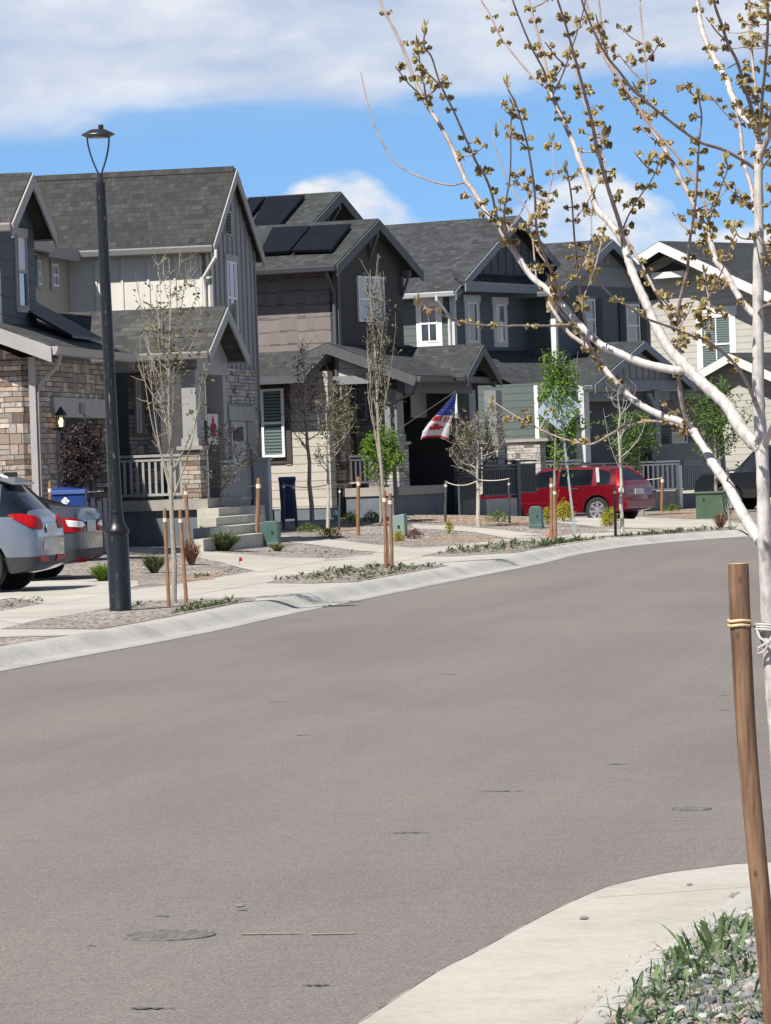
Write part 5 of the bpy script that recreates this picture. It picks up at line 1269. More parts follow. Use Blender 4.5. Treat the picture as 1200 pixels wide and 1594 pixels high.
    def merged(mb, nm, mat, par, **k):
        ob = mb.build(nm, mat, par); bm = bmesh.new(); bm.from_mesh(ob.data); bmesh.ops.remove_doubles(bm, verts=bm.verts, dist=.0006); bmesh.ops.recalc_face_normals(bm, faces=bm.faces)
        for f in bm.faces: f.smooth = True
        bm.to_mesh(ob.data); bm.free(); ob.data.set_sharp_from_angle(angle=radians(38)); return ob
    bd = merged(body_f, 'body', body, o)
    if cm.v: merged(cm, 'cladding', clad, o)
    for g_ in sgl.values(): merged(g_, 'side_window', m_cglass, o)
    if gl['rear'].v: merged(gl['rear'], 'rear_glass', m_cglass, o)
    if gl['front'].v: merged(gl['front'], 'windscreen', m_cglass, o)
    # dark underside and wheel wells
    MB().box((.25, -hw * .86, zb + .02), (L - .25, hw * .86, zb + .30)).build('underbody', m_dark, o)
    for w_ in wheels:
        for sg in (1, -1):
            mb = MB(); n_ = 20; ra = r + .05
            pts = [V((w_ + ra * cos(pi * i / n_), sg * hw * .93, r + ra * sin(pi * i / n_))) for i in range(n_ + 1)]; q = [p - V((0, sg * .32, 0)) for p in pts]
            mb.add(pts + q, [(i, i + 1, n_ + 2 + i, n_ + 1 + i) for i in range(n_)]); mb.build('wheel_well', m_dark, o)
            wheel(o, w_, sg * (hw - .125), r, .22, spokes)
    o['hw'] = hw
    return o, bd
from mathutils.bvhtree import BVHTree
def skin_tree(o):
    vs = []; fs = []
    for ch in [x for x in bpy.data.objects if x.parent == o and x.type == 'MESH' and x.name.split('.')[0] in ('body', 'side_window', 'rear_glass', 'windscreen', 'cladding')]:
        k = len(vs); vs += [v.co.copy() for v in ch.data.vertices]; fs += [[i + k for i in p.vertices] for p in ch.data.polygons]
    return BVHTree.FromPolygons(vs, fs)
def traced(o, tree, name, poly, mat, off=.006, both=True, step=2.5, th=.02):
    """a panel that hugs the car's skin; its outline is given where the photograph shows it"""
    M_ = Matrix.Translation(o.location) @ Matrix.Rotation(o.rotation_euler.z, 4, 'Z'); I_ = M_.inverted(); c0 = I_ @ CAMP; R3 = I_.to_3x3()
    bm = bmesh.new(); bm.faces.new([bm.verts.new((x, y, 0)) for x, y in poly]); bmesh.ops.triangulate(bm, faces=bm.faces[:])
    for ax in (0, 1):
        lo = min(p[ax] for p in poly); hi = max(p[ax] for p in poly); k = math.ceil(lo / step)
        while k * step < hi:
            co = [0, 0, 0]; co[ax] = k * step; no = [0, 0, 0]; no[ax] = 1
            bmesh.ops.bisect_plane(bm, geom=bm.verts[:] + bm.edges[:] + bm.faces[:], plane_co=co, plane_no=no, dist=1e-5); k += 1
    ok = True; miss = []
    for v in bm.verts:
        d = (R3 @ ray(v.co.x, v.co.y)).normalized(); h = tree.ray_cast(c0, d)
        if h[0] is None: miss.append(v); continue
        nrm_ = h[1] if h[1].dot(d) < 0 else -h[1]; v.co = h[0] + nrm_ * off
    bmesh.ops.delete(bm, geom=miss, context='VERTS')
    me_v = [v.co.copy() for v in bm.verts]; bm.verts.index_update(); me_f = [[v.index for v in f.verts] for f in bm.faces]; bm.free()
    if not me_f: print('traced miss', name); return
    for sg in ((1, -1) if both else (1,)):
        mb = MB(); mb.add([V((p.x, p.y * sg, p.z)) for p in me_v], me_f); ob = mb.build(name, mat, o, smooth=True, angle=50)
        b2 = bmesh.new(); b2.from_mesh(ob.data); bmesh.ops.recalc_face_normals(b2, faces=b2.faces)
        g_ = bmesh.ops.extrude_face_region(b2, geom=b2.faces[:]); inn = [v for v in g_['geom'] if isinstance(v, bmesh.types.BMVert)]
        for v in inn: v.co.y *= .985; v.co.x += .012
        bmesh.ops.recalc_face_normals(b2, faces=b2.faces); b2.to_mesh(ob.data); b2.free()
def sidep(o, name, pts, mat, y, t=.02):
    for sg in ((1, -1)):
        MB().prism([(p[0], sg * y, p[1]) for p in pts], (0, sg * t, 0)).build(name, mat, o, bevel=.004)
def rearp(o, name, pts, mat, x, t=.02, both=True):
    for sg in ((1, -1) if both else (1,)):
        MB().prism([(x, sg * p[0], p[1]) for p in pts], (-t, 0, 0)).build(name, mat, o, bevel=.004)
def lightwrap(o, name, L_side, L_rear, mat, hw):
    """lamp that wraps the rear corner: rows of (x,y,z) top and bottom"""
    for sg in (1, -1):
        top = [V((x, sg * y, z)) for x, y, z in L_side]; bot = [V((x, sg * y, z)) for x, y, z in L_rear]; n = len(top); mb = MB()
        inn = V((.03, -sg * .03, 0)); vs = top + bot + [p + inn for p in top] + [p + inn for p in bot]; fs = []
        for i in range(n - 1): fs += [(i, i + 1, n + i + 1, n + i), (2 * n + i, 2 * n + i + 1, i + 1, i), (n + i, n + i + 1, 3 * n + i + 1, 3 * n + i)]
        mb.add(vs, fs); ob = mb.build(name, mat, o, smooth=True, angle=50)
        bm = bmesh.new(); bm.from_mesh(ob.data); bmesh.ops.recalc_face_normals(bm, faces=bm.faces); bm.to_mesh(ob.data); bm.free()
def carpaint(name, c, metal=.5, rough=.32):
    m, t, p = newmat(name); co = t.coord(); n = t.noise(co, 1.5, 3); f = t.noise(co, 400, 1)
    t.link(t.mix(.25, t.ramp(n, [(.3, tuple(q * .9 for q in c)), (.7, tuple(min(1, q * 1.1) for q in c))]), t.ramp(f, [(.3, tuple(q * .6 for q in c)), (.7, tuple(min(1, q * 1.5) for q in c))])), p.inputs['Base Color'])
    p.inputs['Metallic'].default_value = metal; p.inputs['Roughness'].default_value = rough; p.inputs['Coat Weight'].default_value = .9; p.inputs['Coat Roughness'].default_value = .06; return m
def place_rear(px, py, a, hwm, zoff=0.0):
    """far rear bottom corner given at pixel; returns rear-centre ground point"""
    p = at(px, 800, py); p.z = 0; aa = radians(a); t = V((sin(aa), cos(aa), 0)); return p - t * hwm
# ---- silver crossover (left edge): rear points along the street normal
A_ = 10.0
sp_ = carpaint('silver paint', (.20, .23, .28), .6, .34)
c = place_rear(104, 58.2, A_, .91); c.z = .12
S1, bd = car('silver_suv', c, pi - radians(A_), 'silver crossover with red tail lamps parked nose-in at the left edge', 4.41, 1.82,
    [(0, .78), (.015, .90), (.03, .98), (.07, 1.06), (.12, 1.10), (.34, 1.33), (.52, 1.50), (.60, 1.545), (.9, 1.60), (1.8, 1.65), (2.5, 1.60), (3.3, 1.08), (3.45, 1.04), (4.2, .88), (4.36, .70), (4.41, .5)],
    [(0, .90), (.3, 1.04), (1.2, 1.04), (3.2, .98), (4.41, .8)], .27, [.80, 3.44], .355, sp_, [(.95, 1.25), (1.32, 1.95), (2.02, 2.95)], [(.14, .50)], [(2.58, 3.28)], tum=.78, taper=.16, clad=m_clad, cat='car', bulge=.012, wrapglass=True)
hw = .91; tr_ = skin_tree(S1)
m_gap = paint('panel gap', (.02, .02, .022), .6)
traced(S1, tr_, 'tail_lamp', [(11, 802), (30, 800), (52, 803), (61, 807), (65, 813), (66, 823), (62, 825), (45, 821), (28, 812)], m_tail, .010)
traced(S1, tr_, 'reflector', [(60, 866), (73, 864), (76, 874), (63, 874)], m_tail, .012)
rearp(S1, 'number_plate', [(-.26, .80), (.26, .80), (.26, .92), (-.26, .92)], m_plate, -.005, .012, both=False)
rearp(S1, 'bumper_recess', [(-.45, .58), (.45, .58), (.40, .70), (-.40, .70)], carpaint('silver painted shade', (.2, .22, .25), .5), -.001, .006, both=False)  # flat panel, the recess is only shade put into the silver colour
mb = MB(); mb.prism([(.36, -.60, 1.47), (.36, .60, 1.47), (.60, .66, 1.56), (.60, -.66, 1.56)], (0, 0, .022)); mb.build('spoiler', sp_, S1, bevel=.01)
for sg in (1, -1): MB().tube([(.75, sg * .62, 1.57), (.9, sg * .64, 1.63), (2.3, sg * .66, 1.665), (2.4, sg * .66, 1.61)], .018, 8).build('roof_rail', m_alloy, S1, smooth=True)
MB().tube([(.72, 0, 1.57), (.62, 0, 1.70)], .006, 6).build('antenna', m_black, S1); MB().tube([(.16, 0, 1.13), (.32, .22, 1.31)], .01, 6).build('rear_wiper', m_black, S1)
# ---- dark sedan beyond it
c = place_rear(163, 63.6, A_, .90); c.z = .13
gp = carpaint('blue grey paint', (.035, .042, .054), .1, .4)
S2, bd = car('grey_sedan', c, pi - radians(A_), 'dark blue-grey sedan parked beyond the silver crossover', 4.7, 1.82,
    [(0, .80), (.02, .98), (.05, 1.06), (.10, 1.085), (.5, 1.12), (1.35, 1.44), (1.8, 1.48), (2.5, 1.46), (3.35, 1.0), (4.4, .84), (4.62, .66), (4.7, .5)],
    [(0, .95), (.6, 1.0), (3.2, .94), (4.7, .78)], .25, [.95, 3.75], .33, gp, [(1.0, 1.25), (1.32, 2.15), (2.22, 3.0)], [(.58, 1.30)], [(2.56, 3.32)], tum=.76, taper=.15, cat='car', clad=m_clad)
tr_ = skin_tree(S2)
traced(S2, tr_, 'tail_lamp', [(90, 806), (118, 807), (129, 810), (133, 818), (130, 827), (118, 829), (90, 830)], m_tail, .010)
traced(S2, tr_, 'reverse_lamp', [(102, 809.5), (126, 812), (132, 817), (126, 821), (106, 820)], m_lensw, .018)
traced(S2, tr_, 'reflector', [(121, 868), (133, 867), (135, 874), (120, 874)], m_tail, .012)
rearp(S2, 'number_plate', [(-.26, .72), (.26, .72), (.26, .88), (-.26, .88)], m_plate, -.005, .012, both=False)
# ---- red wagon on the far driveway
AR = 31.0
pr = at(1019, 806, 107.0); pr.z = 0; aa = radians(AR); tt = V((sin(aa), cos(aa), 0)); nn_ = V((cos(aa), -sin(aa), 0))
c = pr - tt * .82; c.z = .06
rp = carpaint('red paint', (.15, .003, .011), .25, .28)
S3, bd = car('red_suv', c, pi - radians(AR), 'bright red wagon with grey pillar stripe parked on the far driveway', 4.45, 1.735,
    [(0, .72), (.02, .92), (.05, 1.0), (.10, 1.03), (.46, 1.38), (.54, 1.42), (.85, 1.45), (1.8, 1.465), (2.45, 1.42), (3.15, 1.0), (3.3, .98), (4.15, .86), (4.36, .72), (4.45, .45)],
    [(0, .93), (.3, .97), (3.2, .93), (4.45, .78)], .27, [.78, 3.30], .33, rp, [(.40, .76), (.92, 1.86), (1.94, 2.90)], [(.13, .44)], [(2.5, 3.08)], tum=.80, taper=.09, cat='car', spokes=7)
hw = .8675
tr_ = skin_tree(S3)
traced(S3, tr_, 'pillar_stripe', [(927, 728), (932, 728), (933.5, 751), (928.5, 751)], paint('stripe grey', (.34, .33, .34), .45), .004)
traced(S3, tr_, 'tail_lamp', [(957, 727), (961, 727), (968, 757), (971, 769), (961, 769), (959, 750)], m_tail, .010)
traced(S3, tr_, 'reverse_lamp', [(963, 760), (970, 759), (971, 767), (964, 767)], m_lensw, .018)
rearp(S3, 'number_plate', [(-.24, .70), (.24, .70), (.24, .84), (-.24, .84)], m_plate, -.005, .02, both=False)
MB().box((-.06, -.78, .34), (.12, .78, .56)).build('rear_bumper', rp, S3, bevel=.03)
for sg in (1, -1):
    MB().tube([(.6, sg * .60, 1.43), (.7, sg * .62, 1.495), (2.2, sg * .62, 1.50), (2.35, sg * .60, 1.42)], .018, 8).build('roof_rail', m_clad, S3, smooth=True)
    MB().box((1.30, sg * hw * .975, .865), (1.48, sg * (hw * 1.01), .90)).build('door_handle', m_clad, S3, bevel=.008); MB().box((2.42, sg * hw * .975, .865), (2.60, sg * (hw * 1.01), .90)).build('door_handle', m_clad, S3, bevel=.008)
    MB().box((1.32, sg * hw * .985, .50), (3.05, sg * (hw * 1.008), .56)).build('side_moulding', rp, S3, bevel=.008)
    MB().lathe([(.03, 0), (.09, .05), (.10, .12), (.03, .17)], 12).build('mirror', rp, S3).matrix_local = Matrix.Translation((2.95, sg * hw * 1.05, 1.02)) @ Matrix.Scale(.8, 4, (1, 0, 0))
    for x0 in (1.14, 2.03): MB().box((x0, sg * hw * .93, .30), (x0 + .008, sg * (hw * 1.004), .95)).build('door_seam', m_dark, S3)
# ---- dark pickup behind the maple trunk
c = G(1090, 800); c = at(1120, 790, 117); c.z = .02
AP = 44.0; dp = carpaint('black paint', (.014, .017, .022), .3, .3)
S4, bd = car('black_pickup', at(1392, 790, 118) * V((1, 1, 0)) if False else V((at(1392, 790, 118).x, 118, .02)), pi - radians(20), 'black pickup truck in the driveway behind the maple trunk', 5.6, 1.98,
    [(0, .95), (.02, 1.22), (.05, 1.26), (1.75, 1.26), (1.80, 1.30), (1.95, 1.82), (2.1, 1.90), (3.4, 1.92), (3.75, 1.86), (4.35, 1.26), (5.3, 1.16), (5.55, .95), (5.6, .6)],
    [(0, 1.24), (1.8, 1.26), (5.6, 1.1)], .42, [1.15, 4.6], .41, dp, [(2.1, 2.75), (2.85, 3.7)], [(1.82, 1.94)], [(3.8, 4.3)], tum=.84, taper=.06, cat='pickup')
hw = .99
lightwrap(S4, 'tail_lamp', [(.10, hw * .96, 1.18), (.0, hw * .93, 1.18), (-.01, hw * .80, 1.18)], [(.10, hw * .97, .85), (.0, hw * .93, .85), (-.01, hw * .80, .85)], m_tail, hw)
MB().box((-.12, -.9, .48), (.05, .9, .66)).build('rear_bumper', m_alloy, S4, bevel=.02)
# ================================================================== VEGETATION
m_bark = barkm('young bark', (.34, .30, .25), (.20, .17, .14)); m_barkw = barkm('pale bark', (.50, .47, .43), (.30, .27, .24)); m_barkd = barkm('brown bark', (.20, .13, .10), (.11, .075, .06))
def leafquads(mb, p, size, n, rr, drop=.0):
    for _ in range(n):
        q = p + V((rr.gauss(0, 1), rr.gauss(0, 1), rr.gauss(0, 1))) * size * .55
        d = V((rr.uniform(-1, 1), rr.uniform(-1, 1), rr.uniform(-1, .7) - drop)).normalized(); s = d.cross(V((rr.uniform(-1, 1), rr.uniform(-1, 1), rr.uniform(-1, 1)))).normalized()
        L = size * rr.uniform(.6, 1.2); w_ = L * .42; u = d.cross(s) * L * .15
        mb.add([q, q + d * L * .5 + s * w_ * .6 + u, q + d * L, q + d * L * .5 - s * w_ * .6 + u], [(0, 1, 2, 3)])
def young_tree(name, label, base_px, top_px, trunk_w, crown, leaf, leafmat, bark, seed, group='young trees along the street', nb=14, start=.35, spread=.3, up=.8, leafn=3, lsize=.05, twigs=4, extra_leaves=0, multi=1, cat='tree', trunk_only_frac=1.0, ldens=1.0):
    rr = random.Random(seed); b = G(*base_px); s = FPX / b.y; top = at(*top_px, b.y) - b; o = empty(name, b, 0, label, cat, group)
    cl, cr, ct, cb = crown            # crown box in pixels: left, right, top, bottom
    cz0 = (at((cl + cr) / 2, cb, b.y) - b).z; cz1 = (at((cl + cr) / 2, ct, b.y) - b).z; cx0 = (at(cl, (ct + cb) / 2, b.y) - b).x; cx1 = (at(cr, (ct + cb) / 2, b.y) - b).x
    cw = (cx1 - cx0) / 2; cxm = (cx0 + cx1) / 2; H_ = top.z
    tw = trunk_w / s / 2; tr = MB(); n = 9; pts = []; rad = []
    for i in range(n + 1):
        f = i / n; pts.append(top * f + V((rr.uniform(-1, 1), rr.uniform(-1, 1), 0)) * tw * .6 * (f > 0) + V((0, 0, -.1 if i == 0 else 0))); rad.append(max(.004, tw * (1 - f) ** .8 if f < 1 else .003))
    tr.tube(pts, rad, 8); br = MB(); lv = MB(); tips = []
    for i in range(nb):
        f = start + (1 - start) * (i + rr.random() * .6) / nb; z = H_ * f * .96
        p0 = pts[min(n, int(z / H_ * n))].lerp(pts[min(n, int(z / H_ * n) + 1)], (z / H_ * n) % 1); a = rr.uniform(0, 2 * pi)
        # target point on an ellipsoid of the crown
        zt = min(cz1, z + (cz1 - z) * rr.uniform(.35, .95) * up + .05); k = sqrt(max(.05, 1 - (abs(zt - (cz0 + cz1) / 2) / ((cz1 - cz0) / 2 + 1e-3)) ** 2)); rad_ = cw * k * rr.uniform(.8, 1.3)
        p3 = V((cxm + rad_ * cos(a), rad_ * sin(a), zt)); mid = p0.lerp(p3, .45) + V((cos(a), sin(a), 0)) * rad_ * .16 - V((0, 0, .04))
        P = catmull([p0, mid, p3], 4); r0 = tw * .42 * (1.15 - f); br.tube(P, [max(.0025, r0 * (1 - .8 * j / (len(P) - 1))) for j in range(len(P))], 5)
        tips.append(p3)
        for t_ in range(twigs):
            q = P[rr.randint(2, len(P) - 1)]; e_ = q + V((rr.gauss(0, .5) * cw * .5, rr.gauss(0, .5) * cw * .5, rr.uniform(.1, .9) * (cz1 - cz0) * .16))
            br.tube([q, q.lerp(e_, .5) + V((0, 0, -.01)), e_], [.004, .003, .002], 4)
            for kk in range(max(1, int(leafn * 2))):
                if rr.random() < ldens: leafquads(lv, q.lerp(e_, rr.random()), lsize, 1 if leafn < 1 else int(leafn), rr)
        for kk in range(int(leafn * 3)):
            if rr.random() < ldens: leafquads(lv, P[rr.randint(1, len(P) - 1)], lsize, max(1, int(leafn)), rr)
    for _ in range(extra_leaves):
        # clumps through the crown volume
        th = rr.uniform(0, 2 * pi); cz = rr.uniform(-1, 1); ra = rr.random() ** .45
        c_ = V((cxm + cw * ra * sqrt(1 - cz * cz) * cos(th), cw * ra * sqrt(1 - cz * cz) * sin(th), (cz0 + cz1) / 2 + (cz1 - cz0) / 2 * ra * cz))
        if rr.random() < .5 and tips: c_ = c_.lerp(rr.choice(tips), .5)
        leafquads(lv, c_, lsize * 1.2, 5, rr)
    tr.build('trunk', bark, o, smooth=True); br.build('branches', bark, o, smooth=True)
    if lv.v: lv.build('leaves', leafmat, o)
    return o
l_olive = leafm('olive leaf', (.20, .18, .08), (.09, .08, .045)); l_green = leafm('fresh leaf', (.20, .36, .03), (.07, .15, .02), .4); l_dk = leafm('plum leaf', (.055, .03, .032), (.02, .012, .014), .1)
l_red = leafm('reddish leaf', (.16, .08, .06), (.09, .04, .03)); l_yel = leafm('yellow green leaf', (.55, .47, .03), (.24, .24, .03), .35); l_mid = leafm('mid leaf', (.14, .25, .045), (.05, .10, .02), .35); l_ol2 = leafm('grey olive leaf', (.16, .155, .085), (.08, .08, .05))
young_tree('birch_tree', 'tall bare young tree with three stakes right of the street lamp', (270, 940), (262, 402), 9, (212, 330, 395, 700), 'x', l_olive, m_bark, 11, nb=26, start=.30, up=.85, leafn=1, lsize=.05, twigs=4, extra_leaves=110, ldens=.55)
young_tree('plum_tree', 'small tree with dense dark purple foliage by the bright blue bin', (125, 872), (123, 664), 6, (93, 160, 662, 763), 'x', l_dk, m_barkd, 12, nb=16, start=.45, leafn=4, lsize=.058, twigs=5, extra_leaves=560)
young_tree('crabapple_tree', 'thin young tree with spreading dark twigs before the porch steps', (343, 848), (345, 655), 6, (300, 395, 655, 742), 'x', l_ol2, m_bark, 13, nb=13, start=.42, up=.25, leafn=2, lsize=.055, twigs=5, extra_leaves=50)
young_tree('plum_tree', 'thin reddish young tree by the dark blue bin', (486, 818), (470, 525), 8, (440, 525, 530, 700), 'x', l_red, m_bark, 14, nb=22, start=.40, up=.5, leafn=1, lsize=.055, twigs=4, extra_leaves=110)
young_tree('pear_tree', 'young yellow-green tree before the warm stone pier', (510, 824), (508, 595), 6, (488, 562, 590, 725), 'x', l_olive, m_barkw, 15, nb=15, start=.38, up=.55, leafn=2, lsize=.06, twigs=4, extra_leaves=150)
young_tree('aspen_tree', 'tall narrow young tree with sparse pale leaves before the dark house', (604, 882), (575, 420), 7, (568, 624, 420, 735), 'x', l_ol2, m_bark, 16, nb=20, start=.32, up=.9, leafn=1, lsize=.055, twigs=4, extra_leaves=130)
young_tree('ash_tree', 'bushy bright green tree behind the tall narrow tree', (592, 815), (590, 668), 5, (562, 626, 672, 744), 'x', l_green, m_bark, 17, nb=14, start=.4, leafn=3, lsize=.08, twigs=4, extra_leaves=190)
young_tree('crabapple_tree', 'white-trunked tree with spreading olive crown before the dark porch', (745, 820), (742, 640), 7, (698, 792, 628, 735), 'x', l_olive, m_barkw, 18, nb=24, start=.42, up=.6, leafn=2, lsize=.055, twigs=5, extra_leaves=110)
young_tree('maple_tree', 'bright green young tree in front of the diamond sign by the red car', (862, 840), (868, 543), 6, (836, 906, 548, 742), 'x', l_green, m_bark, 19, nb=22, start=.33, up=.8, leafn=2, lsize=.085, twigs=4, extra_leaves=240)
young_tree('birch_tree', 'leafless thin young tree in front of the red car tail', (968, 835), (962, 590), 7, (925, 1005, 590, 730), 'x', l_olive, m_barkw, 20, nb=15, start=.42, leafn=1, lsize=.04, twigs=3, ldens=.15)
young_tree('ash_tree', 'green leafy tree behind the red car tail by the white railing', (1000, 803), (992, 640), 6, (950, 1030, 640, 735), 'x', l_mid, m_bark, 21, nb=15, start=.4, leafn=3, lsize=.09, twigs=4, extra_leaves=230)
young_tree('maple_tree', 'green leafy tree beside the dark transformer box', (1118, 800), (1105, 592), 6, (1062, 1165, 592, 735), 'x', l_mid, m_bark, 22, nb=20, start=.35, leafn=3, lsize=.09, twigs=4, extra_leaves=220)
young_tree('birch_tree', 'small weedy sapling right of the dark transformer box', (1135, 825), (1134, 765), 5, (1120, 1150, 760, 812), 'x', l_mid, m_bark, 23, nb=7, start=.2, leafn=1, lsize=.05, twigs=2)
# shrubs and grass clumps
def clump(name, label, px, py, wpx, hpx, mat, seed, blades=220, leafy=False, spike=1.0, group='shrubs and clumps in the front yards'):
    rr = random.Random(seed); b = G(px, py); s = FPX / b.y; w_ = wpx / s; h = hpx / s; o = empty(name, b, 0, label, 'shrub' if leafy else 'grass clump', group); mb = MB(); st_ = MB()
    if leafy:
        for i in range(14):
            a = rr.uniform(0, 2 * pi); e_ = V((cos(a) * w_ * .42 * rr.random(), sin(a) * w_ * .42 * rr.random(), h * rr.uniform(.5, .95))); st_.tube([(0, 0, -.02), e_ * .5 + V((0, 0, .02)), e_], [.006, .004, .002], 4)
        for i in range(blades):
            a = rr.uniform(0, 2 * pi); el_ = rr.uniform(0, 1); r_ = sqrt(max(0, 1 - el_ * el_)) * rr.uniform(.5, 1.05)
            leafquads(mb, V((cos(a) * w_ / 2 * r_, sin(a) * w_ / 2 * r_, h * (.08 + .86 * el_ * rr.uniform(.75, 1.05)))), .05 * spike, 3, rr)
        st_.build('stems', m_barkd, o); mb.build('leaves', mat, o)
    else:
        for i in range(blades):
            a = rr.uniform(0, 2 * pi); r0 = rr.random() * w_ * .12; lean_ = rr.uniform(.02, 1) ** .6; L = h * rr.uniform(.6, 1.1); d = V((cos(a), sin(a), 0)); t_ = V((-sin(a), cos(a), 0)) * .007 * spike
            p0 = d * r0; p1 = p0 + d * lean_ * w_ * .42 + V((0, 0, L * .65)); p2 = p0 + d * lean_ * w_ * 1.0 + V((0, 0, L * (1 - .45 * lean_)))
            mb.add([p0 - t_, p0 + t_, p1 + t_, p1 - t_, p2], [(0, 1, 2, 3), (3, 2, 4)])
        mb.build('blades', mat, o)
m_gr = leafm('ornamental grass', (.20, .25, .09), (.05, .08, .04)); m_br = leafm('dry twig', (.26, .14, .08), (.14, .07, .04))
clump('grass_clump', 'largest round ornamental grass clump in front of the porch steps', 348, 858, 66, 38, m_gr, 1, 420)
clump('grass_clump', 'spiky grass clump right of the street lamp base', 240, 892, 44, 36, m_gr, 2, 260)
clump('grass_clump', 'grass clump just left of the street lamp beside the sedan bumper', 160, 905, 52, 34, l_green, 3, 260)
clump('shrub', 'bare reddish brown shrub by the rusty stake', 298, 880, 36, 46, m_br, 4, 180, spike=.8)
clump('grass_clump', 'low yellowing grass clump in front of the green pedestal', 432, 858, 34, 16, leafm('straw', (.30, .26, .10), (.12, .14, .05)), 5, 150)
clump('shrub', 'low dark green shrub right of the dark bin', 482, 828, 40, 13, l_mid, 6, 120, True)
clump('shrub', 'low yellow shrub before the warm stone pier', 514, 836, 38, 15, l_yel, 7, 120, True)
clump('shrub', 'yellow-green shrub beside the teal ornament', 546, 814, 26, 20, l_yel, 8, 110, True)
clump('shrub', 'green shrub left of the tall narrow tree against the foundation', 578, 812, 30, 18, l_mid, 9, 110, True)
clump('shrub', 'small bright yellow-green shrub at the foot of the pale green box', 621, 843, 22, 15, l_yel, 10, 90, True)
clump('shrub', 'small dark red shrub right of the pale green box', 645, 839, 26, 16, l_red, 11, 90, True)
clump('shrub', 'small yellowish shrub right of the red-brown one', 699, 830, 16, 20, l_yel, 12, 60, True)
clump('shrub', 'dark green shrub right of the white-trunked tree', 774, 812, 40, 18, l_mid, 13, 130, True)
clump('shrub', 'tall yellow shrub in front of the red car door', 878, 812, 34, 34, l_yel, 14, 330, True)
clump('shrub', 'yellow shrub between the utility pedestal and the two stakes', 853, 814, 18, 26, l_yel, 15, 200, True)
clump('shrub', 'yellow shrub beside the red car rear wheel', 949, 820, 28, 30, l_yel, 16, 300, True)
clump('shrub', 'low green shrub right of the red car', 1046, 796, 34, 12, l_mid, 17, 110, True)
clump('shrub', 'dry pinkish shrub in front of the dark transformer box', 1122, 822, 32, 30, m_br, 18, 130, spike=.8)
# weeds as ground cover
def weeds(name, poly, n, size, mat, seed, mode='px', off=.02, dens=None):
    rr = random.Random(seed); mb = MB(); xs = [p[0] for p in poly]; ys = [p[1] for p in poly]
    def inside(x, y):
        c_ = False; j = len(poly) - 1
        for i in range(len(poly)):
            if (poly[i][1] > y) != (poly[j][1] > y) and x < (poly[j][0] - poly[i][0]) * (y - poly[i][1]) / (poly[j][1] - poly[i][1]) + poly[i][0]: c_ = not c_
            j = i
        return c_
    cs = []; k = 0
    while k < n:
        x, y = rr.uniform(min(xs), max(xs)), rr.uniform(min(ys), max(ys))
        if not inside(x, y): continue
        k += 1; p = G(x, y, off); qx, qy = pushback(p.x, p.y, .7); p = V((qx, qy, gz(qx, qy) + off)); sz = size * rr.choice((.3, .45, .6, .8, 1.5)) * rr.uniform(.7, 1.2)
        for q in range(rr.randint(4, 8)):
            a = rr.uniform(0, 2 * pi); d = V((cos(a), sin(a), rr.uniform(.2, 1.1))) * sz * rr.uniform(.5, 1); t_ = V((-sin(a), cos(a), 0)) * sz * .13
            mb.add([p, p + d * .5 + t_ + V((0, 0, sz * .1)), p + d, p + d * .5 - t_ + V((0, 0, sz * .1))], [(0, 1, 2, 3)])
    o = mb.build(name, mat); tag(o, kind='stuff'); return o
wl = [([(260, 953), (300, 944), (360, 938), (425, 936), (355, 950), (290, 962)], 130, .11), ([(180, 946), (240, 938), (250, 942), (200, 950)], 30, .09), ([(413, 907), (518, 888), (600, 882), (712, 881), (640, 895), (580, 905)], 330, .11),
      ([(676, 863), (767, 848), (851, 843), (872, 853), (800, 860), (700, 865)], 260, .13), ([(880, 850), (905, 844), (960, 838), (1040, 828), (1140, 823), (1158, 826), (1020, 836), (966, 842)], 330, .13), ([(0, 1006), (55, 1005), (0, 1014)], 14, .09),
      ([(40, 932), (75, 932), (75, 938), (0, 950), (0, 944)], 40, .09), ([(880, 849), (960, 840), (1000, 838), (960, 846), (900, 853)], 90, .2), ([(300, 896), (400, 886), (370, 892), (300, 904)], 40, .08), ([(380, 850), (560, 862), (520, 868), (400, 862)], 40, .08)]
for i, (p, n, s_) in enumerate(wl): weeds('weeds', p, int(n * 1.0), s_ * .62, m_weed, 40 + i)
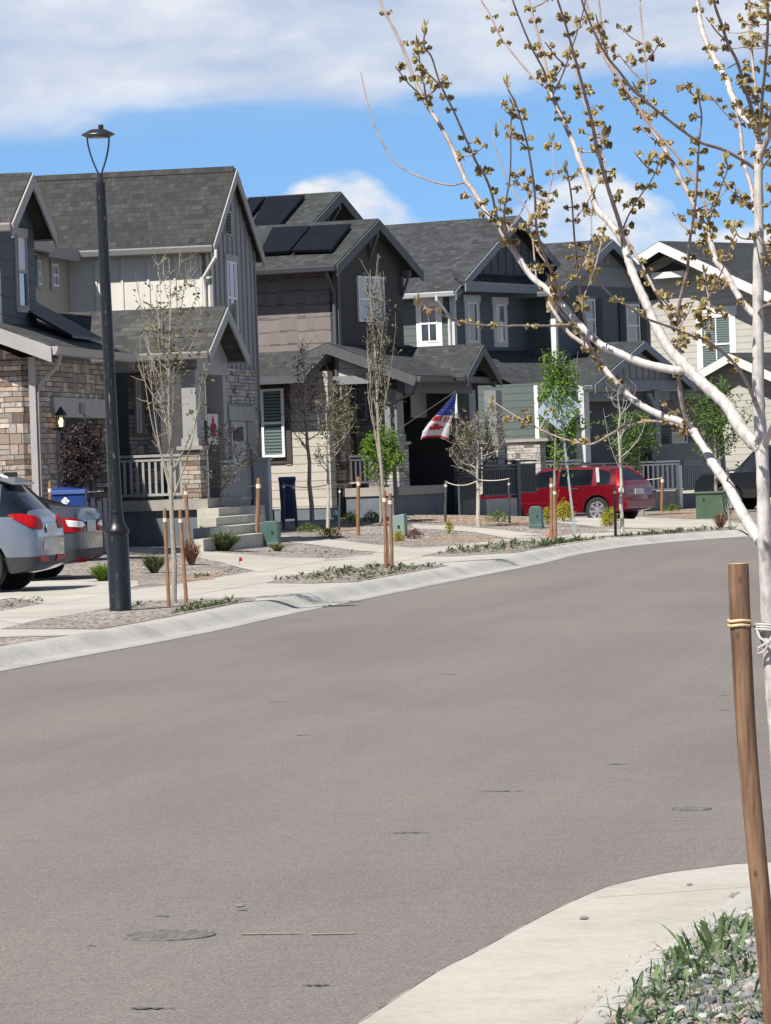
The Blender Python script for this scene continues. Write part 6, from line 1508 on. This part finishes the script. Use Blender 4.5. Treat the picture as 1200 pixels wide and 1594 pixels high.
# near corner: pebbles and big weeds
def near_stones():
    rr = random.Random(3); mats = [paint('stone %s' % k, c, .85, .25, 18, .5, 40) for k, c in (('grey', (.17, .17, .17)), ('pink', (.26, .195, .175)), ('slate', (.085, .092, .105)), ('pale', (.34, .33, .31)), ('tan', (.22, .195, .17)))]
    bm = bmesh.new(); bmesh.ops.create_icosphere(bm, subdivisions=2, radius=1); V0 = [v.co.copy() for v in bm.verts]; F0 = [[v.index for v in f.verts] for f in bm.faces]; bm.free()
    mb = MB(); cnt = 0
    while cnt < 8000:
        y = rr.uniform(10.9, 16.2); x = rr.uniform(.3, 1.9)
        # right of the kerb back edge
        kx = None
        for i in range(len(KB) - 1):
            if (KB[i].y - y) * (KB[i + 1].y - y) <= 0: kx = KB[i].x + (KB[i + 1].x - KB[i].x) * (y - KB[i].y) / (KB[i + 1].y - KB[i].y + 1e-9); break
        if kx is None or x < kx + .004 or x / y > .105: continue
        r = rr.uniform(.006, .016) * rr.choice((1, 1, 1, 1.5)); sc_ = V((rr.uniform(.8, 1.3), rr.uniform(.8, 1.3), rr.uniform(.6, .95))) * r; rot = Matrix.Rotation(rr.uniform(0, 6.3), 3, 'Z') @ Matrix.Rotation(rr.uniform(-.5, .5), 3, 'X')
        off = [1 + rr.uniform(-.22, .22) for _ in range(len(V0))]; c_ = V((x, y, .118 + r * .25 + rr.random() ** 2 * .02))
        mb.add([c_ + rot @ V((v.x * sc_.x, v.y * sc_.y, v.z * sc_.z)) * f for v, f in zip(V0, off)], F0, rr.choice([0, 0, 1, 2, 3, 4, 4])); cnt += 1
    tag(mb.build('pebbles', mats), kind='stuff')
near_stones()
def near_weeds():
    rr = random.Random(8); mb = MB(); m_nw = leafm('near weed', (.17, .26, .10), (.055, .10, .045), .35)
    def leaf(b, a, L, w_, el_, lob=0):
        d = V((cos(a), sin(a), 0)); t_ = V((-sin(a), cos(a), 0)); n = 6; vs = []
        for i in range(n + 1):
            f = i / n; c_ = b + d * L * cos(el_) * f + V((0, 0, L * (sin(el_) * f - .55 * f * f * cos(el_)))); ww = w_ * (sin(pi * min(1, f * .9 + .08)) ** .7) * (1 + (lob if i % 2 else -lob))
            vs += [c_ - t_ * ww + V((0, 0, .25 * ww)), c_, c_ + t_ * ww + V((0, 0, .25 * ww))]
        fs = []
        for i in range(n): fs += [(3 * i, 3 * i + 1, 3 * i + 4, 3 * i + 3), (3 * i + 1, 3 * i + 2, 3 * i + 5, 3 * i + 4)]
        mb.add(vs, fs)
    spots = [(1110, 1485, 1.5), (1125, 1500, .9), (1150, 1455, .7), (1090, 1500, .8), (1070, 1515, .7), (1045, 1530, .8), (1060, 1525, .8), (1030, 1545, .8), (1000, 1580, 1.0), (1018, 1560, .9), (985, 1592, .9), (1008, 1592, .8), (1040, 1590, .7), (1165, 1445, .6), (1095, 1530, .5), (1150, 1505, .5), (1160, 1560, .8), (1145, 1585, .8), (1120, 1570, .6), (1165, 1590, .7), (1080, 1590, .5), (1135, 1540, .5), (1055, 1560, .6), (1168, 1520, .6), (1140, 1470, .6), (1100, 1590, .6), (1052, 1512, .9), (1066, 1502, .9), (1080, 1494, 1.0), (1094, 1484, .9), (1120, 1462, .8), (1134, 1452, .9), (1146, 1446, .9), (1158, 1440, .8), (1130, 1510, .7), (1140, 1525, .6), (1040, 1552, .8), (1120, 1548, .7)]
    for x, y, s_ in spots:
        b0 = g0(x, y, .14); s_ *= 1.25
        for k in range(int(6 * s_) + 3):
            b = b0 + V((rr.uniform(-.05, .05), rr.uniform(-.12, .12), 0)) * s_; leaf(b, rr.uniform(0, 2 * pi), rr.uniform(.05, .11) * s_, rr.uniform(.004, .008), rr.uniform(.3, 1.25), .3)
        for k in range(int(34 * s_)):
            b = b0 + V((rr.uniform(-.09, .09), rr.uniform(-.2, .2), 0)); leaf(b, rr.uniform(0, 2 * pi), rr.uniform(.02, .06), rr.uniform(.0012, .0026), rr.uniform(.5, 1.4))
    tag(mb.build('weeds', m_nw), kind='stuff')
    # the tall ragged weed
    mb2 = MB(); b = g0(1113, 1495, .12); o = empty('tall_weed', b, 0, 'tallest ragged weed with curled leaves at the kerb in the right foreground', 'weed')
    for (tx, ty) in ((1092, 1432), (1125, 1425), (1098, 1462), (1135, 1462)):
        p = at(tx, ty, b.y) - b; P = catmull([V((0, 0, 0)), p * .5 + V((.006, .01, -.004)), p], 5); n = len(P); vs = []
        for i, q in enumerate(P): w_ = .010 * (.5 + .8 * abs(sin(i * 1.9))) * (1 if i < n - 1 else .3); vs += [q - V((w_, 0, -w_ * .3)), q + V((0, -.004, 0)), q + V((w_, 0, w_ * .3))]
        mb2.add(vs, [f for i in range(n - 1) for f in ((3 * i, 3 * i + 1, 3 * i + 4, 3 * i + 3), (3 * i + 1, 3 * i + 2, 3 * i + 5, 3 * i + 4))])
    mb2.build('leaves', leafm('weed grey green', (.15, .22, .08), (.07, .11, .05)), o)
near_weeds()
for x, y, r_, lb in ((1151, 1399, .028, 'dark pebble on the pale concrete apron near the kerb'), (909, 1431, .014, 'tiny pebble at the left of the pale concrete apron'), (1073, 1378, .01, 'tiny pebble near the far edge of the pale apron'), (374, 1412, .016, 'small pale stone lying on the asphalt left of centre')):
    p = g0(x, y, .014); mb = MB(); mb.lathe([(r_ * .6, 0), (r_, r_ * .3), (r_ * .8, r_ * .65), (r_ * .25, r_ * .85)], 9); mb.v = [(a * 1.25, b_ + R.uniform(-.1, .1) * r_, c_) for a, b_, c_ in mb.v]; o = mb.build('pebble', paint('pebble grey', (.16, .15, .14), .85, .2, 30), smooth=True); o.location = p; tag(o, lb, 'pebble')

# ================================================================== FOREGROUND MAPLE
def maple():
    Z0 = 10.0; rr = random.Random(21)
    base = at(1236, 1860, Z0); b = V((base.x, base.y, .11)); o = empty('maple_tree', b, 0, 'pale-barked young maple with small bronze leaf clusters filling the right foreground', 'tree')
    BR = {}   # name -> list of (px,py,depth,w)
    def add(name, parent, pts, w0, w1, dd=0.0, leaves=1.0):
        d0 = Z0
        if parent:
            d0 = min(BR[parent], key=lambda q: hypot(q[0] - pts[0][0], q[1] - pts[0][1]))[2]
        L = [0]
        for a, c_ in zip(pts, pts[1:]): L.append(L[-1] + hypot(a[0] - c_[0], a[1] - c_[1]))
        # densify
        P = []
        for i, p in enumerate(pts):
            f = L[i] / L[-1]; P.append(V((p[0], p[1], 0)))
        D = catmull(P, 6); l2 = [0]
        for a, c_ in zip(D, D[1:]): l2.append(l2[-1] + (a - c_).length)
        out = []
        for q, l in zip(D, l2):
            f = l / l2[-1]; w_ = w0 + (w1 - w0) * f ** .85; out.append((q.x, q.y, d0 + dd * f, w_))
        BR[name] = out; META[name] = (leaves, l2[-1], w0)
    META = {}
    add('trunk', None, [(1236, 1860), (1228, 1594), (1219, 1350), (1213, 1200), (1206, 1100), (1198, 1010), (1194, 920), (1190, 840), (1188, 760), (1185, 690), (1180, 620), (1180, 560), (1180, 500), (1180, 420), (1181, 340), (1180, 260), (1182, 225)], 37, 14, 0, 0)
    add('limb_left_top', 'trunk', [(1182, 225), (1180, 203), (1157, 181), (1140, 151), (1131, 124), (1119, 105), (1100, 66), (1091, 40), (1085, 0), (1080, -40)], 12, 7, .5, .9)
    add('limb_right_top', 'trunk', [(1182, 250), (1190, 228), (1197, 210), (1203, 170), (1208, 110), (1212, 40), (1216, -40)], 9, 5, -.3, .8)
    add('stem_a', 'limb_left_top', [(1180, 203), (1170, 170), (1159, 136), (1148, 98), (1134, 70), (1123, 38), (1112, 5), (1106, -40)], 6.5, 4, -.2, 1.6)
    add('stem_b', 'trunk', [(1180, 215), (1178, 160), (1172, 105), (1168, 56), (1166, 11), (1164, -40)], 6, 4, .3, 1.6)
    add('stem_c', 'trunk', [(1182, 215), (1187, 143), (1191, 105), (1195, 38), (1193, -40)], 6, 4, -.4, 1.6)
    add('stem_d', 'trunk', [(1174, 330), (1170, 294), (1161, 264), (1155, 235), (1153, 207), (1146, 173), (1140, 155)], 7, 5, .25, .7)
    add('arch', 'trunk', [(1173, 261), (1155, 249), (1123, 232), (1087, 220), (1041, 187), (996, 150), (982, 136), (965, 113), (945, 88), (928, 57), (911, 17), (903, -10), (897, -40)], 6, 3, -.6, .35)
    add('C', 'trunk', [(1178, 492), (1168, 484), (1155, 469), (1140, 445), (1129, 424), (1116, 409), (1108, 384), (1100, 358), (1093, 345), (1082, 322), (1068, 295), (1050, 260), (1036, 235), (1023, 213), (1004, 185), (985, 160), (970, 139), (951, 105), (939, 85), (925, 45), (905, -20)], 11, 3.5, .5, .8)
    add('C2', 'C', [(1105, 372), (1102, 339), (1095, 313), (1089, 299), (1074, 269), (1050, 237), (1027, 213), (1000, 178), (990, 160), (962, 120), (940, 70), (934, 20), (930, -20)], 5, 3, .2, .6)
    add('C3', 'C', [(1103, 345), (1116, 311), (1123, 288), (1132, 265), (1130, 245)], 3, 2, -.3, 1.2)
    add('C5', 'C', [(1010, 190), (1008, 160), (1006, 115), (1002, 70), (997, 20), (994, -10)], 3, 2.5, .3, .9)
    add('D', 'trunk', [(1184, 842), (1172, 826), (1157, 802), (1144, 777), (1130, 750), (1112, 725), (1097, 697), (1085, 680), (1072, 662)], 19, 13, .4, .1)
    add('D1', 'D', [(1072, 662), (1055, 655), (1030, 647), (1000, 632), (980, 617), (950, 585), (935, 565), (913, 539), (885, 518), (866, 491), (853, 470)], 13, 5, .3, .9)
    add('D2', 'D', [(1078, 670), (1067, 650), (1060, 620), (1056, 590), (1055, 565), (1057, 530), (1057, 505), (1055, 486), (1065, 440), (1070, 420), (1072, 388), (1075, 365), (1080, 335), (1084, 290), (1088, 222), (1092, 185), (1089, 160), (1086, 138)], 7.5, 2.5, -.4, 1.5)
    add('D3', 'D', [(1088, 683), (1075, 672), (1045, 660), (1007, 656), (967, 667), (925, 690), (906, 690), (873, 682), (840, 668), (810, 652), (792, 641), (775, 630), (765, 622)], 5, 2, .3, .9)
    add('F', 'trunk', [(1184, 698), (1168, 684), (1150, 662), (1130, 630), (1097, 600), (1065, 568), (1040, 541), (1020, 505), (1004, 469), (993, 445), (980, 412), (969, 376), (950, 348), (930, 326), (920, 301), (911, 275), (894, 228), (875, 184), (862, 156), (857, 143)], 22, 6, .5, .75)
    add('F1', 'F', [(857, 143), (853, 120), (846, 88), (838, 56), (823, 0), (815, -40)], 5, 3, .2, 1.1)
    add('F5', 'F', [(857, 143), (830, 120), (802, 88), (778, 55), (761, 19), (749, 0), (735, -40)], 3.5, 2.5, .3, .9)
    add('F6', 'F', [(851, 125), (845, 107), (830, 79), (815, 45), (798, 0), (788, -40)], 3.5, 2.5, -.3, .9)
    add('F7', 'F', [(860, 148), (875, 117), (890, 75), (905, 28), (911, 0), (914, -30)], 3, 2, -.3, .9)
    add('F2', 'F', [(970, 380), (966, 354), (956, 322), (947, 295), (938, 263), (928, 226), (921, 188), (909, 143), (896, 94), (879, 34), (868, 0), (860, -30)], 7.5, 3, -.5, 1.5)
    add('F8', 'F2', [(945, 280), (935, 230), (925, 190), (905, 150), (895, 100), (885, 80)], 3, 2, .4, 1.6)
    add('F3', 'F', [(966, 365), (981, 330), (1000, 300), (1017, 275), (1027, 247)], 3, 2, -.3, 2.2)
    add('F4', 'D2', [(1056, 515), (1035, 482), (1018, 450), (1003, 420), (984, 388), (972, 365)], 5, 4, .3, 1.2)
    add('F9', 'F', [(945, 340), (925, 420), (905, 470)], 3, 2, -.2, 1.5)
    add('G', 'F', [(1070, 574), (1050, 576), (1000, 565), (960, 548), (936, 537), (913, 516), (894, 497), (875, 473), (850, 450), (825, 428), (801, 392), (780, 360), (759, 335), (746, 313), (733, 292), (724, 280), (706, 235), (683, 192), (662, 160), (645, 124), (630, 83), (615, 49), (595, 11), (585, -20)], 14, 3.5, .6, .75)
    add('G1', 'G', [(724, 284), (698, 288), (657, 277), (621, 258), (600, 231), (583, 196), (572, 160), (563, 120), (561, 112)], 3, 2, .2, 0)
    add('G2', 'G', [(800, 390), (776, 345), (765, 300), (753, 271), (741, 252), (721, 207), (706, 173), (685, 130), (672, 90), (660, 71), (662, 43)], 5, 2.5, -.3, 1.3)
    add('G3', 'G', [(664, 163), (660, 132), (653, 94), (649, 60)], 3, 2, -.15, 2.2)
    add('G4', 'G', [(800, 390), (785, 340), (793, 280), (795, 245), (795, 198), (798, 164)], 3.5, 2, -.3, 1.1)
    add('G5', 'G', [(835, 437), (825, 340), (812, 315), (798, 297), (778, 250), (768, 216), (772, 203)], 3.2, 2, .3, .5)
    add('G6', 'G', [(872, 470), (866, 440), (851, 407), (839, 373), (834, 345), (832, 298), (823, 235), (811, 188), (802, 160), (791, 139), (789, 124)], 5.5, 2.5, -.5, 1.2)
    add('G7', 'G6', [(834, 341), (849, 320), (858, 283), (862, 260), (860, 217)], 2.5, 2, .3, 1.2)
    add('G8', 'G', [(787, 372), (797, 350), (812, 328), (824, 300)], 2.5, 2, .2, .8)
    add('G9', 'G', [(900, 504), (866, 507), (800, 507), (789, 508), (733, 505), (705, 497), (684, 488), (667, 476), (650, 466)], 4.2, 2, -.5, 1.1)
    add('G10', 'D1', [(936, 565), (913, 531), (894, 510), (872, 485), (862, 462)], 4.5, 3.5, -.2, .7)
    add('E1', 'D1', [(935, 566), (917, 537), (911, 501), (903, 458), (900, 430), (898, 414), (894, 370), (892, 340), (890, 312), (885, 278), (880, 258)], 5, 2.5, -.3, 1.4)
    add('E2', 'E1', [(900, 425), (912, 405), (920, 375), (920, 335), (922, 320)], 3.5, 2, .2, 1.3)
    add('I', 'trunk', [(1181, 637), (1170, 613), (1153, 579), (1131, 554), (1097, 529), (1075, 522), (1046, 510), (1004, 495), (980, 478), (960, 467), (939, 448), (920, 433)], 6.5, 2.5, -.7, 1.0)
    add('I1', 'I', [(1097, 526), (1098, 505), (1104, 480), (1103, 465), (1098, 440), (1096, 425)], 3, 2, .2, 2.0)
    add('I2', 'I1', [(1102, 467), (1121, 428), (1132, 400), (1141, 372)], 3, 2, -.2, 1.3)
    add('J1', 'trunk', [(1178, 372), (1160, 372), (1149, 367), (1142, 350)], 2.5, 1.8, -.2, 2.4)
    add('J2', 'trunk', [(1180, 488), (1189, 477), (1205, 472), (1230, 460)], 5, 3, -.4, .8)
    add('J3', 'trunk', [(1190, 692), (1200, 668), (1218, 636), (1240, 600)], 12, 9, -.4, .2)
    add('J4', 'trunk', [(1187, 262), (1195, 250), (1210, 235)], 4, 3, -.2, .8)
    add('J5', 'trunk', [(1184, 320), (1195, 320), (1204, 305), (1210, 290)], 2.5, 2, -.2, 2.5)
    add('J6', 'trunk', [(1184, 375), (1192, 385), (1200, 380), (1212, 370)], 2.5, 2, .2, 2.5)
    add('J7', 'trunk', [(1176, 305), (1165, 320), (1152, 312), (1146, 298)], 2, 1.6, .2, 2.4)
    add('K1', 'D', [(1130, 752), (1134, 740), (1132, 728)], 4, 2, -.1, 0)
    add('K2', 'trunk', [(1186, 1000), (1183, 985), (1178, 980)], 5, 2, 0, 0)
    # bark
    m, t, p = newmat('whitewashed bark'); co = t.coord(); x, y, z = t.sep(co)
    n = t.noise(co, 26, 5, .65); k = t.noise(t.comb(t.math('MULTIPLY', x, 2.0), t.math('MULTIPLY', y, 2.0), t.math('MULTIPLY', z, .35)), 45, 4, .6); f = t.noise(co, 14, 2)
    base_c = t.ramp(t.math('MULTIPLY', t.math('ADD', n, k), .5), [(.33, (.24, .215, .20)), (.48, (.43, .405, .39)), (.62, (.54, .515, .505))])
    ga = t.node('ShaderNodeAttribute'); ga.attribute_name = 'girth'; gf = t.ramp(t.math('ADD', t.math('MULTIPLY', ga.outputs['Fac'], 100.0), t.math('MULTIPLY', t.math('SUBTRACT', k, .5), .5)), [(.35, 0), (.85, 1)]); tw_c = t.ramp(n, [(.3, (.17, .12, .11)), (.7, (.37, .29, .265))]); base_c = t.mix(gf, tw_c, base_c)
    sc_ = t.ramp(f, [(.66, 0), (.71, 1)]); t.link(t.mix(t.math('MULTIPLY', sc_, .55), base_c, (.10, .08, .07)), p.inputs['Base Color']); p.inputs['Roughness'].default_value = .7; bump(t, p, t.math('ADD', n, k), .5, .004)
    m_w = m; m_tw = barkm('twig bark', (.42, .34, .31), (.22, .16, .145), 60)
    lv = MB()
    def P3(q): return at(q[0], q[1], q[2]) - b
    def leaf(c_, d, L, tw):
        # crumpled, folded young leaf
        s_ = d.cross(V((rr.uniform(-1, 1), rr.uniform(-1, 1), rr.uniform(-1, 1)))).normalized(); u = d.cross(s_)
        w_ = L * rr.uniform(.38, .62); fold = rr.uniform(.2, .9) * w_
        A = c_ + d * L * .35 + s_ * w_ + u * fold; B = c_ + d * L * .75 + s_ * w_ * .7 + u * fold * .3 - V((0, 0, L * .25)); C_ = c_ + d * L * 1.0 - V((0, 0, L * .35)); M_ = c_ + d * L * .5 + u * -fold * .2
        D_ = c_ + d * L * .75 - s_ * w_ * .7 + u * fold * .3 - V((0, 0, L * .25)); E_ = c_ + d * L * .35 - s_ * w_ + u * fold
        lv.add([c_, A, B, C_, D_, E_, M_], [(0, 1, 6), (1, 2, 6), (2, 3, 6), (3, 4, 6), (4, 5, 6), (5, 0, 6)])
    def cluster(c_, size, twmb, dirv_=None):
        pd = V((rr.uniform(-1, 1), rr.uniform(-1, 1), rr.uniform(-.2, .9))).normalized() if dirv_ is None else dirv_
        e_ = c_ + pd * size * rr.uniform(.5, 1.1); twmb.tube([c_, e_], [.0022, .0016], 4, cap=False)
        for i in range(rr.randint(7, 11)):
            a = rr.uniform(0, 2 * pi); d = V((cos(a), sin(a), rr.uniform(-1.6, .35))).normalized(); leaf(e_ + V((0, 0, size * .15)), d, size * rr.uniform(.4, .85), 0)
    bud = MB()
    for name, L in BR.items():
        lv_dens, length, w0 = META[name]
        pts = [P3(q) for q in L]; rad = [max(.0012, q[3] / 2 * q[2] / FPX) for q in L]
        if name == 'trunk':
            rad = [r_ * (1 + .05 * sin(i * 1.7) + (.16 if i % 17 == 8 else 0)) for i, r_ in enumerate(rad)]
        else: rad = [r_ * (1 + .05 * sin(i * 2.3) + (.14 if i % 9 == 4 else 0)) for i, r_ in enumerate(rad)]
        mb = MB(); mb.tube(pts, rad, 18 if w0 > 15 else (12 if w0 > 6 else 7))
        tw = mb
        if lv_dens > 0:
            s = rr.uniform(6, 18)
            step = 37 / lv_dens
            # along the limb
            acc = 0; nxt = s
            for i in range(1, len(L)):
                seg = hypot(L[i][0] - L[i - 1][0], L[i][1] - L[i - 1][1]); acc += seg
                while acc > nxt:
                    q = pts[i].lerp(pts[i - 1], rr.random() * .9); w_ = L[i][3]
                    if w_ < 10.5:
                        size = rr.uniform(.0125, .0205)
                        k = rr.random(); sgn = rr.choice((-1, 1)); side = V((sgn, rr.uniform(-.6, .6), rr.uniform(.0, .8))).normalized()
                        cluster(q, size, tw, side)
                        if k < .75: cluster(q, size * rr.uniform(.8, 1.1), tw, V((-side.x, -side.y, side.z)))
                        if k < .16: # short twig bearing a few clusters
                            e_ = q + V((sgn * rr.uniform(.02, .07), rr.uniform(-.05, .05), rr.uniform(.03, .10))); tw.tube([q, q.lerp(e_, .5) + V((0, 0, -.006)), e_], [.0024, .002, .0015], 5)
                            for _ in range(3): cluster(q.lerp(e_, rr.uniform(.4, 1)), size, tw)
                    nxt += step * rr.choice((.35, .6, 1, 1.5, 1.9)) * rr.uniform(.7, 1.2)
            # spiky bud leaves at the tip
            for _ in range(6):
                d = V((rr.uniform(-.5, .5), rr.uniform(-.5, .5), 1)).normalized(); q = pts[-1] - V((0, 0, rr.uniform(0, .03))); lv.add([q, q + d * .012 + V((.003, 0, 0)), q + d * .026, q + d * .012 - V((.003, 0, 0))], [(0, 1, 2, 3)])
        ob = mb.build('trunk' if name == 'trunk' else 'branch', m_w, o, smooth=True, angle=70); nn_ = 18 if w0 > 15 else (12 if w0 > 6 else 7)
        at_ = ob.data.attributes.new('girth', 'FLOAT', 'POINT'); nv = len(ob.data.vertices)
        at_.data.foreach_set('value', [rad[i // nn_] if i < len(rad) * nn_ else 0.0 for i in range(nv)])
    # extra dense knots seen in the photograph's crown
    for cx_, cy_, rx_, ry_, n, br_ in [(1095, 480, 30, 28, 22, 'I1'), (1092, 535, 40, 12, 10, 'I'), (930, 225, 22, 55, 22, 'F2'), (800, 650, 30, 12, 10, 'D3'), (1160, 60, 36, 55, 22, 'stem_b'), (1150, 130, 30, 30, 12, 'stem_a'), (745, 245, 14, 30, 8, 'G2'), (660, 130, 12, 40, 10, 'G3'), (1195, 400, 12, 40, 12, 'trunk'), (905, 405, 20, 18, 8, 'E1'), (835, 345, 20, 20, 8, 'G6'), (993, 395, 14, 16, 6, 'F4'), (1100, 380, 16, 20, 7, 'C'), (1170, 40, 26, 40, 14, 'stem_c')]:
        for _ in range(int(n * .55)):
            x, y = cx_ + rr.gauss(0, rx_ * .55), cy_ + rr.gauss(0, ry_ * .55)
            q = min(BR[br_], key=lambda q: hypot(q[0] - x, q[1] - y)); c_ = P3((x, y, q[2] + rr.uniform(-.08, .08))); h = P3(q)
            bud.tube([h, h.lerp(c_, .5) - V((0, 0, .003)), c_], [.0018, .0015, .0012], 4, cap=False); cluster(c_, rr.uniform(.014, .021), bud)
    bud.build('twigs', m_tw, o)
    m_lf = leafm('bronze leaf', (.57, .48, .19), (.19, .13, .06), .45); lv.build('leaves', m_lf, o)
    # loose strap tied round the trunk
    c1 = P3((1198, 985, Z0 - .05)); c1.y = pts_y = P3((1197, 985, Z0)).y
    tb = MB(); r_ = .0295
    for dz_ in (-.006, .0, .006):
        ring = [c1 + V((cos(a) * r_, sin(a) * r_, dz_ + .012 + .002 * sin(2 * a))) for a in [2 * pi * i / 30 for i in range(31)]]; tb.tube(ring, .0032, 6, cap=False)
    tb.tube([c1 + V((-.029, -.008, .014)), c1 + V((-.022, -.026, -.012)), c1 + V((-.002, -.034, -.026)), c1 + V((-.012, -.034, -.045)), c1 + V((-.028, -.024, -.05)), c1 + V((-.026, -.028, -.036)), c1 + V((0, -.036, -.022)), c1 + V((.016, -.03, .01))], .0035, 6)
    so_ = tb.build('tree_tie', paint('white cord', (.42, .40, .38), .7), smooth=True); so_.location = b; tag(so_, 'white knotted cord tied around the foreground maple trunk', 'tree tie')
    strap(at(1160, 971, Z0 - .02), at(1180, 975, Z0 - .01), 'thin dark cord linking the foreground stake to the maple trunk', .003, .0016, m_steel)
maple()
